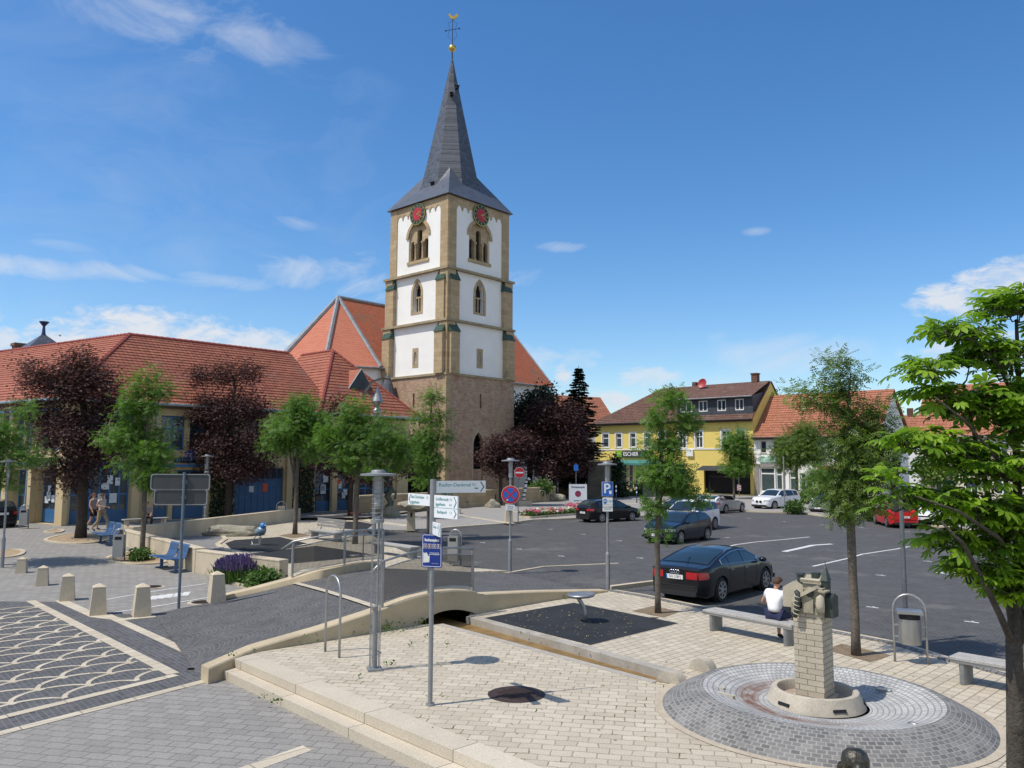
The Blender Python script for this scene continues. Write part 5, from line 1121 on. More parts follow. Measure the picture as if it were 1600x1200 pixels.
# -- Rathausplatz signpost
p = U(672, 1102); t = T('signpost', 'tall grey signpost with white direction boards above the blue Rathausplatz sign', 'signpost', p, 0); zt = 3.5
b = MB(); b.cyl((0, 0, 0), (0, 0, 2.45), .038, n=14); b.cyl((0, 0, 2.4), (0, 0, zt), .05, n=14); b.cyl((0, 0, 0), (0, 0, .03), .07, n=14); b.build('post', m_galv, t, True)
zz = lambda py: D(680, py, 12.4).z
def board(ang, L, za, zb, lines, m=m_signw, off=.05, tsize=.07, flip=False, rule=None):
    Mb = Matrix.Rotation(ang, 4, 'Z'); b = MB(); b.T = Mb; b.b2(off, off+L, -.012, .012, za, zb); o = b.build('direction_board', m, t)
    b = MB(); b.T = Mb; x = off+L-.03 if not flip else off+L-.03; zm = (za+zb)/2; segs = [(za, zb)] if rule is None else [(za, rule), (rule, zb)]
    for (z0_, z1_) in segs:
        zm = (z0_+z1_)/2; hh = (z1_-z0_)/2-.015; w = .022; xt = off+L-.02; xs_ = xt-.055
        side = -1 if not flip else 1
        ym = -.0135 if not flip else .0135
        pts = [(xs_, z1_-.015), (xt, zm), (xs_, z0_+.015), (xs_-w, z0_+.015), (xt-w, zm), (xs_-w, z1_-.015)]
        vs = [(x_, ym, z_) for x_, z_ in pts]; b.add(vs, [(0, 1, 4, 5), (1, 2, 3, 4)]); b.add(vs, [(5, 4, 1, 0), (4, 3, 2, 1)])
    if rule: b.b2(off, off+L, -.0135, .0135, rule-.003, rule+.003)
    b.build('arrow_mark', m_teal, o)
    for (s_, sx, z_, sz) in lines:
        if not flip: text(s_, sz, o, m_teal, Mb @ TR(off+sx, -.0145, z_) @ FRONT, depth=.0005, align='LEFT')
        else: text(s_, sz, o, m_teal, Mb @ TR(off+L-sx, .0145, z_) @ Matrix.Rotation(math.pi, 4, 'Z') @ FRONT, depth=.0005, align='LEFT')
    return o
za, zb = zz(772), zz(752.5)
o = board(R(20), .83, za, zb, [('Radler-Denkmal', .04, (za+zb)/2+.03, .082), ('0,1', .60, (za+zb)/2+.035, .06)]); o['label'] = 'shaded upper board pointing right to the Radler-Denkmal'
bx = MB(); bx.T = Matrix.Rotation(R(20), 4, 'Z'); bx.box((.72, -.0145, (za+zb)/2-.025), (.06, .002, .022)); bx.build('bicycle_mark', m_teal, o)
za, zb = zz(793.5), zz(775); o = board(R(128), .70, za-.0, zb-.0, [('Bad Dürkheim', .10, (za+zb)/2+.04, .07), ('Iggelheim', .10, (za+zb)/2-.045, .07), ('12', .57, (za+zb)/2+.04, .06)], flip=True)
za, zb = zz(816), zz(775); o = board(R(-48), .60, za+.05, zb, [('Schifferstadt', .04, zb-.06, .068), ('Iggelheim', .04, zb-.14, .068), ('7,2', .40, zb-.06, .055), ('6,1', .40, zb-.14, .055), ('Badepark', .08, zb-.26, .068), ('1,1', .40, zb-.26, .055)], rule=zb-.195)
za, zb = zz(840), zz(816); o = board(R(-72), .52, za+.02, zb-.02, [('Zentrum', .06, (za+zb)/2+.03, .06), ('0,3', .36, (za+zb)/2+.03, .05)])
zc = (zz(838)+zz(891))/2+.0; hw_, hh_ = .175, .262
Mb = TR(0, -.06, zc) @ Matrix.Rotation(R(-18), 4, 'Z')
b = MB(); fpl(b, rrect(-hw_-.0, hw_, -hh_, hh_, .03), [], 0, .012, Mb); bs = b.build('blue_sign', m_signb, t)
b = MB(); fpl(b, rrect(-hw_+.014, hw_-.014, -hh_+.014, hh_-.014, .025), [rrect(-hw_+.021, hw_-.021, -hh_+.021, hh_-.021, .02)], -.002, .001, Mb); b.build('white_border', m_signw, bs)
text('Rathausplatz', .060, bs, m_wt, Mb @ TR(0, -.003, .165) @ FRONT, depth=.001, bold=.002, sx=.83)
for k in range(4):
    xk = -.115+k*.077; b = MB(); b.T = Mb; b.b2(xk-.029, xk+.029, -.004, -.001, .035, .105); q = b.build('pictogram', m_signw, bs)
    b = MB(); b.T = Mb; b.b2(xk-.024, xk+.024, -.005, -.004, .040, .100); b.build('pictogram_field', mat('pictogram_maroon', (.09, .02, .07), .5), q)
    b = MB(); b.T = Mb @ TR(xk, -.006, .07) @ FRONT; b.lathe([(.007, 0), (.0001, .001)], 10, (0, .017, 0)); b.box((0, -.003, 0), (.009, .026, .001), R((0, 25, -10, 35)[k])); b.box((.006*(-1)**k, -.012, 0), (.022, .005, .001), R((30, -20, 50, 15)[k])); b.build('pictogram_figure', m_signw, q)
text('Verboten auf dem\nganzen Platzgelände!', .022, bs, m_wt, Mb @ TR(.045, -.003, -.045) @ FRONT, depth=.0005, bold=.0006)
text('Die Gemeindeverwaltung', .011, bs, m_wt, Mb @ TR(.06, -.003, -.195) @ FRONT, depth=.0005)
b = MB(); fpl(b, [(-.145, -.19), (-.04, -.18), (-.035, -.08), (-.06, -.085), (-.075, -.05), (-.09, -.03), (-.12, -.04), (-.145, -.03)], [], -.004, .001, Mb); b.build('torn_sticker', mat('sticker_white', (.7, .7, .68), .6), bs)
# market banner
p = D(889, 790, 70); t = T('market_sign', 'white market notice board with a round red symbol behind the black estate car', 'notice board', (p.x, p.y, 0.03), R(8)); b = MB()
for x in (.1, 1.5): b.cyl((x, 0, 0), (x, 0, 1.9), .03, n=8)
b.build('post', m_galv, t); b = MB(); b.b2(0, 1.6, -.05, -.02, .15, 1.75); f = b.build('board', m_signw, t)
text('Wochenmarkt', .24, f, mat('navy_letters', (.02, .04, .12), .6), TR(.8, -.056, 1.5) @ FRONT, bold=.006, sx=.85); text('Samstag 7-13', .14, f, mat('navy_letters', (0, 0, 0)), TR(.8, -.056, .33) @ FRONT, bold=.004)
b = MB(); b.T = TR(.8, -.056, .92) @ FRONT; b.lathe([(.27, 0), (.27, .004), (.0001, .004)], 28); b.build('round_symbol', mat('dark_red_disc', (.28, .03, .08), .5), f)
p = D(886, 770, 72); t = T('pole_sign', 'slim post with a small blue sign under the big purple maple', 'traffic sign', (XW(900, p.y), p.y, .03), 0); b = MB(); b.cyl((0, 0, 0), (0, 0, 3.6), .035, n=8); b.build('post', m_dgalv, t); b = MB(); b.b2(-.2, .2, -.05, -.03, 2.9, 3.45); b.build('sign_board', m_signb2, t)
# -- benches
def slab_bench(P, Q, lab, depth=.50, h=.46, back=False, slats=4):
    dd = Q-P; L = dd.length; t = T('park_bench', lab, 'bench', P, math.atan2(dd.y, dd.x), 'grey timber benches'); b = MB(); w = depth/slats
    for k in range(slats): b.bev(0, L, k*w+.006, (k+1)*w-.006, h-.05, h, .008)
    b.build('seat', m_wood, t)
    for x in (.18, L-.18):
        b = MB(); b.prism([(x-.07+.07*math.cos(a)*1.0+.07 if False else x+.085*math.cos(a), depth/2+(depth/2-.03)*math.sin(a)) for a in [i*math.pi/8 for i in range(16)]], 0, h-.052); b.build('leg', mat('bench_leg_metal', (.25, .255, .25), .5, .3), t)
    b = MB(); b.b2(.0, L, .02, .06, h-.10, h-.052); b.b2(0, L, depth-.06, depth-.02, h-.10, h-.052); b.b2(-.015, 0, .0, depth, h-.06, h-.005); b.b2(L, L+.015, 0, depth, h-.06, h-.005); b.build('frame', m_steel, t)
    if back:
        b = MB()
        for k in range(3): b.T = TR(0, depth-.03+.02*k, h+.14+k*.14) @ Matrix.Rotation(R(12), 4, 'X'); b.b2(0, L, 0, .035, 0, .115)
        b.build('backrest', m_wood, t)
        for x in (.2, L-.2): b = MB(); b.T = TR(x, depth-.0, h-.05) @ Matrix.Rotation(R(-10), 4, 'X'); b.b2(-.03, .03, .04, .07, 0, .55); b.build('back_frame', m_steel, t)
    return t
bz = .46
A_, B_ = U(1098, 952, bz), U(1236, 977, bz); slab_bench(A_*1-Vector((0, 0, bz)), B_-Vector((0, 0, bz)), 'long grey bench with the seated man, beside the black car', .48)
bench_line = (A_.copy(), B_.copy())
A_, B_ = U(1483, 1025, bz), U(1640, 1052, bz); slab_bench(A_-Vector((0, 0, bz)), B_-Vector((0, 0, bz)), 'grey bench at the right edge behind the chestnut trunk', .48)
A_, B_ = U(482, 827, bz), U(524, 832, bz); slab_bench(A_-Vector((0, 0, bz)), B_-Vector((0, 0, bz)), 'grey bench with a backrest on the play area', .5, back=True)
A_, B_ = U(580, 847, bz), U(641, 855, bz); slab_bench(A_-Vector((0, 0, bz)), B_-Vector((0, 0, bz)), 'grey bench without a back on the play area, right of the near lamp', .5)
def blue_bench(P, rz, n, lab):
    t = T('blue_bench', lab, 'bench', P, rz, 'blue metal benches')
    for k in range(n):
        x = k*.95
        b = MB()
        pf = [(-.62, .44), (-.55, .455), (-.1, .41), (-.02, .44), (.05, .60), (.11, .86), (.14, .90)]
        for i in range(9):
            xx = x+.05+i*.095; b.tube([(xx, y, z) for y, z in pf], .017, 5)
        for y, z in (pf[0], pf[2], pf[4], pf[6]): b.tube([(x+.03, y, z), (x+.83, y, z)], .02, 5)
        vs = [(xx, y, z-.004) for y, z in pf for xx in (x+.04, x+.82)]; b.add(vs, [(2*i, 2*i+1, 2*i+3, 2*i+2) for i in range(len(pf)-1)]+[(2*i+1, 2*i, 2*i+2, 2*i+3) for i in range(len(pf)-1)])
        b.build('seat', m_bluemesh, t)
    for x in (.2, n*.95-.3):
        b = MB(); b.box((x, -.25, .2), (.07, .10, .40)); b.box((x, -.25, .02), (.08, .45, .04)); b.build('leg', m_bluemesh, t)
    b = MB(); b.b2(0, n*.95-.1, -.30, -.22, .36, .40); b.build('beam', m_bluemesh, t); return t
blue_bench(UL(264, 884)+Vector((-.05, -.10, 0)), R(-47), 2, 'blue metal bench for two beside the lavender')
blue_bench(UL(165, 846)+Vector((0, -.05, 0)), R(-47), 2, 'blue metal bench behind the litter bin, in the shade of the purple maple')
blue_bench(U(742, 786, .03), R(5), 2, 'blue metal bench against the churchyard wall')
p = U(650, 792, .03); blue_bench(p+Vector((2.5, 0, 0)), R(5), 2, 'farther blue metal bench at the churchyard wall behind the signboards')
# -- bridge railings
def railing(P, lab, hr=1.02):
    t = T('bridge_railing', lab, 'railing', (0, 0, 0)); n = len(P)-1; up = Vector((0, 0, 1))
    for i in (0, n//2, n):
        b = MB(); q = P[i]; b.box((q.x, q.y, q.z+hr/2-.02), (.055, .055, hr), ANG); b.build('post', m_steel, t)
    b = MB(); e0 = P[0]+(P[0]-P[1]).normalized()*.35*1; b.tube([e0+up*(hr-.16)]+[q+up*(hr+.0) for q in P], .026, 8); b.build('handrail', m_steel, t, 'all')
    b = MB(); b.tube([q+up*(hr-.16) for q in P], .014, 6); b.tube([q+up*.10 for q in P], .014, 6); b.tube([P[0]+up*.1, P[0]+up*(hr-.16)], .012, 6)
    b.build('rail', m_steel, t, 'all')
    b = MB(); vs = []
    for q in P: vs += [q+up*.10, q+up*(hr-.17)]
    b.add(vs, [(2*i, 2*i+2, 2*i+3, 2*i+1) for i in range(n)]); b.build('mesh_panel', m_meshp, t); return t
def mesh_mat():
    m, nt, b = _base('fine_wire_mesh', .5, .6); b.inputs['Base Color'].default_value = (.13, .11, .085, 1); N = nt.nodes; L = nt.links
    tr = N.new('ShaderNodeBsdfTransparent'); mx = N.new('ShaderNodeMixShader'); w = N.new('ShaderNodeTexWave'); w.bands_direction = 'Z'; w.inputs['Scale'].default_value = 26; w.inputs['Distortion'].default_value = 0
    L.new(_tc(nt), w.inputs[0]); L.new(_ramp(nt, w.outputs['Fac'], -.15, 1.0), mx.inputs[0]); L.new(tr.outputs[0], mx.inputs[1]); L.new(b.outputs[0], mx.inputs[2]); L.new(mx.outputs[0], N['Material Output'].inputs[0]); return m
m_meshp = mesh_mat()
PS = [Vector((p.x, p.y, h))+nrm*.10 for p, h in SW[4:9]]
railing(resample(PS, 10), 'near steel bridge railing with fine mesh panels on the humped wall')
railing(resample([Vector((p.x, p.y, p.z+.20))+nrm*.15 for p in (NE[4], NE[5], NE[6], NE[7], NE[8])], 10), 'far steel bridge railing with fine mesh panels beyond the road')
# -- play things
p = U(912, 972); t = T('spinning_seat', 'steel disc seat on a bent post standing on the black rubber mat', 'play equipment', p, 0)
b = MB(); b.tube([(.04, 0, 0), (.03, 0, .2), (.0, 0, .36), (-.09, 0, .50), (-.14, 0, .58)], .05, 12); b.build('post', m_steel, t, 'all')
b = MB(); b.T = TR(-.06, 0, .62) @ Matrix.Rotation(R(-3), 4, 'Y')
b.lathe([(.10, -.03), (.30, -.03), (.335, 0), (.33, .035), (.30, .045), (.26, .02), (.12, .0), (.0001, .0)], 36); b.build('disc_seat', m_steel, t, 'all')
p = U(406, 852); t = T('spring_animal', 'blue and grey bird-shaped play figure on a post in the play area', 'play equipment', p, R(-30))
b = MB(); b.cyl((0, 0, 0), (0, 0, .35), .06, n=10); b.lathe([(.25, 0), (.25, .03), (.0001, .03)], 16, (-.25, 0, 0)); b.build('post', m_steel, t)
b = MB(); b.lathe([(.0001, -.30), (.12, -.27), (.19, -.12), (.2, .08), (.14, .24), (.0001, .28)], 16, (0, 0, .62), Matrix.Rotation(R(65), 3, 'Y')); b.build('body', mat('weathered_blue_grey', (.22, .30, .36), .4, .3), t, 'all')
b = MB(); b.lathe([(.0001, -.16), (.13, -.08), (.15, .02), (.10, .12), (.0001, .15)], 14, (.16, 0, .86)); b.build('head', mat('bright_blue_paint', (.05, .22, .50), .35), t, 'all')
b = MB(); b.lathe([(.05, 0), (.02, .10), (.0001, .14)], 8, (.30, 0, .88), Matrix.Rotation(R(90), 3, 'Y')); b.tube([(-.1, .15, .4), (-.3, .2, .2), (-.2, .25, .05)], .02, 6); b.tube([(-.1, -.15, .4), (-.3, -.2, .2), (-.2, -.25, .05)], .02, 6); b.build('beak', m_steel, t)
p = U(567, 880); t = T('balance_post', 'slim play post with two round steel footplates behind the near lamp', 'play equipment', p, 0)
b = MB(); b.cyl((0, 0, 0), (0, 0, 1.15), .025, n=8); b.build('post', m_dgalv, t); b = MB(); b.lathe([(.0001, -.07), (.07, 0), (.0001, .07)], 10, (0, 0, 1.17)); b.build('knob', mat('knob_brown', (.2, .09, .05), .5), t, 'all')
for x in (-.28, .22): b = MB(); b.lathe([(.0001, .28), (.19, .28), (.2, .30), (.19, .32), (.0001, .32)], 20, (x, -.1, 0)); b.build('footplate', m_steel, t, True)
p = U(556, 812); t = T('bowl_seat', 'small red-brown steel bowl seat on the far play mat', 'play equipment', p, 0); b = MB(); b.cyl((0, 0, 0), (0, 0, .3), .06, n=8); b.build('post', m_dgalv, t); b = MB(); b.lathe([(.08, .28), (.34, .36), (.42, .46), (.38, .46), (.0001, .36)], 20); b.build('bowl', mat('bowl_red', (.20, .05, .04), .3, .5), t, 'all')
# -- rocks and statues
m_rock = mat('pale_boulder', (.34, .31, .24), .9, var=.25, scale=1.5, fine=.3, fscale=18, bump=.6, dirt=(.16, .16, .09))
def rock(name, p, d, rz, lab, seed, cat='boulder', m=None, dz=0):
    bm = bmesh.new(); bmesh.ops.create_icosphere(bm, subdivisions=3, radius=1); r_ = random.Random(seed); o = Vector((r_.random()*9, r_.random()*9, 0))
    from mathutils import noise as nz
    for w_ in bm.verts:
        k = 1+.35*nz.noise(w_.co*1.2+o)+.12*nz.noise(w_.co*3.5+o); c = w_.co*k; w_.co = Vector((c.x*d[0]/2, c.y*d[1]/2, max(-.1, c.z*d[2]*.62+.25*d[2])))
    me = bpy.data.meshes.new(name); bm.to_mesh(me); bm.free(); me.materials.append(m or m_rock); q = bpy.data.objects.new(name, me); sc.collection.objects.link(q); q.location = p; q.location.z += dz; q.rotation_euler = (0, 0, rz); return tag(q, lab, cat)
rock('boulder', U(364, 837), (2.9, 1.2, .62), R(8), 'large flat pale boulder at the head of the dry stream', 3)
rock('boulder', U(770, 793, .03), (1.2, .8, .7), 0, 'brown boulder beside the small purple maple at the churchyard', 5)
rock('boulder', U(652, 829), (2.0, 1.3, .55), R(5), 'mushroom shaped flat boulder resting on the broad sandstone post', 7, dz=1.15)
rock('boulder', U(870, 783, .03), (1.6, .9, .8), 0, 'grey boulder at the foot of the big purple maple', 9)
p = U(607, 808); t = T('statue', 'slender bronze figure group on a stone block beside the church path', 'statue', p, 0)
rock('plinth_rock', (0, 0, 0), (1.3, 1.0, .9), 0, None, 12, cat=None).parent = t
b = MB(); b.tube([(0, 0, .6), (.15, 0, 1.0), (-.12, 0, 1.4), (.14, 0, 1.8), (.05, .1, 2.15), (.1, 0, 2.4)], .2, 8, [.3, .22, .2, .24, .15, .12]); b.tube([(.1, 0, 1.9), (.45, .1, 1.6), (.4, 0, 1.2)], .09, 6); b.tube([(-.1, 0, 1.4), (-.4, .1, 1.75), (-.2, 0, 2.2)], .08, 6); b.build('figure', mat('verdigris_bronze', (.10, .13, .11), .6, .3, var=.4, scale=5, bump=.4), t, 'all')
p = U(821, 790, .03); t = T('statue', 'black and white striped sculpture of a bent figure near the churchyard wall', 'statue', p, 0)
b = MB(); b.box((0, 0, .2), (1.1, .7, .4)); b.build('plinth', m_stone, t); pts = [(-.1, 0, .4), (-.15, 0, .8), (-.05, 0, 1.2), (.0, 0, 1.7), (.1, 0, 2.1), (.35, 0, 2.3)]
b = MB(); b.tube(pts, .12, 8, [.16, .13, .12, .14, .10, .14]); f = b.build('figure', m_signw, t, 'all'); b = MB()
for k in range(6): i = k*.85; i0 = min(4, int(i)); q = Vector(pts[i0]).lerp(Vector(pts[i0+1]), i-i0); b.lathe([(.155, -.06), (.16, 0), (.155, .06)], 10, q)
b.build('stripe', m_bk, f)
p = U(702, 802, .03); t = T('statue', 'small green bronze group on a low block left of the red no-entry sign', 'statue', p, 0); b = MB(); b.box((0, 0, .18), (1.6, .8, .36)); b.build('plinth', m_stone, t)
b = MB(); b.tube([(-.4, 0, .36), (-.3, 0, .9), (-.45, 0, 1.5), (-.3, 0, 1.9)], .15, 8, [.2, .18, .2, .12]); b.tube([(.3, 0, .36), (.2, 0, .9), (.05, 0, 1.4), (-.2, 0, 1.6)], .15, 8, [.2, .18, .15, .08]); b.build('figure', mat('verdigris_bronze', (0, 0, 0)), t, 'all')
for px, py, l in ((963, 783, 'blue and white striped marker post left of the parking sign'), (995, 786, 'blue and white striped marker post in front of the flower beds')):
    p = U(px, py, .03); t = T('marker_post', l, 'marker post', p, 0); b = MB(); b.cyl((0, 0, 0), (0, 0, 1.6), .05, n=8); b.build('shaft', mat('navy_letters', (0, 0, 0)), t); b = MB()
    for z in (.9, 1.3): b.cyl((0, 0, z), (0, 0, z+.15), .054, n=8)
    b.build('stripe', m_signw, t)
p = U(1303, 806, .02); tag(MB().cyl((0, 0, 0), (0, 0, 4.2), .045, n=10).build('sign_pole', m_galv, None, True, p), 'slim bare pole at the kerb beside the round green bush', 'pole')
bpy.data.objects['sign_pole'].location = U(1226.5, 801, .03)
p = U(1417, 1003, -.05); t = T('sign_pole', 'tall grey pole rising into the chestnut leaves behind the large litter bin', 'pole', p, 0); b = MB(); b.cyl((0, 0, 0), (0, 0, 3.4), .048, n=12); b.build('post', m_dgalv, t, True); b = MB(); b.box((0, .05, 3.05), (.4, .01, .55)); b.build('sign_board', m_signback, t)
# bicycles at the shop
def bike(p, rz, lab):
    t = T('bicycle', lab, 'bicycle', p, rz, 'bicycles outside the shops')
    for x in (-.52, .52):
        b = MB(); b.T = TR(x, 0, .34) @ FRONT; pts = [(.33*math.cos(i*math.pi/12), .33*math.sin(i*math.pi/12), 0) for i in range(25)]; b.tube(pts, .018, 5); b.build('wheel', m_dark, t)
    b = MB(); b.tube([(-.52, 0, .34), (-.15, 0, .85), (.42, 0, .85), (.52, 0, .34)], .02, 5); b.tube([(-.15, 0, .85), (-.05, 0, .32), (.42, 0, .85)], .02, 5); b.tube([(-.52, 0, .34), (-.05, 0, .32)], .015, 5); b.build('frame', m_dgalv, t)
    b = MB(); b.box((-.2, 0, .96), (.22, .12, .05)); b.build('saddle', m_dark, t); b = MB(); b.tube([(.40, -.28, 1.05), (.42, 0, 1.0), (.40, .28, 1.05)], .016, 5); b.build('handlebar', m_steel, t); return t
bike(U(1177, 768, .03), R(-30), 'dark bicycle leaning near the yellow house corner'); bike(U(1184, 767, .03), R(-50), 'second bicycle parked against the grey shop pillar')
# ================================================================== FOUNTAIN
FC = W(4.72, 12.55); ft = T('fountain', 'round fountain of grey setts with a raised rim, stone bowl and brick pillar', 'fountain', (FC.x, FC.y, 0), 0)
def ringmat(name, c1, c2, mo, rw, stain=None, joint=.010):
    """setts laid in rings round the object's own z axis"""
    m, nt, b = _base(name, .75, 0, .3); N = nt.nodes; L = nt.links; o = _tc(nt); s = N.new('ShaderNodeSeparateXYZ'); L.new(o, s.inputs[0])
    def mm(op, a, b_=None):
        n = N.new('ShaderNodeMath'); n.operation = op
        for i, q in enumerate((a, b_)):
            if isinstance(q, (int, float)): n.inputs[i].default_value = q
            elif q is not None: L.new(q, n.inputs[i])
        return n.outputs[0]
    ang = mm('MULTIPLY', mm('ARCTAN2', s.outputs[1], s.outputs[0]), 1.5); rad = mm('SQRT', mm('ADD', mm('MULTIPLY', s.outputs[0], s.outputs[0]), mm('MULTIPLY', s.outputs[1], s.outputs[1])))
    c = N.new('ShaderNodeCombineXYZ'); L.new(ang, c.inputs[0]); L.new(mm('ADD', rad, mm('MULTIPLY', s.outputs[2], -.55)), c.inputs[1])
    bt = N.new('ShaderNodeTexBrick'); L.new(c.outputs[0], bt.inputs[0]); bt.inputs['Scale'].default_value = 1; bt.inputs['Brick Width'].default_value = .085; bt.inputs['Row Height'].default_value = rw
    bt.inputs['Mortar Size'].default_value = joint; bt.inputs['Mortar Smooth'].default_value = .3; bt.inputs['Bias'].default_value = 0
    for k, q in (('Color1', c1), ('Color2', c2), ('Mortar', mo)): bt.inputs[k].default_value = q+(1,)
    col = bt.outputs['Color']; col = _mix(nt, _ramp(nt, _noise(nt, o, 2.2, 5), .35, .65), _mix(nt, 1.0, col, (.75, .75, .75, 1), 'MULTIPLY'), col)
    if stain:
        band = N.new('ShaderNodeMapRange'); band.interpolation_type = 'SMOOTHSTEP'; band.inputs[1].default_value = stain[1]-.20; band.inputs[2].default_value = stain[1]; L.new(rad, band.inputs[0])
        b2_ = N.new('ShaderNodeMapRange'); b2_.interpolation_type = 'SMOOTHSTEP'; b2_.inputs[1].default_value = stain[1]+.30; b2_.inputs[2].default_value = stain[1]+.08; L.new(rad, b2_.inputs[0])
        side = _ramp(nt, mm('ADD', s.outputs[0], mm('MULTIPLY', s.outputs[1], .15)), .5, -.9); f = mm('MULTIPLY', mm('MULTIPLY', band.outputs[0], b2_.outputs[0]), side); f = mm('MULTIPLY', f, _ramp(nt, _noise(nt, o, 5, 5), .25, .6))
        col = _mix(nt, f, col, stain[0]+(1,))
    L.new(col, b.inputs['Base Color']); iv = mm('SUBTRACT', 1.0, bt.outputs['Fac']); _bump(nt, b, iv, .6, .012); return m
FR_ = .985
m_fo = ringmat('grey_rim_setts', (.13, .13, .13), (.235, .232, .225), (.31, .295, .265), .080); m_fi = ringmat('white_dish_setts', (.40, .40, .39), (.52, .52, .50), (.27, .26, .24), .075, ((.17, .085, .055), 1.02), .009)
b = MB(); b.lathe([(2.42, -.02), (2.40, .01), (2.25, .12), (2.05, .24), (1.93, .31), (1.84, .345), (1.75, .35)], 96, cap=False); b.build('raised_rim', m_fo, ft, 'all').scale = (FR_, FR_, .84)
b = MB(); b.lathe([(1.75, .35), (1.6, .31), (1.36, .24), (1.1, .18), (.95, .15), (.72, .14)], 96, cap=False); b.build('dish', m_fi, ft, 'all').scale = (FR_, FR_, .84)
b = MB(); b.lathe([(2.48, .008), (2.48, .012), (2.24, .012), (2.24, .008)], 96, cap=False); b.build('paving_ring', mat('ring_slab', (.47, .40, .30), .85, var=.12, scale=4, fine=.2), ft)
m_fstone = mat('fountain_sandstone', (.47, .42, .335), .8, var=.13, scale=3, fine=.2, fscale=40, bump=.2, dirt=(.28, .25, .20))
b = MB(); b.lathe([(.735, .12), (.70, .19), (.645, .31), (.635, .335), (.61, .345), (.56, .34), (.545, .31), (.53, .19)], 64, cap=False); bw = b.build('bowl_wall', m_fstone, ft, True)
b = MB(); b.lathe([(.54, .19), (.0001, .195)], 48, cap=False); b.build('bowl_floor', mat('bowl_floor', (.40, .31, .24), .8, var=.2, scale=4, fine=.3), ft)
for a in (-82, -150, -20): b = MB(); b.T = Matrix.Rotation(R(a), 4, 'Z') @ TR(.70, 0, .20) @ Matrix.Rotation(R(-22), 4, 'Y'); b.b2(-.01, .012, -.10, .10, -.022, .022); b.build('overflow_slot', m_dark, bw)
# brick pillar: courses of separate blocks in one mesh
pa = R(-40); w2 = .222; b = MB(); b.T = Matrix.Rotation(pa, 4, 'Z'); b.b2(-w2-.05, w2+.05, -w2-.05, w2+.05, .20, .25); b.build('pillar_foot', m_fstone, ft)
m_fb = brick('fountain_brick', (.50, .44, .34), (.60, .53, .41), (.23, .19, .14), .25, .085, 0, .005, 'diag', bump=.7, var=.22, stain=((.46, .34, .22), 1.5, .58))
b = MB(); b.T = Matrix.Rotation(pa, 4, 'Z'); b.b2(-w2, w2, -w2, w2, .25, 1.50)
pil = b.build('pillar', m_fb, ft)
# rotate texture with the block: object space = pillar space
for vtx in pil.data.vertices: vtx.co = Matrix.Rotation(-pa, 3, 'Z') @ vtx.co
pil.rotation_euler = (0, 0, pa)
for q_ in ft.children:
    if q_.name.split('.')[0] in ('bowl_wall', 'bowl_floor', 'pillar_foot', 'pillar'): q_.location = (.0, .16, -.03)
# carved village on top
m_cs = mat('carved_sandstone', (.36, .32, .235), .85, var=.15, scale=5, fine=.2, fscale=50, bump=.35, dirt=(.18, .17, .12)); m_cs2 = mat('carved_sandstone_light', (.46, .41, .31), .85, var=.12, scale=5, fine=.2, fscale=50, bump=.3)
m_cop = mat('dark_green_bronze', (.055, .07, .06), .5, .4, var=.35, scale=7, bump=.3)
vt = T('carved_village', 'stone carving of clustered village houses with a bronze steeple on top of the fountain pillar', 'sculpture', (FC.x, FC.y+.16, 1.47), pa); vt.scale = (1.1, 1.1, 1.0)
def house(mb, x0, x1, y0, y1, z0, ze, zr, axis='x'):
    vs = [(x0, y0, z0), (x1, y0, z0), (x1, y1, z0), (x0, y1, z0), (x0, y0, ze), (x1, y0, ze), (x1, y1, ze), (x0, y1, ze)]
    if axis == 'x': m_ = (y0+y1)/2; vs += [(x0, m_, zr), (x1, m_, zr)]; fs = [(3, 2, 1, 0), (0, 1, 5, 4), (2, 3, 7, 6), (1, 2, 6, 9, 5), (3, 0, 4, 8, 7), (4, 5, 9, 8), (6, 7, 8, 9)]
    else: m_ = (x0+x1)/2; vs += [(m_, y0, zr), (m_, y1, zr)]; fs = [(3, 2, 1, 0), (1, 2, 6, 5), (3, 0, 4, 7), (0, 1, 5, 8, 4), (2, 3, 7, 9, 6), (5, 6, 9, 8), (7, 4, 8, 9)]
    mb.add(vs, fs)
b = MB(); b.b2(-.22, .22, -.22, .22, 0, .16); b.build('block', m_cs, vt)
b = MB(); house(b, -.36, -.07, -.16, .10, .06, .36, .46, 'y'); h_ = b.build('left_house', m_cs2, vt); b = MB(); b.b2(-.20, -.13, -.02, .06, .40, .55); b.b2(-.215, -.115, -.035, .075, .55, .575); b.build('chimney', m_cop, h_)
b = MB(); house(b, -.09, .16, -.12, .24, .14, .42, .56, 'x'); h_ = b.build('middle_house', m_cs, vt); b = MB(); b.T = TR(.03, -.12, .50) @ Matrix.Rotation(R(20), 4, 'X'); b.b2(-.13, .14, -.05, .0, -.02, .03); b.build('verge', m_cs2, h_)
b = MB(); b.T = TR(.02, -.21, .33) @ Matrix.Rotation(R(-33), 4, 'Y'); b.b2(-.22, .16, -.09, .10, -.02, .03); b.build('sloping_roof', m_cs2, vt)
b = MB(); house(b, -.12, .10, -.25, -.12, .02, .24, .32, 'y'); h_ = b.build('front_house', m_cs, vt); b = MB(); b.b2(-.10, -.05, -.255, -.25, .08, .18); b.build('doorway', m_dark, h_)
b = MB(); b.tube([(-.13, -.27, .34), (-.09, -.28, .30), (-.10, -.285, .18), (-.12, -.285, .04), (-.15, -.28, -.06)], .035, 8, [.03, .045, .045, .04, .03]); f_ = b.build('spout_figure', m_cop, vt, 'all'); b = MB()
for k in range(5): b.lathe([(.046, -.008), (.050, 0), (.046, .008)], 10, (-.10-.006*k, -.285, .26-k*.065), Matrix.Rotation(R(20), 3, 'Y'))
b.build('stripe', m_cs2, f_)
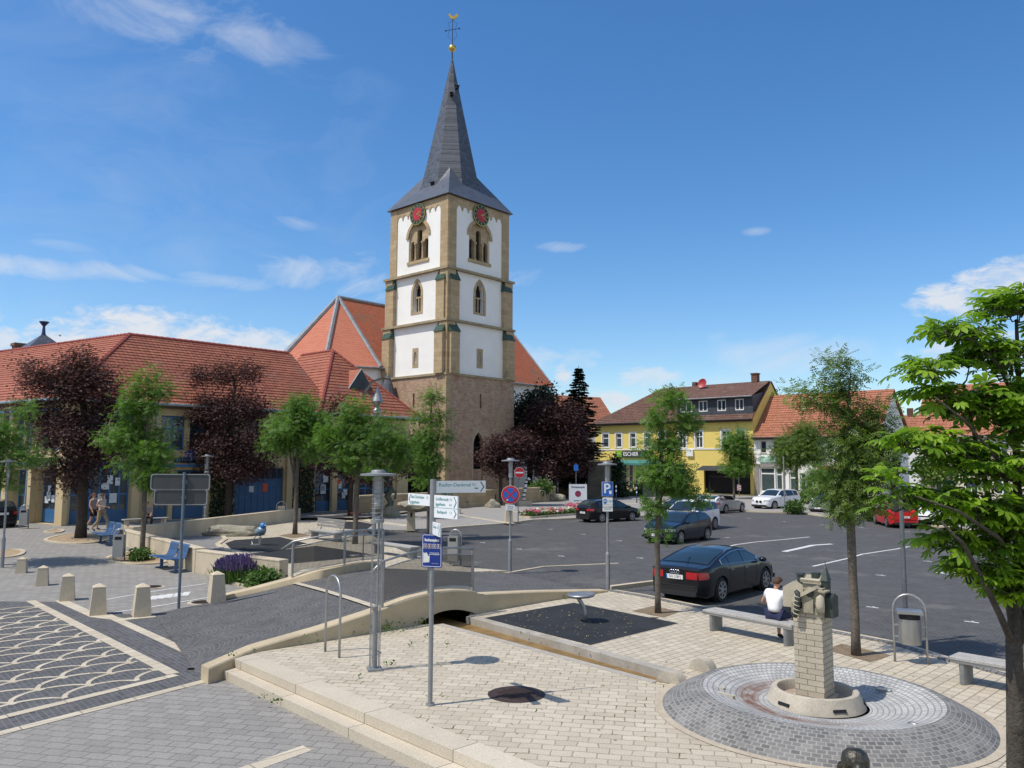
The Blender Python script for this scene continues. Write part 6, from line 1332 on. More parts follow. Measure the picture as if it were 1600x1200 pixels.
b = MB(); b.T = TR(.14, -.16, 0); b.b2(-.08, .08, -.06, .10, .10, .40); b.T = TR(.14, -.16, .36) @ Matrix.Rotation(R(8), 4, 'Y'); b.b2(-.13, .13, -.10, .12, 0, .025); b.build('right_house', m_cs, vt)
b = MB(); b.T = TR(.06, -.235, .31); b.T = b.T @ FRONT; b.lathe([(.05, 0), (.05, .02), (.03, .03), (.0001, .03)], 14); b.build('round_window', m_cop, vt)
b = MB(); b.lathe([(.055, 0), (.06, .10), (.055, .22), (.03, .26), (.0001, .27)], 14, (.19, -.22, .05)); b.build('round_tower', m_cs2, vt, 'all')
b = MB(); house(b, .22, .33, -.14, .10, -.04, .26, .32, 'x'); b.b2(.16, .24, -.08, .08, .18, .50); b.add([(.15, -.09, .50), (.25, -.09, .50), (.25, .09, .50), (.15, .09, .50), (.2, 0, .76)], [(0, 1, 4), (1, 2, 4), (2, 3, 4), (3, 0, 4)]); b.cyl((.2, 0, .74), (.2, 0, .80), .005, n=5); b.build('bronze_church', m_cop, vt)
for q in ((.0, .1, .0, .1, .5, .60), (-.24, -.17, -.20, -.14, -.05, .06), (-.33, -.28, -.12, -.06, -.03, .07)): b = MB(); b.b2(*q); b.build('corbel', m_cop, vt)
# stone inlet where the channel meets the rim
fi = T('channel_inlet', 'pair of curved sandstone inlet blocks between the channel and the fountain rim', 'stone inlet', (0, 0, 0))
for (px, py, w, d_, hh, a) in ((1050, 1066, .52, .20, .20, -50), (1098, 1048, .50, .22, .24, -50)):
    q = U(px, py); b = MB(); b.T = TR(q.x, q.y, 0) @ Matrix.Rotation(R(a), 4, 'Z'); pts = [(-w/2, 0), (w/2, 0), (w/2*.85, hh*.5), (w/2*.5, hh*.9), (.02, hh), (-w/2*.5, hh*.8), (-w/2*.85, hh*.4)]
    fpl(b, pts, [], -d_/2, d_/2, I4); fpl(b, pts[::1], [], d_/2, d_/2+.001, I4); b.build('inlet_block', m_fstone, fi, True)
b = MB()
for k, (px, py) in enumerate(((1108, 1073), (1122, 1085))): q = U(px, py, .2); b.T = TR(q.x, q.y, .20+.0*k) @ Matrix.Rotation(R(-52), 4, 'Z'); b.b2(-.30, .30, -.03, .03, -.05, .045)
b.build('inlet_rib', m_fstone, fi)
for k, (px, py, a, l) in enumerate(((1133, 1110, 20, 'small grey metal fish on the left slope of the fountain dish'), (1377, 1078, 170, 'small dark metal fish on the far right slope of the fountain dish'), (1428, 1135, 120, 'small pale metal fish on the near right slope of the fountain dish'))):
    q = U(px, py, .22); t = T('metal_fish', l, 'fish figure', q, R(a)); b = MB()
    b.lathe([(.0001, -.11), (.03, -.05), (.04, .01), (.028, .07), (.0001, .10)], 10, (0, 0, .02), Matrix.Rotation(R(90), 3, 'Y')); b.build('body', m_steel, t, 'all'); b = MB(); b.add([(-.09, 0, .02), (-.16, .05, .03), (-.14, 0, .03), (-.16, -.05, .03)], [(0, 1, 2), (0, 2, 3), (2, 1, 0), (3, 2, 0)]); b.build('tail', m_steel, t)
q = U(1325, 1190, .2); q.y = 9.95; q.x = XW(1325, 9.95); t = T('bronze_toad', 'round patterned bronze creature crouching on the near rim of the fountain', 'bronze figure', (q.x, q.y+.1, .08), R(80)); m_br = mat('patterned_bronze', (.09, .085, .07), .38, .7, var=.5, scale=14, fine=.4, fscale=25, bump=.7)
b = MB(); b.lathe([(.0001, .19), (.08, .185), (.14, .14), (.165, .06), (.16, -.02), (.11, -.08)], 18, (0, 0, .06), Matrix.Rotation(R(12), 3, 'Y')); b.build('body', m_br, t, 'all')
b = MB(); b.lathe([(.0001, .10), (.05, .09), (.085, .02), (.07, -.05), (.0001, -.07)], 12, (-.16, 0, .04)); b.build('head', m_br, t, 'all')
for sx, sy in ((-.1, .13), (-.1, -.13), (.12, .12), (.12, -.12)): b = MB(); b.tube([(sx*.7, sy*.7, .03), (sx*1.2, sy*1.2, 0), (sx*1.5, sy*1.3, -.05)], .04, 6, [.05, .04, .03]); b.build('leg', m_br, t, 'all')
# ================================================================== CARS
m_tyre = mat('tyre_rubber', (.02, .02, .022), .8, var=.1); m_rim = mat('alloy_rim', (.45, .46, .47), .3, .8, var=.05); m_trimb = mat('black_plastic', (.02, .02, .022), .5, var=.1)
m_chrome = mat('chrome', (.7, .7, .72), .15, 1.0, var=.02, fine=.02); m_cgl = glass('car_glass', (.015, .025, .028), .03, 1.0); m_lens = glass('headlight_lens', (.40, .42, .44), .06, .8)
m_tail = mat('tail_light_red', (.42, .012, .02), .15, var=.15, scale=20, fine=.1, spec=.8); m_plate = mat('number_plate', (.72, .72, .70), .5, var=.02, fine=.02); m_cabin = mat('cabin_dark', (.02, .02, .022), .8)
def lerpP(P, x):
    if x <= P[0][0]: return P[0][1]
    for (a, p), (b, q) in zip(P, P[1:]):
        if x <= b:
            t = (x-a)/(b-a); return p+(q-p)*t
    return P[-1][1]
def smooth(P, x):                                   # monotone-ish smoothed profile
    h = .07; return (lerpP(P, x-h)+2*lerpP(P, x)+lerpP(P, x+h)+lerpP(P, x-h*.5)*2+lerpP(P, x+h*.5)*2)/8
def car(name, label, loc, heading, L, Wd, top, belt, wb, fo, col, win, cowl, roof_f, roof_r, deck, rw=.32, group='cars standing on the square', tum=.40, plate=None, rings=None, face='plain', rearlamp=None, headlamp=None, open_top=False, ext=None, chromewin=False, low=.20, taill=None, cat='car'):
    """x forward from the middle of the car; top/belt: side profiles; win: side windows [(x0,x1)]"""
    t = T(name, label, cat, (loc[0], loc[1], loc[2] if len(loc) > 2 else -.08), heading, group); h = L/2
    xf = h-fo; xr_ = xf-wb; ra = rw+.055
    def wid(x):
        q = abs(x)/h; e = max(0, (abs(x)-(h-.55))/.55); return Wd/2*(1-.045*q**2-.19*e**2.6)
    def zt(x): return smooth(top, x)
    def zb_(x): return min(smooth(belt, x), zt(x)-.012)
    def inn(x):                                   # half width of the top surface edge
        return wid(x)*.955-tum*max(0, zt(x)-zb_(x)-.02)
    def side(x, z):
        zb = zb_(x); w = wid(x)
        if z <= zb: q = (z-low)/(max(.1, zb-low)); return w*(1-.05*(1-q)**2*1.2-.045*max(0, q-.55)/.45*1.0)
        return w*.955-tum*(z-zb)
    xs = sorted(set([round(-h+L*i/72, 4) for i in range(73)]+[-h+.03, -h+.08, h-.03, h-.08]+[round(xc+ra*math.cos(a*math.pi/14), 4) for xc in (xf, xr_) for a in range(15)])); vs = []; NR = 19
    for x in xs:
        lo = low+.02
        for xc in (xf, xr_):
            if abs(x-xc) < ra: lo = max(lo, rw+math.sqrt(ra*ra-(x-xc)**2))
        e = max(0, (abs(x)-(h-.25))/.25); lo += .10*e*e
        zb, z1 = zb_(x), zt(x); ring = []
        lo = min(lo, zb-.05)
        for k in range(7): z = lo+(zb-lo)*k/6; ring.append((side(x, z), z))
        g = z1-zb
        for k in range(1, 6): z = zb+(g-.02)*k/5; ring.append((side(x, z)-.03*(k/5)**4*min(1, g*4), z))
        ye = ring[-1][0]
        for k, f in enumerate((.93, .8, .6, .4, .2, .0)): ring.append((ye*f, z1-.045*f*f*min(1, g*3+.3)+.0))
        ring.append((0, z1)) if False else None
        half = [(y, z) for y, z in ring]
        full = [(x, y, z) for y, z in half]+[(x, -y, z) for y, z in reversed(half[:-1])]
        vs += full; NF = len(full)
    fs = []; n = len(xs); gl = []
    def isglass(x, k):
        return False
    for i in range(n-1):
        for k in range(NF-1): fs.append((i*NF+k, i*NF+k+1, (i+1)*NF+k+1, (i+1)*NF+k))
    fs += [tuple(reversed(range(NF))), tuple((n-1)*NF+k for k in range(NF))]
    b = MB(); b.add(vs, fs); body = b.build('body', col, t, True)
    b = MB(); b.b2(-h+.25, h-.25, -Wd/2+.12, Wd/2-.12, low-.02, low+.35); b.build('underbody', m_trimb, t)
    # glass patches just proud of the shell
    def patch(pts_rows, m, nm, par=t):
        b = MB(); nc = len(pts_rows[0]); v = [p for r in pts_rows for p in r]
        b.add(v, [(i*nc+k, i*nc+k+1, (i+1)*nc+k+1, (i+1)*nc+k) for i in range(len(pts_rows)-1) for k in range(nc-1)]); o = b.build(nm, m, par, 'all'); return o
    def topband(x0, x1, m, nm, wf0=.90, wf1=.90, up=.008, n=8, par=t):
        rows = []
        for i in range(n+1):
            x = x0+(x1-x0)*i/n; ye = (inn(x))*(wf0+(wf1-wf0)*i/n); yf = inn(x)
            rows.append([(x+(.010 if x0 > 0 else -.010), y, zt(x)-.045*(y/yf)**2*min(1, (zt(x)-zb_(x))*3+.3)+up) for y in [ye*(k/5-1) for k in range(11)]])
        return patch(rows, m, nm, par)
    if not open_top:
        topband(cowl+.02, roof_f+.02, m_cgl, 'windscreen'); topband(deck-.0, roof_r, m_cgl, 'rear_window', .86, .86)
        for s in (-1, 1):
            for k, (x0, x1) in enumerate(win):
                rows = []
                for i in range(15):
                    x = x0+(x1-x0)*i/14; za, zb2 = zb_(x)+.035, zt(x)-.085
                    if zb2 < za+.02: zb2 = za+.02
                    r = [(x, s*(side(x, za+(zb2-za)*j/4)+.010-.012*(j/4)**4), za+(zb2-za)*j/4) for j in range(5)]
                    rows.append(r if s < 0 else r[::-1])
                patch(rows, m_cgl, 'side_window')
            if chromewin:
                P = [(x, s*(side(x, zt(x)-.07)+.012), zt(x)-.075) for x in [win[0][0]+(win[-1][1]-win[0][0])*i/20 for i in range(21)]]; Q = [(x, s*(side(x, zb_(x)+.03)+.012), zb_(x)+.028) for x in [win[-1][1]-(win[-1][1]-win[0][0])*i/12 for i in range(13)]]
                b = MB(); b.tube(P+Q+[P[0]], .009, 5); b.build('window_trim', m_chrome, t)
    # wheels
    for xc in (xf, xr_):
        for s in (-1, 1):
            b = MB(); Mx = Matrix.Rotation(math.pi/2, 4, 'X'); y = s*(wid(xc)-.115); b.T = TR(xc, y, rw) @ Mx
            b.lathe([(rw*.62, -.10), (rw*.93, -.105), (rw, -.07), (rw, .07), (rw*.93, .105), (rw*.62, .10)], 32); w_ = b.build('wheel', m_tyre, t, True)
            b = MB(); b.T = TR(xc, y, rw) @ Mx @ Matrix.Rotation(0 if s < 0 else math.pi, 4, 'X'); b.lathe([(rw*.70, .09), (rw*.70, .108), (rw*.63, .108), (rw*.61, .05), (.0001, .05)], 28); b.build('rim', m_trimb, w_, True)
            b = MB(); b.T = TR(xc, y, rw) @ Mx @ Matrix.Rotation(0 if s < 0 else math.pi, 4, 'X'); b.lathe([(rw*.70, .100), (rw*.70, .112), (rw*.61, .110), (rw*.60, .085)], 28, cap=False); b.lathe([(.075, .06), (.07, .112), (.0001, .114)], 14)
            for q in range(7): a = q*2*math.pi/7; b.box((rw*.37*math.cos(a), rw*.37*math.sin(a), .098), (rw*.52, .05, .022), a)
            b.build('spokes', m_rim, w_)
            b = MB(); b.T = TR(xc, s*(wid(xc)-.20), rw) @ Mx; b.lathe([(ra-.01, -.12), (ra-.01, .12)], 24); b.build('wheel_arch', m_trimb, t)
    for s in (-1, 1):      # mirrors, handles, sills
        x = cowl-.22; b = MB(); b.T = TR(x, s*(side(x, zb_(x))+.12), zb_(x)+.07) @ Matrix.Diagonal((.085, .12, .075, 1)); b.lathe([(.0001, -1), (.7, -.75), (1, -.1), (.95, .4), (.55, .9), (.0001, 1)], 12); b.build('mirror', col, t, 'all')
        b = MB()
        for x in [w[0]+.10 for w in win[-2:]]: b.box((x+.02, s*(side(x, zb_(x)-.12)+.012), zb_(x)-.13), (.16, .025, .025))
        b.build('door_handle', col if not chromewin else m_chrome, t)
        b = MB()
        for x in [win[-1][1]-.12]+[w[0]+.0 for w in win[-2:]]:
            pts = [(x, s*(side(x, z)+.0015), z) for z in [low+.12+(zb_(x)-low-.14)*i/6 for i in range(7)]]; b.tube(pts, .004, 4)
        b.build('door_gap', m_trimb, t)
    # ends
    def cap_patch(xe, y0, y1, z0, z1, m, nm, wrap=0, bulge=.0):
        """patch on the nose or tail that wraps round the corner"""
        sgn = 1 if xe > 0 else -1
        for s in (-1, 1):
            rows = []; ycor = side(xe, (z0+z1)/2)
            for j in range(5):
                z = z0+(z1-z0)*j/4; row = [(xe+sgn*.012, s*(y0+(ycor-.02-y0)*i/4), z) for i in range(5)]+[(xe-sgn*wrap*i/5, s*(side(xe-sgn*wrap*i/5, z)+.012), z if i < 5 else z0+(z1-z0)*(.5+(j/4-.5)*.5)) for i in range(1, 6)]
                rows.append(row if s*sgn > 0 else row[::-1])
            patch(rows, m, nm)
    rl = rearlamp or (.48, .70, .86, .30); cap_patch(-h, rl[0], 0, rl[1], rl[2], m_tail, 'tail_light', rl[3])
    hl = headlamp or (.50, .60, .72, .38); cap_patch(h, hl[0], 0, hl[1], hl[2], m_lens, 'headlight', hl[3])
    for sgn, z in ((-1, (rl[1]+rl[2])/2-.03 if taill is None else taill), (1, .42)):
        b = MB(); b.box((sgn*(h+.016), 0, z), (.02, .52, .115)); p_ = b.build('number_plate', m_plate, t)
        b = MB(); b.box((sgn*(h+.0275), sgn*-.24, z), (.003, .04, .11)); b.build('blue_band', m_signb2, p_)
        if plate: text(plate, .10, p_, m_bk, TR(sgn*(h+.028), sgn*.02, z) @ Matrix.Rotation(sgn*math.pi/2, 4, 'Z') @ FRONT, depth=.001, sx=.9)
    b = MB(); b.box((-h+.02, 0, .30), (.10, Wd*.72, .12)); b.box((-h+.0, 0, .245), (.12, Wd*.68, .03)); b.build('rear_diffuser', m_trimb, t)
    b = MB(); b.box((-h-.0, 0, .50), (.03, Wd*.68, .025)); b.build('bumper_line', m_trimb, t)
    if face == 'shield':
        b = MB(); b.T = TR(h+.012, 0, .50) @ Matrix.Rotation(math.pi/2, 4, 'Z'); pts = [(-.26, -.22), (.26, -.22), (.34, .15), (.30, .22), (-.30, .22), (-.34, .15)]
        fpl(b, [(x, z) for x, z in pts], [[(x*.86, z*.86) for x, z in pts]], -.02, .03, I4); b.build('grille_frame', m_chrome, t)
        b = MB(); b.T = TR(h+.010, 0, .50) @ Matrix.Rotation(math.pi/2, 4, 'Z'); fpl(b, [(x*.88, z*.88) for x, z in pts], [], 0, .02, I4); b.build('grille', m_trimb, t)
        b = MB(); b.box((h-.02, .62, .36), (.10, .32, .12)); b.build('air_intake', m_trimb, t); b = MB(); b.box((h-.02, -.62, .36), (.10, .32, .12)); b.build('air_intake', m_trimb, t)
    elif face == 'kidney':
        for s in (-1, 1):
            b = MB(); b.T = TR(h+.012, s*.17, .68) @ Matrix.Rotation(math.pi/2, 4, 'Z'); pts = [(.14*math.cos(a*math.pi/8), .11*math.sin(a*math.pi/8)) for a in range(16)]
            fpl(b, pts, [[(x*.8, z*.8) for x, z in pts]], -.02, .03, I4); k_ = b.build('grille_frame', m_chrome, t); b = MB(); b.T = TR(h+.008, s*.17, .68) @ Matrix.Rotation(math.pi/2, 4, 'Z'); fpl(b, [(x*.82, z*.82) for x, z in pts], [], 0, .02, I4); b.build('grille', m_trimb, k_)
        b = MB(); b.box((h-.01, 0, .36), (.08, Wd*.75, .16)); b.build('air_intake', m_trimb, t)
    else:
        b = MB(); b.box((h-.01, 0, .58), (.05, .75, .07)); b.box((h-.01, 0, .30), (.06, Wd*.62, .12)); b.build('grille', m_trimb, t)
    if rings:
        b = MB()
        for k in range(4):
            c = (rings[0], (k-1.5)*.072, rings[1]); b.tube([(c[0], c[1]+.045*math.cos(a*math.pi/8), c[2]+.045*math.sin(a*math.pi/8)) for a in range(17)], .006, 5)
        b.build('badge', m_chrome, t)
    if ext: ext(t, h, zt, side, zb_, wid)
    return t
def pos(mx, my, heading, back=0): return (mx, my, -.08)
black = paint('deep_black_paint', (.012, .013, .016)); navy = paint('blue_black_paint', (.012, .016, .028)); white = paint('white_car_paint', (.74, .75, .76)); silver = paint('silver_paint', (.38, .39, .40), .3, .5); red = paint('red_paint', (.55, .018, .02)); blackp = paint('plain_black_paint', (.010, .010, .012))
# dark sporty hatchback in the foreground (rear view)
H48 = R(48)
hd = Vector((math.cos(H48), math.sin(H48), 0)); ln_ = Vector((-math.sin(H48), math.cos(H48), 0))
def place(rear_px, wbase, Wd, side, heading, dz=-.08):
    """centre of a car whose visible rear (or front) wheel touches the ground at the pixel; side=+1 when that wheel is on the car's right"""
    return None
def trunk_lip(t, h, zt, side, zb_, wid):
    b = MB(); b.tube([(-h+.03, y, zt(-h+.03)+.006-.02*abs(y)) for y in [-.72+i*.12 for i in range(13)]], .02, 6); b.build('tail_lip', black, t)
    b = MB(); b.box((-h+.9, 0, zt(-h+.9)+.012), (.5, .02, .01)); b.build('centre_line', black, t)
A5 = car('dark_fastback_car', 'glossy black fastback car seen from behind, beside the bench', (6.10, 24.10), H48, 4.71, 1.85,
    [(-2.355, .90), (-2.25, .985), (-1.85, 1.04), (-1.2, 1.24), (-.55, 1.37), (.0, 1.395), (.45, 1.36), (1.05, 1.12), (1.35, .985), (1.9, .86), (2.25, .72), (2.355, .60)],
    [(-2.355, .86), (-1.9, .96), (-1.2, .985), (0, .95), (1.0, .915), (1.5, .85), (2.1, .74), (2.355, .60)], 2.81, .88, black,
    [(-1.28, -.86), (-.83, .02), (.06, .98)], 1.28, .38, -.62, -1.78, rw=.335, plate='DÜ 1299 J', rings=(-2.375, .86), face='shield', rearlamp=(.36, .68, .87, .34), chromewin=True, ext=trunk_lip, taill=.72, tum=.52)
A3 = car('dark_hatchback', 'dark blue-black three door hatchback facing left, in front of the white car with open tailgate', (8.25, 39.6), R(228), 4.21, 1.77,
    [(-2.105, .82), (-2.05, .98), (-1.85, 1.12), (-1.45, 1.36), (-.9, 1.42), (.0, 1.425), (.25, 1.38), (.85, 1.10), (1.1, .99), (1.7, .88), (2.0, .75), (2.105, .62)],
    [(-2.105, .80), (-1.8, 1.02), (-.9, .99), (.6, .93), (1.1, .90), (1.8, .76), (2.105, .60)], 2.58, .84, navy, [(-1.55, -.55), (-.50, .78)], 1.02, .20, -1.52, -1.98, rw=.315, plate='NW 28 H', rings=(2.13, .62), face='shield')
def tailgate(t, h, zt, side, zb_, wid):
    b = MB(); b.T = TR(-h+.42, 0, 1.60) @ Matrix.Rotation(R(14), 4, 'Y'); 
    pf = [(.0, .0), (-.25, .10), (-.62, .10), (-1.0, -.03), (-1.12, -.16)]; vs = [(x, y, z-.05*abs(y)**2) for x, z in pf for y in [-.66+i*.22 for i in range(7)]]; n = 7
    fs = [(i*n+k, (i+1)*n+k, (i+1)*n+k+1, i*n+k+1) for i in range(4) for k in range(6)]; lo = [(x, y, z-.05) for x, y, z in vs]; b.add(vs+lo, fs+[tuple(35+q for q in reversed(f)) for f in fs]+[(k, k+1, 36+k, 35+k) for k in range(6)]+[(28+k, 63+k, 64+k, 29+k) for k in range(6)]+[(i*n, 35+i*n, 35+(i+1)*n, (i+1)*n) for i in range(4)]+[(i*n+6, (i+1)*n+6, 41+(i+1)*n, 41+i*n) for i in range(4)])
    g = b.build('tailgate', white, t, True); b = MB(); b.T = TR(-h+.42, 0, 1.60) @ Matrix.Rotation(R(14), 4, 'Y'); vs = [(x, y, z+.012-.05*abs(y)**2) for x, z in ((-.12, .06), (-.25, .10), (-.62, .10)) for y in [-.54+i*.18 for i in range(7)]]; b.add(vs, [(i*n+k, (i+1)*n+k, (i+1)*n+k+1, i*n+k+1) for i in range(2) for k in range(6)]); b.build('tailgate_window', m_cgl, g)
    for s in (-1, 1): b = MB(); b.cyl((-h+.30, s*.6, 1.1), (-h-.35, s*.62, 1.70), .015, n=6); b.build('gas_strut', m_trimb, t)
    b = MB(); b.T = TR(-h-.01, 0, 1.05); b.b2(-.015, .01, -.56, .56, -.25, .38); b.build('boot_opening', m_cabin, t)
MPV = car('white_suv', 'white family car with its tailgate raised, between the dark hatchback and the silver roadster', (10.2, 45.9), R(228), 4.52, 1.84,
    [(-2.26, .95), (-2.2, 1.2), (-2.05, 1.45), (-1.7, 1.63), (-.6, 1.70), (.1, 1.68), (.35, 1.62), (1.0, 1.22), (1.25, 1.08), (1.85, .98), (2.15, .82), (2.26, .65)],
    [(-2.26, .93), (-1.8, 1.14), (0, 1.06), (1.2, 1.0), (1.9, .86), (2.26, .63)], 2.69, .9, white, [(-1.85, -1.2), (-1.15, -.15), (-.10, .85)], 1.15, .30, -1.95, -2.2, rw=.345, face='plain', ext=tailgate)
DK = car('dark_parked_car', 'dark parked car mostly hidden behind the white car with open tailgate', (12.2, 56.5), R(228), 4.4, 1.78,
    [(-2.2, .9), (-2.1, 1.1), (-1.6, 1.42), (-.6, 1.50), (.2, 1.47), (.95, 1.10), (1.2, 1.0), (1.9, .86), (2.2, .65)], [(-2.2, .88), (-1.5, 1.03), (0, .98), (1.2, .92), (2.2, .62)], 2.6, .86, blackp, [(-1.7, -.6), (-.55, .8)], 1.1, .2, -1.7, -2.05)
AL = car('black_estate_car', 'black five door car seen from the rear right, by the pink flower bed', (6.35, 52.4), R(35), 4.43, 1.76,
    [(-2.215, .88), (-2.15, 1.02), (-2.0, 1.12), (-1.55, 1.38), (-.9, 1.43), (.0, 1.41), (.3, 1.36), (.95, 1.06), (1.2, .95), (1.8, .82), (2.1, .70), (2.215, .58)],
    [(-2.215, .84), (-1.8, .98), (0, .93), (1.2, .87), (1.9, .74), (2.215, .56)], 2.6, .92, blackp, [(-1.55, -.95), (-.9, -.10), (-.05, .85)], 1.15, .25, -1.62, -2.08, rw=.31, rearlamp=(.40, .74, .88, .3), plate='RP 301', taill=.62)
def cockpit(t, h, zt, side, zb_, wid):
    b = MB(); b.b2(-.95, .35, -.60, .60, .70, .925); b.build('cockpit', m_cabin, t)
    for s in (-.33, .33):
        b = MB(); b.box((-.62, s, .95), (.16, .42, .42), taper=.8); b.box((-.66, s, 1.17), (.10, .2, .12)); b.build('seat', mat('red_brown_leather', (.10, .03, .025), .5), t)
        b = MB(); b.arch(.36, .32, .02, 6, (-.82, s, .90), math.pi/2); b.build('roll_hoop', m_steel, t, 'all')
    b = MB(); vs = [(.62-.42*k-.05*(y/.62)**2, y*(1-.10*k), .93+.34*k) for k in (0, .5, 1) for y in [-.64+i*.16 for i in range(9)]]; b.add(vs, [(i*9+k, i*9+k+1, (i+1)*9+k+1, (i+1)*9+k) for i in range(2) for k in range(8)]); b.build('windscreen', m_cgl, t, 'all')
    b = MB(); b.tube([(.60, -.66, .93), (.18, -.60, 1.27), (.14, -.3, 1.30), (.13, 0, 1.305), (.14, .3, 1.30), (.18, .60, 1.27), (.60, .66, .93)], .02, 6); b.build('windscreen_frame', silver, t)
Z4 = car('silver_roadster', 'silver open roadster seen from the side, behind the white car with open tailgate', (16.4, 61.9), R(46), 4.2, 1.8,
    [(-2.1, .86), (-1.95, .96), (-1.4, .98), (-1.0, .94), (.4, .92), (.7, .90), (1.4, .84), (1.9, .68), (2.1, .52)], [(-2.1, .84), (-1.4, .93), (0, .88), (.9, .85), (1.7, .72), (2.1, .50)], 2.5, .82, silver, [(-.9, .3)], .6, .2, -1, -1.5, rw=.33, open_top=True, ext=cockpit, rearlamp=(.55, .66, .82, .22))
X3 = car('white_off_road_car', 'white off-road car facing left, parked in front of the shops', (21.9, 66.2), R(216), 4.65, 1.88,
    [(-2.325, .98), (-2.25, 1.2), (-2.0, 1.5), (-1.6, 1.62), (-.5, 1.67), (.2, 1.64), (.45, 1.57), (1.0, 1.22), (1.2, 1.12), (1.9, 1.02), (2.2, .88), (2.325, .68)],
    [(-2.325, .96), (-1.6, 1.13), (0, 1.07), (1.2, 1.02), (2.0, .90), (2.325, .66)], 2.81, .84, white, [(-1.75, -1.15), (-1.1, -.15), (-.1, .85)], 1.12, .38, -1.9, -2.2, rw=.37, face='kidney', headlamp=(.45, .70, .84, .35), low=.27)
SC = car('silver_small_car', 'small silver car facing left, half hidden by the slim tree', (24.6, 62.0), R(222), 4.0, 1.7,
    [(-2.0, .95), (-1.9, 1.2), (-1.6, 1.42), (-.6, 1.50), (.1, 1.47), (.9, 1.10), (1.15, 1.0), (1.7, .86), (2.0, .62)], [(-2.0, .9), (-1.4, 1.02), (0, .98), (1.1, .93), (2.0, .60)], 2.45, .80, silver, [(-1.5, -.6), (-.55, .75)], 1.05, .15, -1.5, -1.9)
RC = car('red_car', 'bright red car seen from the rear, glimpsed under the chestnut leaves', (23.6, 49.4), R(80), 4.1, 1.78,
    [(-2.05, .95), (-1.95, 1.15), (-1.65, 1.42), (-.6, 1.50), (.2, 1.46), (.95, 1.08), (1.2, .98), (1.8, .84), (2.05, .6)], [(-2.05, .9), (-1.4, 1.02), (0, .98), (1.1, .93), (2.05, .58)], 2.5, .84, red, [(-1.6, -.6), (-.55, .75)], 1.1, .2, -1.62, -1.95, rearlamp=(.50, .78, 1.0, .2), plate='HX 44', taill=.66)
P = UL(-28, 823); LC = car('black_parked_car', 'black car cut by the left edge of the photo beside the town hall', (P.x, P.y+.5, .15), R(140), 4.3, 1.75,
    [(-2.15, .9), (-2.0, 1.08), (-1.5, 1.38), (-.6, 1.45), (.2, 1.42), (.95, 1.05), (1.2, .95), (1.9, .8), (2.15, .6)], [(-2.15, .86), (-1.4, 1.0), (0, .95), (1.1, .9), (2.15, .58)], 2.55, .85, blackp, [(-1.6, -.6), (-.55, .75)], 1.1, .2, -1.62, -2.0)
P = U(1500, 822); WC = car('white_parked_car', 'white car glimpsed through the chestnut crown beside the small blue sign', (P.x, P.y+2, -.06), R(215), 4.3, 1.75,
    [(-2.15, .9), (-2.0, 1.1), (-1.6, 1.42), (-.6, 1.48), (.2, 1.45), (.95, 1.05), (1.2, .95), (1.9, .8), (2.15, .6)], [(-2.15, .86), (-1.4, 1.0), (0, .95), (1.1, .9), (2.15, .58)], 2.55, .85, white, [(-1.6, -.6), (-.55, .75)], 1.1, .2, -1.62, -2.0)
P = U(1612, 822); GC = car('silver_van', 'silver green van at the right edge behind the chestnut trunk', (P.x, P.y+1, -.06), R(200), 4.6, 1.85,
    [(-2.3, 1.0), (-2.25, 1.6), (-2.1, 1.80), (-.6, 1.86), (.5, 1.83), (1.3, 1.25), (1.6, 1.08), (2.1, .95), (2.3, .65)], [(-2.3, .95), (-1.4, 1.1), (0, 1.08), (1.4, 1.02), (2.3, .63)], 2.8, .9, paint('silver_green', (.30, .36, .33), .3, .5), [(-2.0, -1.2), (-1.1, -.1), (-.05, 1.1)], 1.5, .6, -2.15, -2.27)
# ================================================================== PEOPLE
m_skin = mat('skin', (.50, .28, .19), .55, var=.06, fine=.05, spec=.3); m_hair = mat('brown_hair', (.07, .035, .018), .7, var=.3, scale=20, bump=.3); m_hairr = mat('reddish_hair', (.14, .04, .02), .7, var=.3, scale=20)
def skin(name, chains, m, par, sub=2):
    """connected chains of (point, radius); one continuous skinned surface. chains: dict key -> (pos, r); edges list"""
    verts, edges = chains; me = bpy.data.meshes.new(name); me.from_pydata([v[0] for v in verts], edges, [])
    o = bpy.data.objects.new(name, me); sc.collection.objects.link(o); o.modifiers.new('s', 'SKIN'); 
    if not me.skin_vertices: 
        bpy.context.view_layer.objects.active = o
    sd_ = me.skin_vertices[0].data if me.skin_vertices else me.attributes
    for i, v in enumerate(verts):
        r = v[1]; rx, ry = (r, r) if isinstance(r, (int, float)) else r
        me.skin_vertices[0].data[i].radius = (rx, ry); me.skin_vertices[0].data[i].use_root = (i == 0)
    s = o.modifiers.new('u', 'SUBSURF'); s.levels = sub; s.render_levels = sub
    bpy.context.view_layer.update(); me2 = bpy.data.meshes.new_from_object(o.evaluated_get(bpy.context.evaluated_depsgraph_get())); bpy.data.objects.remove(o)
    me2.materials.clear(); me2.materials.append(m); me2.polygons.foreach_set('use_smooth', [True]*len(me2.polygons)); q = bpy.data.objects.new(name, me2); sc.collection.objects.link(q); q.parent = par; return q
def V3(*a): return Vector(a)
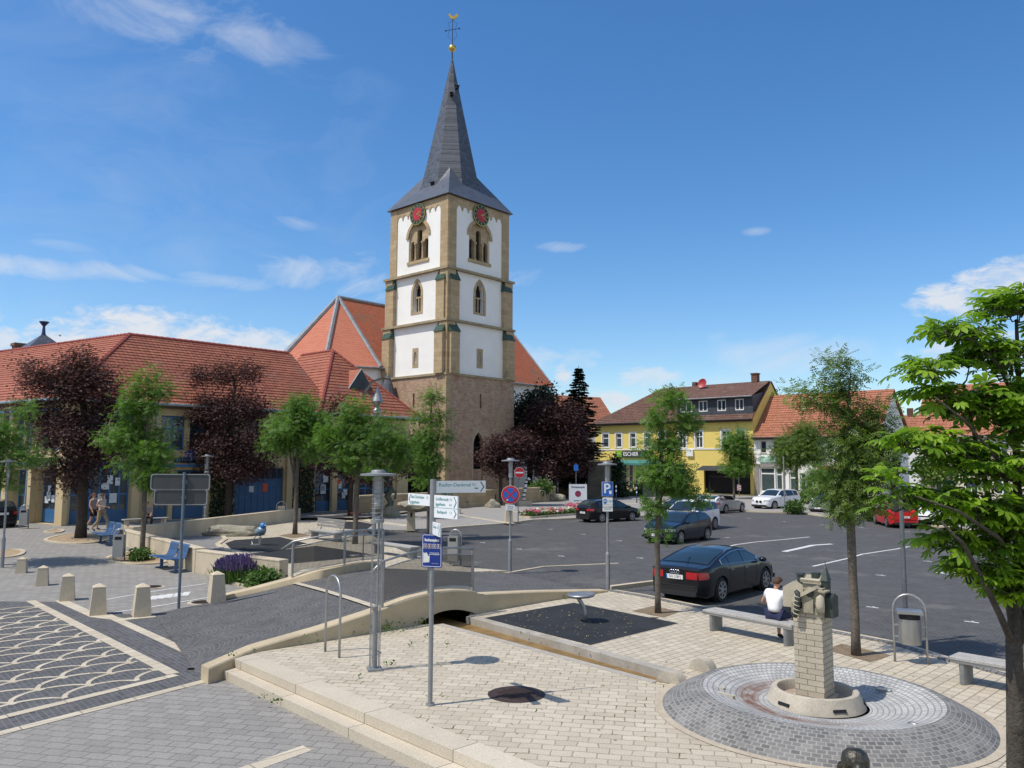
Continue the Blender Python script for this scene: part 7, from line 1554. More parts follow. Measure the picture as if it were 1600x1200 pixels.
def person(label, loc, rz, J, clothes, hair='short', hm=None, s=1.0, group=None):
    """J: joints (figure faces -y, x to its left hand side)"""
    t = T('person', label, 'person', loc, rz, group); t.scale = (s, s, s)
    pel, chest, neck, head = J['pelvis'], J['chest'], J['neck'], J['head']; vs = []; es = []; ix = {}
    def add(k, p, r, par=None):
        ix[k] = len(vs); vs.append((p, r)); 
        if par is not None: es.append((ix[par], ix[k]))
    add('pel', pel, (.135, .11)); add('waist', pel.lerp(chest, .45), (.12, .095), 'pel'); add('chest', chest, (.145, .105), 'waist'); add('nb', chest.lerp(neck, .72), (.08, .07), 'chest'); add('neck', neck, .048, 'nb')
    add('skull0', neck.lerp(head, .45), .062, 'neck'); add('head', head, (.078, .088), 'skull0'); add('crown', head+(head-neck).normalized()*.085, .055, 'head')
    for sd in ('l', 'r'):
        sh, el, wr = J['sh'+sd], J['el'+sd], J['wr'+sd]; add('sh'+sd, sh, .058, 'chest'); add('ua'+sd, sh.lerp(el, .5), .045, 'sh'+sd); add('el'+sd, el, .036, 'ua'+sd); add('fa'+sd, el.lerp(wr, .4), .036, 'el'+sd); add('wr'+sd, wr, .024, 'fa'+sd)
        d = (wr-el).normalized(); hx = J.get('hd'+sd, d); add('palm'+sd, wr+hx*.065, (.036, .018), 'wr'+sd); lat = hx.cross(V3(0, 0, 1)); lat = lat.normalized() if lat.length > .2 else V3(1, 0, 0)
        for k, (o, l) in enumerate(((-.026, .070), (-.009, .080), (.009, .076), (.026, .060))): p = wr+hx*.085+lat*o; add('f%d%s' % (k, sd), p, .010, 'palm'+sd); add('g%d%s' % (k, sd), p+hx*l*.6+V3(0, 0, -.006), .008, 'f%d%s' % (k, sd)); add('h%d%s' % (k, sd), p+hx*l*.95+V3(0, 0, -.022), .007, 'g%d%s' % (k, sd))
        add('th'+sd, wr+hx*.045+lat*(-.045), .012, 'palm'+sd); add('ti'+sd, wr+hx*.085+lat*(-.062), .009, 'th'+sd)
        hp, kn, an_, toe = J['hp'+sd], J['kn'+sd], J['an'+sd], J['to'+sd]; add('hp'+sd, hp, .088, 'pel'); add('th2'+sd, hp.lerp(kn, .45), .078, 'hp'+sd); add('kn'+sd, kn, .054, 'th2'+sd); add('ca'+sd, kn.lerp(an_, .3), .056, 'kn'+sd); add('an'+sd, an_, .034, 'ca'+sd); add('to'+sd, an_.lerp(toe, .75)+V3(0, 0, -.02), (.038, .026), 'an'+sd)
    body = skin('body', (vs, es), m_skin, t)
    # face
    fd = J.get('face', V3(0, -1, 0)).normalized(); up = (head-neck).normalized(); rt = fd.cross(up).normalized(); b = MB()
    c = head+fd*.080-up*.008; b.add([c+up*.035, c-up*.015+fd*.026, c-up*.02+rt*.014, c-up*.02-rt*.014, c-up*.028], [(0, 2, 1), (0, 1, 3), (1, 2, 4), (3, 1, 4)])
    for k in (-1, 1): b.lathe([(.0001, -.022), (.013, -.012), (.014, .008), (.0001, .022)], 8, head+rt*k*.080-up*.01)
    b.build('nose_and_ears', m_skin, body); b = MB()
    for k in (-1, 1): b.lathe([(.0001, -.008), (.011, 0), (.0001, .008)], 8, head+fd*.078+rt*k*.030+up*.020)
    b.box(head+fd*.078-up*.055, (.04, .012, .007), math.atan2(rt.y, rt.x)); b.build('eyes_and_mouth', mat('dark_features', (.10, .03, .025), .5), body)
    # hair
    hm = hm or m_hair; bm = bmesh.new(); bmesh.ops.create_icosphere(bm, subdivisions=3, radius=1); hc = head+up*.030-fd*.012
    from mathutils import noise as nz
    for w in bm.verts:
        d = w.co.copy(); dn = d.dot(V3(0, 0, 1)); fr = d.dot(V3(0, -1, 0)); k = 1+.06*nz.noise(d*6)
        cut = -.55 if fr < .1 else -.05+.5*max(0, fr-.1)
        z = max(d.z, cut); w.co = Vector((d.x*.091*k, d.y*.103*k, z*.098*k))
    Mh = Matrix((rt, -fd, up)).transposed(); me = bpy.data.meshes.new('hair'); 
    for w in bm.verts: w.co = Mh @ w.co+hc
    bm.to_mesh(me); bm.free(); me.materials.append(hm); me.polygons.foreach_set('use_smooth', [True]*len(me.polygons)); o = bpy.data.objects.new('hair', me); sc.collection.objects.link(o); o.parent = t
    if hair in ('tail', 'bun'):
        b = MB(); p0 = head-fd*.09+up*.03
        b.tube([p0, p0-fd*.05-up*.01, p0-fd*.07-up*(.08 if hair == 'tail' else .03), p0-fd*.05-up*(.18 if hair == 'tail' else .04)], .03, 8, [.02, .035, .034, .012]); b.build('ponytail', hm, t, 'all')
    for nm, m, segs, extra in clothes:
        V, Eg, K = [], [], {}
        for (k, p, r, par) in segs:
            K[k] = len(V); V.append((p, r)); 
            if par: Eg.append((K[par], K[k]))
        skin(nm, (V, Eg), m, t, 2)
    return t
def shirt(J, m, g=.018, sleeve=.45, lo=-.02, nm='shirt', sl_r=.062):
    pel, chest, neck = J['pelvis'], J['chest'], J['neck']; S = [('w', pel+(pel-chest).normalized()*-lo*-1+V3(0, 0, .0), (.14+g, .115+g), None), ('m', pel.lerp(chest, .45), (.122+g, .10+g), 'w'), ('c', chest, (.148+g, .11+g), 'm'), ('n', chest.lerp(neck, .62), (.10, .09), 'c')]
    for sd in ('l', 'r'):
        sh, el = J['sh'+sd], J['el'+sd]; S += [('s'+sd, sh, .058+g, 'c')]
        if sleeve: S += [('u'+sd, sh.lerp(el, sleeve), sl_r, 's'+sd)]
    return (nm, m, S, None)
def trousers(J, m, f=1.0, nm='trousers', g=.016):
    pel = J['pelvis']; S = [('p', pel+V3(0, 0, .03), (.138+g, .115+g), None)]
    for sd in ('l', 'r'):
        hp, kn, an_ = J['hp'+sd], J['kn'+sd], J['an'+sd]; S += [('h'+sd, hp, .092+g, 'p'), ('t'+sd, hp.lerp(kn, .5), .08+g, 'h'+sd)]
        if f > .5: S += [('k'+sd, kn, .058+g, 't'+sd), ('c'+sd, kn.lerp(an_, .4), .058+g, 'k'+sd), ('a'+sd, kn.lerp(an_, .93), .045+g, 'c'+sd)]
        else: S += [('k'+sd, hp.lerp(kn, .5+f), .075+g, 't'+sd)]
    return (nm, m, S, None)
def shoes(J, m):
    out = []
    for sd in ('l', 'r'): an_, toe = J['an'+sd], J['to'+sd]; out.append(('shoe', m, [('a', an_+V3(0, 0, -.02)+(an_-toe).normalized()*.04, (.042, .04), None), ('b', an_.lerp(toe, .55)+V3(0, 0, -.035), (.046, .036), 'a'), ('c', toe+V3(0, 0, -.045), (.038, .022), 'b')], None))
    return out
def stand(arm='down', stride=0.0, hands=None):
    J = dict(pelvis=V3(0, 0, .95), chest=V3(0, -.01, 1.30), neck=V3(0, 0, 1.49), head=V3(0, -.02, 1.63), shl=V3(.18, 0, 1.42), shr=V3(-.18, 0, 1.42), hpl=V3(.09, 0, .90), hpr=V3(-.09, 0, .90))
    s = stride
    J.update(knl=V3(.09, -.35*s-.03, .50), anl=V3(.09, -.42*s, .09), tol=V3(.09, -.42*s-.17, .06), knr=V3(-.09, .12*s-.04, .50), anr=V3(-.09, .52*s, .10+.10*s), tor=V3(-.09, .52*s-.15, .05))
    J.update(ell=V3(.25, .05+.12*s, 1.15), wrl=V3(.26, -.02+.12*s, .90), elr=V3(-.25, .04-.12*s, 1.15), wrr=V3(-.26, -.08-.2*s, .92))
    return J
m_tee = mat('white_cotton', (.80, .80, .82), .85, var=.03, scale=6, fine=.06, bump=.15); m_navyc = mat('navy_shorts', (.02, .025, .07), .85); m_khaki = mat('khaki_trousers', (.34, .27, .17), .85, var=.1); m_blk = mat('black_cloth', (.015, .015, .018), .8); m_lace = mat('cream_top', (.62, .54, .46), .85, var=.08); m_grtop = mat('grey_top', (.30, .25, .26), .85); m_purple = mat('purple_top', (.10, .06, .30), .8); m_pink = mat('pink_top', (.60, .33, .34), .8); m_orgs = mat('orange_shorts', (.55, .12, .05), .8)
# seated man (back to us, looking away over the square)
sz = .46
J = dict(pelvis=V3(0, .02, sz+.12), chest=V3(0, -.05, sz+.44), neck=V3(0, -.07, sz+.63), head=V3(-.02, -.11, sz+.765), shl=V3(.185, -.05, sz+.55), shr=V3(-.185, -.05, sz+.55), hpl=V3(.10, -.05, sz+.10), hpr=V3(-.10, -.05, sz+.10),
    knl=V3(.20, -.46, sz+.08), knr=V3(-.16, -.46, sz+.08), anl=V3(.10, -.30, .10), anr=V3(-.20, -.50, .10), tol=V3(.12, -.47, .06), tor=V3(-.22, -.68, .06),
    ell=V3(.38, -.12, sz+.30), wrl=V3(.22, -.38, sz+.22), elr=V3(-.36, -.12, sz+.30), wrr=V3(-.20, -.38, sz+.22), face=V3(-.25, -1, 0))
A_, B_ = bench_line; bd = (B_-A_).normalized(); pc = A_.lerp(B_, .75); seat = Vector((pc.x, pc.y, 0))+Vector((-bd.y, bd.x, 0))*.28
rzb = math.atan2(bd.y, bd.x)+math.pi
person('young man in white T-shirt and navy shorts sitting on the grey bench, back turned', seat, rzb, J, [shirt(J, m_tee, .026, .48, nm='t_shirt', sl_r=.075), trousers(J, m_navyc, .32, 'shorts')]+shoes(J, m_blk))
# two women walking by the town hall
J = stand(stride=.75); J['ell'] = V3(.27, .06, 1.17); J['wrl'] = V3(.16, -.20, 1.12); J['elr'] = V3(-.27, .02, 1.17); J['wrr'] = V3(-.14, -.22, 1.15)
P = UL(157, 830); person('woman in cream top and khaki trousers walking past the town hall', P, R(72), J, [shirt(J, m_lace, .016, .4), trousers(J, m_khaki, 1)]+shoes(J, m_blk), 'bun', m_hair, 1.09, 'people walking past the town hall')
J = stand(stride=.5)
P = UL(139, 829); person('woman in grey top and dark shorts walking beside the purple maple trunk', P+Vector((-.1, .5, 0)), R(75), J, [shirt(J, m_grtop, .016, .0), trousers(J, m_blk, .2, 'shorts')]+shoes(J, m_blk), 'tail', m_hairr, 1.08, 'people walking past the town hall')
J = stand(); J['ell'] = V3(.38, .05, 1.20); J['wrl'] = V3(.20, -.06, 1.02); J['elr'] = V3(-.38, .05, 1.20); J['wrr'] = V3(-.20, -.06, 1.02)
person('person in a purple top and orange shorts standing hands on hips by the bicycles', U(1166, 769, .03), R(180), J, [shirt(J, m_purple, .02, .4), trousers(J, m_orgs, .25, 'shorts')]+shoes(J, m_blk), 'short', m_hair, 1.0)
J = stand(stride=.2); person('person in a pink top standing in the doorway of the white shop', U(1220, 768, .03)+Vector((0, -.3, 0)), R(120), J, [shirt(J, m_pink, .02, .4), trousers(J, m_blk, 1)]+shoes(J, m_blk), 'tail', m_hair, 1.0)
J = dict(J); J = stand(); P = D(226, 800, 45.5)
Jb = dict(pelvis=V3(0, .02, .58), chest=V3(0, -.02, .92), neck=V3(0, -.04, 1.10), head=V3(0, -.07, 1.24), shl=V3(.18, -.02, 1.02), shr=V3(-.18, -.02, 1.02), hpl=V3(.10, -.05, .56), hpr=V3(-.10, -.05, .56), knl=V3(.14, -.45, .54), knr=V3(-.14, -.45, .54), anl=V3(.13, -.46, .10), anr=V3(-.13, -.46, .10), tol=V3(.13, -.62, .06), tor=V3(-.13, -.62, .06), ell=V3(.26, -.06, .78), wrl=V3(.14, -.28, .66), elr=V3(-.26, -.06, .78), wrr=V3(-.14, -.28, .66))
bs_ = U(228, 823, .15); person('dark haired person sitting at the foot of the town hall wall below the red box', bs_, R(40), Jb, [shirt(Jb, m_grtop, .018, .4), trousers(Jb, m_blk, 1)]+shoes(Jb, m_blk), 'short', m_hair, 1.0)
b = MB(); b.b2(-1.2, 1.2, -.22, .22, .40, .45); t = T('stone_bench', 'low dark ledge bench against the shaded town hall wall', 'bench', bs_+Vector((-.06, .06, 0)), R(48)); b.build('seat', m_wood, t); b = MB()
for x in (-1, 1): b.b2(x-.06, x+.06, -.18, .18, 0, .398)
b.build('leg', m_stone, t)
# ================================================================== TREES AND PLANTS
m_bark = mat('grey_bark', (.15, .125, .10), .9, var=.3, scale=6, fine=.4, fscale=30, bump=.8); m_barkd = mat('dark_bark', (.06, .045, .035), .9, var=.3, scale=6, fine=.3, fscale=30, bump=.7)
L_rob = leafmat('ash_leaves', (.045, .105, .018), (.16, .29, .05), .4); L_robd = leafmat('dark_ash_leaves', (.042, .085, .016), (.16, .24, .04), .34)
L_red = leafmat('purple_maple_leaves', (.020, .010, .011), (.10, .042, .040), .18, .65); L_fir = leafmat('fir_needles', (.010, .028, .014), (.035, .065, .030), .1, .6)
L_yew = leafmat('yew_leaves', (.010, .022, .010), (.035, .060, .022), .1, .6); L_che = leafmat('chestnut_leaves', (.06, .14, .012), (.27, .42, .04), .45, .42); L_mid = leafmat('shrub_leaves', (.035, .09, .02), (.12, .20, .05), .3)
def inst(name, m, par, P, F, Nn, S, tmpl, rnd=None):
    """leaf instances: positions P, forward F, normal Nn, size S; tmpl: (verts, quads)"""
    tv, tq = np.array(tmpl[0], float), np.array(tmpl[1], int); n = len(P)
    F = F/np.linalg.norm(F, axis=1, keepdims=True); Nn = Nn-F*np.sum(F*Nn, axis=1, keepdims=True); Nn /= np.linalg.norm(Nn, axis=1, keepdims=True)+1e-9; X = np.cross(F, Nn)
    V = P[:, None, :]+S[:, None, None]*(tv[None, :, 0:1]*X[:, None, :]+tv[None, :, 1:2]*F[:, None, :]+tv[None, :, 2:3]*Nn[:, None, :])
    V = V.reshape(-1, 3); Q = (tq[None]+np.arange(n)[:, None, None]*len(tv)).reshape(-1, 4); me = bpy.data.meshes.new(name)
    me.vertices.add(len(V)); me.vertices.foreach_set('co', V.ravel().astype(np.float32)); me.loops.add(Q.size); me.loops.foreach_set('vertex_index', Q.ravel().astype(np.int32))
    me.polygons.add(len(Q)); me.polygons.foreach_set('loop_start', np.arange(0, Q.size, 4, dtype=np.int32)); me.update(calc_edges=True)
    a = me.attributes.new('rnd', 'FLOAT', 'FACE'); r = np.repeat(rnd if rnd is not None else RNG.random(n), len(tq)); a.data.foreach_set('value', r.astype(np.float32)); me.materials.append(m)
    o = bpy.data.objects.new(name, me); sc.collection.objects.link(o); o.parent = par; return o
RNG = np.random.default_rng(7)
Q1_ = ([(0, 0, 0), (.32, .45, .05), (0, 1, -.05), (-.32, .45, .05)], [(0, 1, 2, 3)])
def _pin(n=5):
    v, q = [], []
    for k in range(n):
        y = .18+.72*k/(n-1)
        for s in (-1, 1):
            i = len(v); v += [(0, y, 0), (s*.16, y-.02, .02), (s*.36, y+.10, -.05), (s*.14, y+.12, .0)]; q.append((i, i+1, i+2, i+3) if s > 0 else (i+3, i+2, i+1, i))
    i = len(v); v += [(0, .9, 0), (.08, 1.05, 0), (0, 1.25, -.04), (-.08, 1.05, 0)]; q.append((i, i+1, i+2, i+3)); return v, q
PIN = _pin(4)
def _star():   # lobed maple leaf
    v = [(0, 0, 0)]; q = []
    for a, l in ((-75, .7), (-38, .9), (0, 1.1), (38, .9), (75, .7)):
        a0, a1 = R(a-15), R(a+15); i = len(v); v += [(math.sin(a0)*.42*l, math.cos(a0)*.42*l+.1, .02), (math.sin(R(a))*l*.8, math.cos(R(a))*l*.8+.1, -.05), (math.sin(a1)*.42*l, math.cos(a1)*.42*l+.1, .02)]; q.append((0, i+2, i+1, i))
    return v, q
STAR = _star()
def _palm():
    v, q = [], []
    for a, l in ((-105, .55), (-66, .78), (-30, .95), (4, 1.0), (38, .92), (72, .75), (108, .52)):
        d = (math.sin(R(a)), math.cos(R(a))); p = (d[1], -d[0]); i = len(v)
        prof = ((0.02, .0, 0), (.38, .10, .03), (.72, .165, -.05), (.90, .10, -.13), (1.0, .0, -.20))
        for t_, w, z in prof[1:4]:
            for s in (-1, 0, 1): v.append((d[0]*l*t_+p[0]*s*w*l*1.05, d[1]*l*t_+p[1]*s*w*l*1.05, z*l+(0 if s == 0 else .045*l)))
        b0 = len(v); v += [(0, 0, 0), (d[0]*l, d[1]*l, prof[4][2]*l)]
        for r in (0, 1): q += [(i+r*3, i+r*3+1, i+r*3+4, i+r*3+3), (i+r*3+1, i+r*3+2, i+r*3+5, i+r*3+4)]
        q += [(b0, i+1, i, b0), (b0, i+2, i+1, b0)] if False else []
        j = len(v); v += [(d[0]*.01, d[1]*.01, .004)]; q += [(b0, i+2, i+1, j), (j, i+1, i, b0)]; q += [(i+6, i+7, b0+1, i+6+0)] if False else []
        j = len(v); v += [(d[0]*l*.97+p[0]*.03*l, d[1]*l*.97+p[1]*.03*l, prof[4][2]*l*.9), (d[0]*l*.97-p[0]*.03*l, d[1]*l*.97-p[1]*.03*l, prof[4][2]*l*.9)]
        q += [(i+7, i+8, j, b0+1), (i+6, i+7, b0+1, j+1)]
    return v, q
PALM = _palm()
def blobpts(B, d, n, rng, dep=1.0, shell=.55):
    """points inside ellipsoids given as photo position and radii at distance d"""
    area = np.array([b[2]*b[3] for b in B], float); area /= area.sum(); out = []
    for i in rng.choice(len(B), n, p=area):
        px, py, rx, ry = B[i][:4]; c = D(px, py, d); r_ = rx*.88*d/FPX; rz_ = ry*.9*d/FPX; w = rng.normal(size=3); w /= np.linalg.norm(w); w *= (shell+(1-shell)*rng.random()) if rng.random() < .75 else rng.random()**.5
        out.append((c.x+w[0]*r_, c.y+w[1]*min(r_*1.25, 3)*dep, c.z+w[2]*rz_))
    return np.array(out)
def tree(name, label, base, B, n, per, ls, lm, bark, tr, cr, tmpl=Q1_, seed=1, fork=None, group=None, dep=1.0, spread=None, upb=.7, top=None, stems=1, twig=.006, cat='tree', lean=(0, 0)):
    rng = np.random.default_rng(seed); t = T(name, label, cat, base, 0, group); d = base.y; C = blobpts(B, d, n, rng, dep); bz = np.array(base[:])
    zlo, zhi = C[:, 2].min(), C[:, 2].max(); fz = fork if fork is not None else max(.3, zlo-base.z)*.9+0; ax = np.array([C[:, 0].mean(), C[:, 1].mean()])
    mb = MB(); mb.T = Matrix.Translation(-base)
    nodes, par, w = [], [], []
    for s in range(stems):
        ox = (s-(stems-1)/2)*.0; k = 12; tx = base.x*.35+ax[0]*.65 if stems == 1 else C[rng.integers(n)][0]; ty = base.y*.4+ax[1]*.6; zt_ = base.z+fz; tp = zlo+(zhi-zlo)*(.86 if stems == 1 else .6+.2*rng.random())
        for i in range(k+1):
            f = i/k
            if s > 0 and f < .35: continue
            z = base.z+(tp-base.z)*f; g = max(0, (z-zt_)/(tp-zt_+1e-6)); p = (base.x+(tx-base.x)*g**1.0+.012*rng.normal()*tr*20*f, base.y+(ty-base.y)*g+.012*rng.normal()*tr*20*f, z)
            if i == 0 or (s > 0 and not nodes): par.append(-1)
            elif s > 0 and f-1/k < .35: par.append(min(4, len(nodes)-1))
            else: par.append(len(nodes)-1)
            nodes.append(p); w.append(0)
    order = np.argsort(np.hypot(C[:, 0]-ax[0], C[:, 1]-ax[1])); N_ = [np.array(q) for q in nodes]
    for i in order:
        c = C[i]; A = np.array(N_); dv_ = A-c; dist = np.linalg.norm(dv_, axis=1)+np.maximum(0, dv_[:, 2]+.15)*2.2+np.where(A[:, 2] < base.z+fz*.98, 50, 0); j = int(np.argmin(dist)); a = A[j]; mid = (a+c)/2+np.array([0, 0, -.10*np.linalg.norm(c-a)])+rng.normal(size=3)*.04*np.linalg.norm(c-a)
        N_.append(mid); par.append(j); N_.append(c); par.append(len(N_)-2)
    kids = [[] for _ in N_]
    for i, p in enumerate(par):
        if p >= 0: kids[p].append(i)
    rad = [0]*len(N_)
    for i in range(len(N_)-1, -1, -1): rad[i] = (sum(rad[k]**2.2 for k in kids[i]))**(1/2.2) if kids[i] else twig
    mx = max(rad); 
    rad = [twig+(q-twig)*(tr-twig)/(mx-twig+1e-9) if q > twig else twig for q in rad]
    if par[0] == -1: rad[0] = tr*1.18
    def walk(i, chain):
        chain = chain+[i]
        if not kids[i]: emit(chain); return
        main = max(kids[i], key=lambda k: rad[k]); walk(main, chain)
        for k in kids[i]:
            if k != main: walk(k, [i])
    def emit(ch_):
        if len(ch_) > 1: mb.tube([N_[k] for k in ch_], .01, 7 if rad[ch_[0]] > .03 else 4, [rad[ch_[min(1, len(ch_)-1)]] if (q == 0 and ch_[0] != 0) else rad[k] for q, k in enumerate(ch_)])
    import sys; sys.setrecursionlimit(5000); walk(0, [])
    mb.build('trunk', bark, t, 'all')
    # leaves round the twig ends
    sp = spread or cr; m_ = n*per; idx = np.repeat(np.arange(n), per); off = rng.normal(size=(m_, 3))*np.array([sp, sp, sp*.7])*.5; P_ = C[idx]+off-bz
    ctr = C.mean(0)-bz; out = P_-ctr; out /= np.linalg.norm(out, axis=1, keepdims=True)+1e-6
    F = off/(np.linalg.norm(off, axis=1, keepdims=True)+1e-6)+rng.normal(size=(m_, 3))*.5+np.array([0, 0, -.25]); Nn = rng.normal(size=(m_, 3))*(1-upb)+np.array([0, 0, 1.0])*upb+out*.35
    cl = rng.random(n)*.5; rn = np.clip(cl[idx]+rng.random(m_)*.5, 0, 1)
    inst('crown', lm, t, P_, F, Nn, ls*(.7+.6*rng.random(m_)), tmpl, rn); return t
def UG(x, y, z=0): return U(x, y, z)
g1 = 'purple maples'; g2 = 'young green trees on the square'
tree('purple_maple', 'large dark purple maple at the town hall corner, in the oval gravel bed', UL(126, 841), [(120, 592, 45, 38), (72, 592, 36, 24), (165, 615, 28, 42), (62, 640, 38, 26), (112, 680, 56, 55), (165, 690, 33, 50), (115, 738, 42, 26), (128, 560, 20, 12), (45, 575, 14, 12)], 230, 130, .12, L_red, m_barkd, .24, .75, STAR, 11, group=g1, fork=1.9)
tree('young_tree', 'slim light green tree in the gravel bed between the two blue benches', UL(222, 868), [(226, 600, 20, 24), (255, 608, 14, 14), (218, 640, 28, 26), (192, 680, 28, 20), (165, 683, 10, 10), (228, 672, 32, 28), (226, 712, 36, 34), (240, 742, 22, 16), (262, 690, 14, 12)], 88, 64, .21, L_rob, m_bark, .10, .45, PIN, 12, group=g2, fork=1.6)
tree('purple_maple', 'broad dark purple maple hiding the middle of the town hall front', U(356, 811, .15), [(315, 588, 17, 19), (352, 588, 18, 24), (387, 590, 22, 24), (345, 640, 45, 36), (395, 640, 24, 34), (338, 700, 48, 40), (400, 700, 38, 42), (310, 650, 18, 18), (380, 736, 46, 15)], 220, 125, .13, L_red, m_barkd, .22, .8, STAR, 13, group=g1, fork=1.8)
tree('young_tree', 'rounded forked green tree in front of the blue gate', U(461, 835), [(470, 640, 32, 25), (440, 682, 32, 26), (492, 690, 30, 28), (465, 665, 44, 33), (505, 660, 12, 14), (425, 690, 12, 12)], 105, 64, .215, L_rob, m_bark, .12, .5, PIN, 14, group=g2, fork=1.7, stems=3)
tree('young_tree', 'wide green tree behind the near lamp, left of the church tower', U(555, 850), [(563, 640, 24, 20), (540, 680, 38, 32), (592, 682, 38, 36), (618, 702, 22, 22), (545, 720, 34, 16), (518, 690, 18, 18), (600, 728, 28, 12)], 115, 64, .215, L_rob, m_bark, .12, .5, PIN, 15, group=g2, fork=1.9)
tree('purple_maple', 'purple maple showing between the green crowns near the blue doors', U(547, 809, .03), [(528, 638, 20, 16), (515, 722, 24, 16), (560, 735, 34, 15), (500, 700, 16, 22), (640, 722, 30, 22), (590, 745, 22, 10)], 110, 60, .18, L_red, m_barkd, .16, .8, STAR, 16, group=g1, fork=1.7)
tree('young_tree', 'tall narrow light green tree right behind the signpost boards', U(669, 842, -.03), [(673, 622, 14, 16), (660, 655, 14, 18), (682, 655, 18, 18), (678, 682, 24, 20), (662, 712, 22, 22), (684, 722, 14, 18), (670, 752, 18, 18)], 80, 44, .20, L_rob, m_bark, .09, .45, PIN, 17, group=g2, fork=1.2, stems=2)
tree('purple_maple', 'small purple maple in front of the tower at the churchyard wall', U(782, 790, .03), [(785, 702, 30, 22), (765, 716, 18, 16), (812, 692, 22, 20), (792, 728, 28, 14)], 110, 70, .22, L_red, m_barkd, .15, .9, STAR, 18, group=g1)
tree('purple_maple', 'big purple maple between the church tower and the fir tree', U(867, 780, .03), [(852, 648, 34, 28), (884, 652, 34, 26), (826, 688, 32, 24), (892, 698, 32, 30), (858, 708, 44, 30), (905, 730, 18, 14), (850, 734, 40, 14)], 230, 85, .24, L_red, m_barkd, .28, 1.1, STAR, 19, group=g1)
tree('yew_tree', 'dark evergreen mass beside the church nave above the maples', D(828, 778, 84)*1, [(818, 650, 20, 30), (848, 628, 20, 22), (812, 690, 18, 30), (850, 680, 30, 30)], 170, 80, .34, L_yew, m_barkd, .3, 1.3, Q1_, 20)
tree('dark_tree', 'dark evergreen tree in the passage between town hall and church tower', D(650, 792, 66)*1, [(650, 700, 14, 22), (645, 735, 16, 30), (660, 762, 14, 26), (640, 768, 12, 22)], 150, 80, .26, L_yew, m_barkd, .22, 1.0, Q1_, 21, fork=.6)
tree('young_tree', 'slim young tree in the square pit left of the black fastback car', U(1028, 958), [(1045, 622, 26, 16), (1072, 655, 20, 16), (1022, 652, 18, 22), (1048, 690, 22, 18), (1084, 668, 8, 8), (1040, 738, 38, 28), (1064, 758, 20, 16), (1008, 742, 12, 14), (1026, 788, 17, 16), (1024, 832, 13, 14), (1012, 700, 14, 14), (1090, 780, 8, 7)], 130, 24, .18, L_rob, m_bark, .075, .21, PIN, 22, group=g2, fork=1.7, twig=.004)
tree('young_tree', 'larger young tree in the square pit right of the fountain sculpture', U(1338, 1024), [(1300, 566, 18, 16), (1322, 596, 26, 26), (1258, 622, 20, 14), (1298, 622, 22, 18), (1352, 660, 38, 32), (1312, 690, 34, 34), (1342, 722, 50, 38), (1366, 700, 26, 40), (1332, 770, 46, 36), (1294, 772, 18, 24), (1372, 640, 14, 22), (1322, 800, 28, 14), (1240, 612, 8, 8)], 200, 22, .17, L_robd, m_bark, .085, .25, PIN, 23, group=g2, fork=2.2, twig=.004)
tree('young_tree', 'far green tree in front of the yellow shop house, left trunk', U(1122, 766, .03), [(1122, 698, 26, 24), (1108, 718, 16, 16), (1140, 690, 18, 20)], 110, 40, .42, L_rob, m_bark, .13, .9, PIN, 24, group=g2)
tree('young_tree', 'far green tree beside the blue arrow sign', U(1147, 779, .03), [(1152, 696, 20, 22), (1162, 716, 13, 15), (1146, 728, 18, 12)], 90, 40, .40, L_rob, m_bark, .12, .8, PIN, 25, group=g2)
tree('young_tree', 'round dense green tree in front of the mint shop sign', U(1246, 783, .03), [(1245, 700, 36, 28), (1226, 716, 20, 18), (1270, 706, 24, 24), (1256, 676, 24, 14)], 190, 40, .36, L_robd, m_bark, .14, .8, PIN, 26, group=g2)
tree('young_tree', 'low leafy tree between the white off-road car and the silver small car', U(1262, 788, .03), [(1276, 764, 20, 16), (1290, 744, 16, 18), (1268, 748, 10, 12)], 80, 36, .32, L_rob, m_bark, .08, .7, PIN, 27, group=g2)
tree('dark_tree', 'dark leafy tree behind the slim tree at the end of the orange roof', U(1366, 778, .03), [(1366, 690, 20, 34), (1350, 720, 22, 25), (1378, 720, 16, 22), (1340, 750, 24, 20)], 150, 60, .36, L_yew, m_barkd, .2, 1.0, Q1_, 28)
tree('dark_tree', 'dark green trees behind the chestnut crown in front of the cream house', U(1520, 788, .03), [(1500, 722, 34, 20), (1560, 728, 34, 22), (1455, 735, 20, 18)], 140, 60, .30, L_robd, m_barkd, .2, .9, Q1_, 29)
tree('young_tree', 'leafy tree leaning in from the left edge of the photo', UL(-28, 884), [(14, 722, 30, 15), (46, 704, 20, 13), (22, 672, 22, 12), (-30, 690, 44, 50), (56, 722, 11, 9), (4, 750, 22, 10), (35, 640, 16, 9)], 100, 32, .22, L_rob, m_bark, .12, .40, PIN, 30, group=g2, fork=1.8)
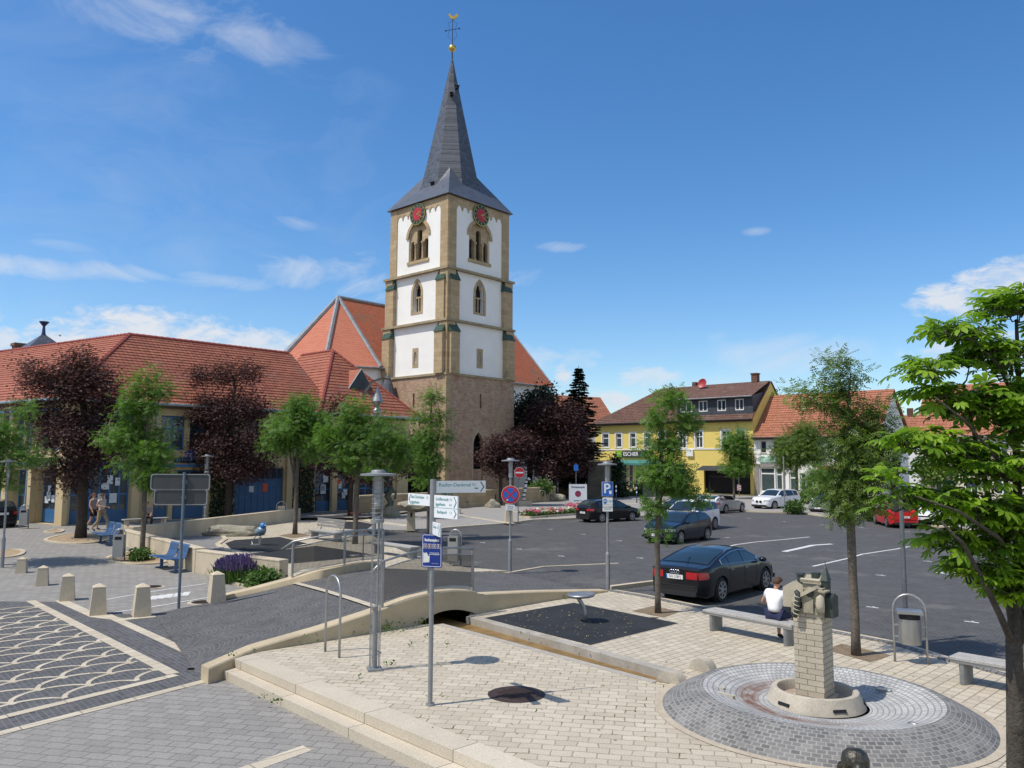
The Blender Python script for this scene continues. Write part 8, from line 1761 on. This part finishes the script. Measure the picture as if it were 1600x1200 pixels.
# fir
def fir(label, base, top, rb, seed):
    rng = np.random.default_rng(seed); t = T('fir_tree', label, 'tree', base, 0); H = top-base.z; mb = MB(); mb.cyl((0, 0, 0), (0, 0, H), .28, .02, 8); P_, F, Nn = [], [], []
    for k in range(46):
        f = k/46; z = H*(.10+.89*f); r_ = rb*(1-f)**.8*(.72+.5*rng.random()); nb = int(9-4*f)
        for q in range(nb):
            a = rng.random()*6.283; L_ = r_*(.75+.4*rng.random()); pts = [(L_*s*math.cos(a), L_*s*math.sin(a), z-.30*L_*s+.16*L_*s*s) for s in (0, .35, .7, 1)]; mb.tube(pts, .02, 4, [.035, .025, .015, .006])
            for s in np.arange(.12, 1.02, .07):
                for e in range(7):
                    sd = rng.normal()*.22*(1.15-s)*L_*.6; P_.append((L_*s*math.cos(a)-math.sin(a)*sd, L_*s*math.sin(a)+math.cos(a)*sd, z-.30*L_*s+.16*L_*s*s-abs(sd)*.25+rng.normal()*.04)); F.append((math.cos(a)-math.sin(a)*np.sign(sd)*.8, math.sin(a)+math.cos(a)*np.sign(sd)*.8, .1*rng.normal()-.1)); Nn.append((rng.normal()*.4, rng.normal()*.4, 1))
    mb.build('trunk', m_barkd, t, 'all'); P_ = np.array(P_); inst('crown', L_fir, t, P_, np.array(F), np.array(Nn), .24+.16*rng.random(len(P_)), Q1_); return t
P = D(905, 770, 86); P.z = .03; fir('tall dark fir tree with a pointed top between the purple maple and the yellow house', P, D(905, 571, 86).z, 3.7, 3)
# bushes
def bush(label, base, B, n, per, ls, lm, seed, tmpl=Q1_, name='bush', group=None): return tree(name, label, base, B, n, per, ls, lm, m_barkd, .03, ls*2.2, tmpl, seed, fork=.05, cat='bush', upb=.5, group=group)
bush('small green bush at the foot of the slim tree in the gravel bed', UL(223, 876), [(221, 867, 13, 8)], 40, 40, .10, L_mid, 41)
bush('round bright green bush at the kerb beside the white off-road car', U(1240, 801, .03), [(1240, 792, 11, 8)], 60, 40, .16, L_mid, 42)
bush('low green bush near the red car', U(1368, 812, .03), [(1362, 806, 10, 5), (1375, 808, 8, 4)], 40, 40, .16, L_mid, 43)
bush('dark columnar shrub left of the green awning shop', D(962, 779, 84)*1, [(962, 740, 9, 30), (966, 765, 11, 14)], 80, 60, .26, L_yew, 44)
bush('low green hedge plants in front of the shop awning', D(1000, 782, 88)*1, [(990, 774, 16, 7), (1004, 760, 9, 10), (1018, 772, 14, 9)], 80, 50, .24, L_mid, 45)
bush('leafy bush behind the slim tree, in front of the shop steps', D(1045, 780, 88)*1, [(1046, 768, 16, 12), (1062, 772, 12, 8)], 70, 50, .24, L_mid, 46)
bush('green bush by the church path left of the big purple maple', D(845, 780, 75)*1, [(846, 762, 14, 9), (835, 770, 12, 6)], 60, 50, .22, L_mid, 47)
bush('green bush behind the litter bin hoop in front of the mint shop', U(1232, 786, .03), [(1256, 778, 14, 7)], 40, 40, .22, L_robd, 48)
# climbers on the town hall front
def climber(x0, x1, z1, label, seed, dens=900):
    rng = np.random.default_rng(seed); n = int(dens*(x1-x0)*z1/3); P_ = np.stack([x0+(x1-x0)*rng.random(n), -.06-.30*rng.random(n)**1.5, .1+z1*rng.random(n)], 1)
    Mr = np.array(Matrix.Rotation(ANG, 3, 'Z')); t = T('climbing_plant', label, 'climber', C0, ANG); F = rng.normal(size=(n, 3))*.5+np.array([0, -.3, -.8]); Nn = rng.normal(size=(n, 3))*.5+np.array([0, -1, .5]); b = MB()
    for k in range(5): x = x0+(x1-x0)*(k+.5)/5; b.tube([(x, -.06, 0), (x+.1, -.08, z1*.5), (x-.05, -.06, z1*.95)], .02, 4)
    b.build('stem', m_barkd, t); inst('foliage', L_yew, t, P_, F, Nn, .10+.08*rng.random(n), Q1_); return t
climber(RX(331), RX(368), 3.6, 'dark climber on the town hall wall left of the blue gate', 5); climber(RX(458), RX(492), 4.0, 'dark climber on the town hall wall right of the blue gate', 6)
# lavender
def lavender(label, base, rx, ry, h, n, seed):
    rng = np.random.default_rng(seed); t = T('lavender_bush', label, 'lavender', base, 0); a = rng.random(n)*6.283; r_ = rng.random(n)**.5; x, y = r_*np.cos(a)*rx, r_*np.sin(a)*ry; lean = np.stack([x/rx*.35+rng.normal(size=n)*.12, y/ry*.35+rng.normal(size=n)*.12, np.ones(n)], 1)
    P_ = np.stack([x*.6, y*.6, np.zeros(n)], 1); L_ = h*(.75+.35*rng.random(n))*(1-.25*r_**2); st = ([(-.012, 0, 0), (.012, 0, 0), (.008, 1, 0), (-.008, 1, 0)], [(0, 1, 2, 3)]); N2 = rng.normal(size=(n, 3)); 
    inst('foliage', L_mid, t, np.repeat(P_, 2, 0)+rng.normal(size=(2*n, 3))*np.array([.12, .12, .0]), np.repeat(lean, 2, 0)+rng.normal(size=(2*n, 3))*.15, np.repeat(N2, 2, 0), np.repeat(L_, 2)*.72, ([(-.02, 0, 0), (.02, 0, 0), (.014, 1, 0), (-.014, 1, 0)], [(0, 1, 2, 3)]))
    tip = P_+lean/np.linalg.norm(lean, axis=1, keepdims=True)*L_[:, None]*.72; inst('blossom', leafmat('lavender_purple', (.12, .085, .25), (.25, .19, .42), .25), t, tip, lean, N2, L_*.34, ([(-.07, 0, 0), (.07, 0, 0), (.05, 1, 0), (-.05, 1, 0), (0, 0, -.07), (0, 0, .07), (0, 1, .05), (0, 1, -.05)], [(0, 1, 2, 3), (4, 5, 6, 7)])); return t
p = U(376, 908, -.18); lavender('large purple flowering lavender bush against the pale garden wall', p, 1.1, .55, .80, 2200, 1)
bush('green grassy plant at the right end of the lavender bed', U(412, 914, -.12), [(411, 905, 17, 11)], 60, 45, .12, L_mid, 49, name='grassy_plant')
bd_ = MB(); ribbon(bd_, [U(x, y, -.27) for x, y in ((318, 893), (338, 905), (365, 915), (400, 925), (425, 930))], .12, 0, .12); struct('bed_edging', bd_, m_stone)
be2 = MB(); be2.sheet([U(x, y, -.24) for x, y in ((318, 892), (340, 905), (366, 915), (400, 924), (430, 928), (458, 908), (400, 880), (330, 872))]); struct('bed_soil', be2, mat('dark_soil', (.10, .075, .05), .95, fine=.4))
# pink flower bed
p = U(862, 808, .03); t = T('flower_bed', 'low flower bed with pink and white blossoms at the car park edge', 'flower bed', p, 0); rng = np.random.default_rng(3)
e0_, e1_ = U(829, 812, -.05)-p, U(905, 806, -.05)-p; dd = (e1_-e0_).normalized(); nn_ = Vector((-dd.y, dd.x, 0)); b = MB(); ribbon(b, [e0_, e1_, e1_+nn_*1.3, e0_+nn_*1.1, e0_], .14, 0, .22); b.build('edging', m_stone, t)
n = 1800; s = rng.random(n); q = rng.random(n); P_ = np.array([e0_[:]])+s[:, None]*np.array([(e1_-e0_)[:]])+q[:, None]*np.array([(nn_*1.1)[:]])+np.stack([0*s, 0*s, .1+.35*rng.random(n)], 1)
inst('foliage', L_mid, t, P_, rng.normal(size=(n, 3))+np.array([0, 0, .6]), rng.normal(size=(n, 3))+np.array([0, 0, 1]), .14+.1*rng.random(n), Q1_)
for nm, c1, c2, k, cx in (('pink_blossom', (.55, .05, .16), (.75, .25, .38), 330, (.15, .42, .62, .97)), ('white_blossom', (.7, .7, .62), (.8, .78, .7), 200, (.3, .52, .8))):
    c = rng.choice(cx, k); s = np.clip(c+rng.normal(size=k)*.05, 0, 1); q = rng.random(k); P_ = np.array([e0_[:]])+s[:, None]*np.array([(e1_-e0_)[:]])+q[:, None]*np.array([(nn_*1.0)[:]])+np.stack([0*s, 0*s, .38+.22*rng.random(k)+.25*(c > .9)], 1)
    inst('blossom', leafmat(nm, c1, c2, .3), t, P_, rng.normal(size=(k, 3)), rng.normal(size=(k, 3))+np.array([0, -.5, 1]), .13+.08*rng.random(k), STAR)
p = D(1014, 784, 86); p.z = .03; t = T('flower_planter', 'grey stone planter with pink flowers in front of the shop windows', 'planter', p, 0); b = MB(); b.box((0, 0, .7), (1.3, .8, 1.4)); b.build('planter', mat('grey_planter', (.22, .21, .21), .8), t)
n = 500; P_ = np.stack([rng.uniform(-.8, .8, n), rng.uniform(-.4, .4, n), 1.4+.5*rng.random(n)], 1); inst('blossom', leafmat('pink_blossom', (0, 0, 0), (0, 0, 0)), t, P_, rng.normal(size=(n, 3)), rng.normal(size=(n, 3))+np.array([0, -.5, 1]), .15+.1*rng.random(n), STAR)
# weeds in the joints
rng = np.random.default_rng(9); P_ = []
for (x, y, k, s) in ((475, 1006, 40, .10), (600, 988, 70, .12), (612, 985, 40, .1), (585, 990, 30, .1), (545, 995, 10, .05), (655, 975, 30, .08), (430, 1101, 14, .05), (410, 1093, 10, .05), (1185, 0, 0, 0), (885, 936, 14, .06), (890, 933, 20, .06), (640, 1012, 8, .04), (668, 998, 8, .04), (560, 1060, 6, .04), (608, 1043, 10, .04), (700, 1010, 6, .03), (650, 982, 12, .05), (625, 990, 14, .05), (1035, 1100, 8, .04), (360, 1027, 10, .05), (395, 1020, 8, .04)):
    if not k: continue
    c = U(x, y, 0 if y < 1080 else -.15)
    for _ in range(k): P_.append((c.x+rng.normal()*s*1.3, c.y+rng.normal()*s, c.z+.02+abs(rng.normal())*s*.8))
P_ = np.array(P_); o = inst('weeds', L_mid, None, P_, rng.normal(size=(len(P_), 3))*.6+np.array([0, 0, 1]), rng.normal(size=(len(P_), 3)), .03+.04*rng.random(len(P_)), Q1_); o['kind'] = 'stuff'; o['label'] = 'small weeds growing at the wall foot and in the paving joints'
P_ = []
for _ in range(420):
    a, c = rng.random(2); x = 640+a*900; y = 965+c*190
    if rng.random() < .55: x, y = 790+a*200, 952+c*44
    q = U(x, y, .012)
    if (Vector((q.x, q.y))-Vector((FC.x, FC.y))).length > 2.6: P_.append(q[:])
P_ = np.array(P_); n = len(P_); o = inst('fallen_leaves', leafmat('dry_leaf', (.16, .10, .04), (.40, .34, .16), .1), None, P_, rng.normal(size=(n, 3))*np.array([1, 1, .1]), np.array([0, 0, 1])+rng.normal(size=(n, 3))*.2, .025+.04*rng.random(n), Q1_); o['kind'] = 'stuff'; o['label'] = 'small dry leaves scattered over the mat and the terrace paving'
# chestnut in the foreground
def chestnut():
    d = 6.25; base = Vector((XW(1588, d), d, 0)); rng = np.random.default_rng(5); t = T('chestnut_tree', 'young horse chestnut with large bright green hand-shaped leaves close at the right edge', 'tree', base, 0)
    B = [(1578, 478, 44, 26), (1500, 520, 44, 18), (1555, 555, 52, 34), (1440, 575, 34, 14), (1462, 612, 44, 16), (1520, 635, 60, 30), (1590, 640, 46, 50), (1440, 690, 46, 18), (1540, 720, 70, 44), (1420, 770, 36, 12), (1490, 790, 66, 30), (1388, 790, 14, 7), (1575, 820, 46, 46), (1482, 845, 44, 16), (1530, 895, 34, 18), (1590, 915, 34, 34), (1555, 850, 40, 20), (1690, 560, 70, 90), (1690, 760, 80, 110), (1640, 900, 40, 40), (1400, 740, 18, 8)]
    n = 660; C = blobpts(B, d, n, rng, .85, .5); mb = MB(); mb.T = Matrix.Translation(-base)
    def at(px, py, dy=0): q = D(px, py, d+dy); return np.array(q[:])
    limbs = [[np.array(base[:]), at(1589, 1200), at(1587, 1080), at(1584, 1000), at(1592, 900, .1), at(1590, 800, .12), at(1588, 700, .1), at(1592, 600, .05), at(1588, 500, 0)],
             [at(1584, 1010), at(1562, 960, -.1), at(1535, 905, -.2), at(1505, 850, -.3), at(1470, 815, -.35)], [at(1586, 990), at(1565, 880, .15), at(1545, 780, .2), at(1525, 690, .2), at(1505, 600, .15)],
             [at(1588, 1005), at(1620, 930, 0), at(1660, 830, -.1), at(1690, 700, -.1)], [at(1590, 800, .12), at(1560, 720, -.2), at(1510, 660, -.4), at(1460, 620, -.5)], [at(1592, 880, .1), at(1560, 840, -.3), at(1500, 800, -.5), at(1430, 775, -.55)], [at(1592, 640, .06), at(1560, 570, -.15), at(1520, 530, -.2)]]
    rads = [[.08, .070, .064, .056, .042, .034, .027, .020, .012], [.028, .024, .019, .014, .008], [.034, .028, .022, .016, .009], [.045, .036, .028, .015], [.017, .014, .010, .006], [.017, .014, .010, .006], [.014, .010, .006]]
    N_ = []
    for L_, r_ in zip(limbs, rads):
        mb.tube(L_, .02, 10, r_)
        for k in range(len(L_)-1):
            for f in (0, .33, .66, 1): N_.append((L_[k]*(1-f)+L_[k+1]*f, r_[k]*(1-f)+r_[k+1]*f))
    A0 = [q[0] for q in N_ if q[0][2] > 2.2]
    for c in C[np.argsort([min(np.linalg.norm(np.array(a)-c) for a in A0) for c in C])]:
        A = np.array(A0); dd_ = np.linalg.norm(A-c, axis=1)+np.maximum(0, A[:, 2]-c[2]+.05)*2; a = A[int(np.argmin(dd_))]; mid = (a+c)/2+np.array([0, 0, -.04]); mb.tube([a, mid, c], .006, 5, [.009, .006, .0045]); A0 += [mid, c]
    mb.build('trunk', mat('chestnut_bark', (.085, .070, .055), .9, var=.3, scale=8, fine=.4, fscale=40, bump=.7), t, 'all')
    P_, F, Nn, S = [], [], [], []; pet = MB(); pet.T = Matrix.Translation(-base); bz = np.array(base[:]); ctr = C.mean(0)
    for c in C:
        k = rng.integers(3, 6); a0 = rng.random()*6.28
        for q in range(k):
            a = a0+q*6.283/k+rng.normal()*.3; L_ = .07+.09*rng.random(); dirv = np.array([math.cos(a), math.sin(a), .15+.2*rng.normal()]); p = c+dirv*L_; pet.tube([c, c+dirv*L_*.6+np.array([0, 0, .012]), p], .0022, 3)
            f = dirv*1.0+np.array([0, 0, -.05-.45*rng.random()]); P_.append(p-bz); F.append(f); Nn.append(np.array([rng.normal()*.32, rng.normal()*.32, 1])+dirv*.15); S.append(.075+.075*rng.random())
    pet.build('petioles', m_bk_leafstalk, t); P_ = np.array(P_); inst('crown', L_che, t, P_, np.array(F), np.array(Nn), np.array(S), PALM); return t
m_bk_leafstalk = mat('leaf_stalk', (.16, .20, .05), .6)
chestnut()
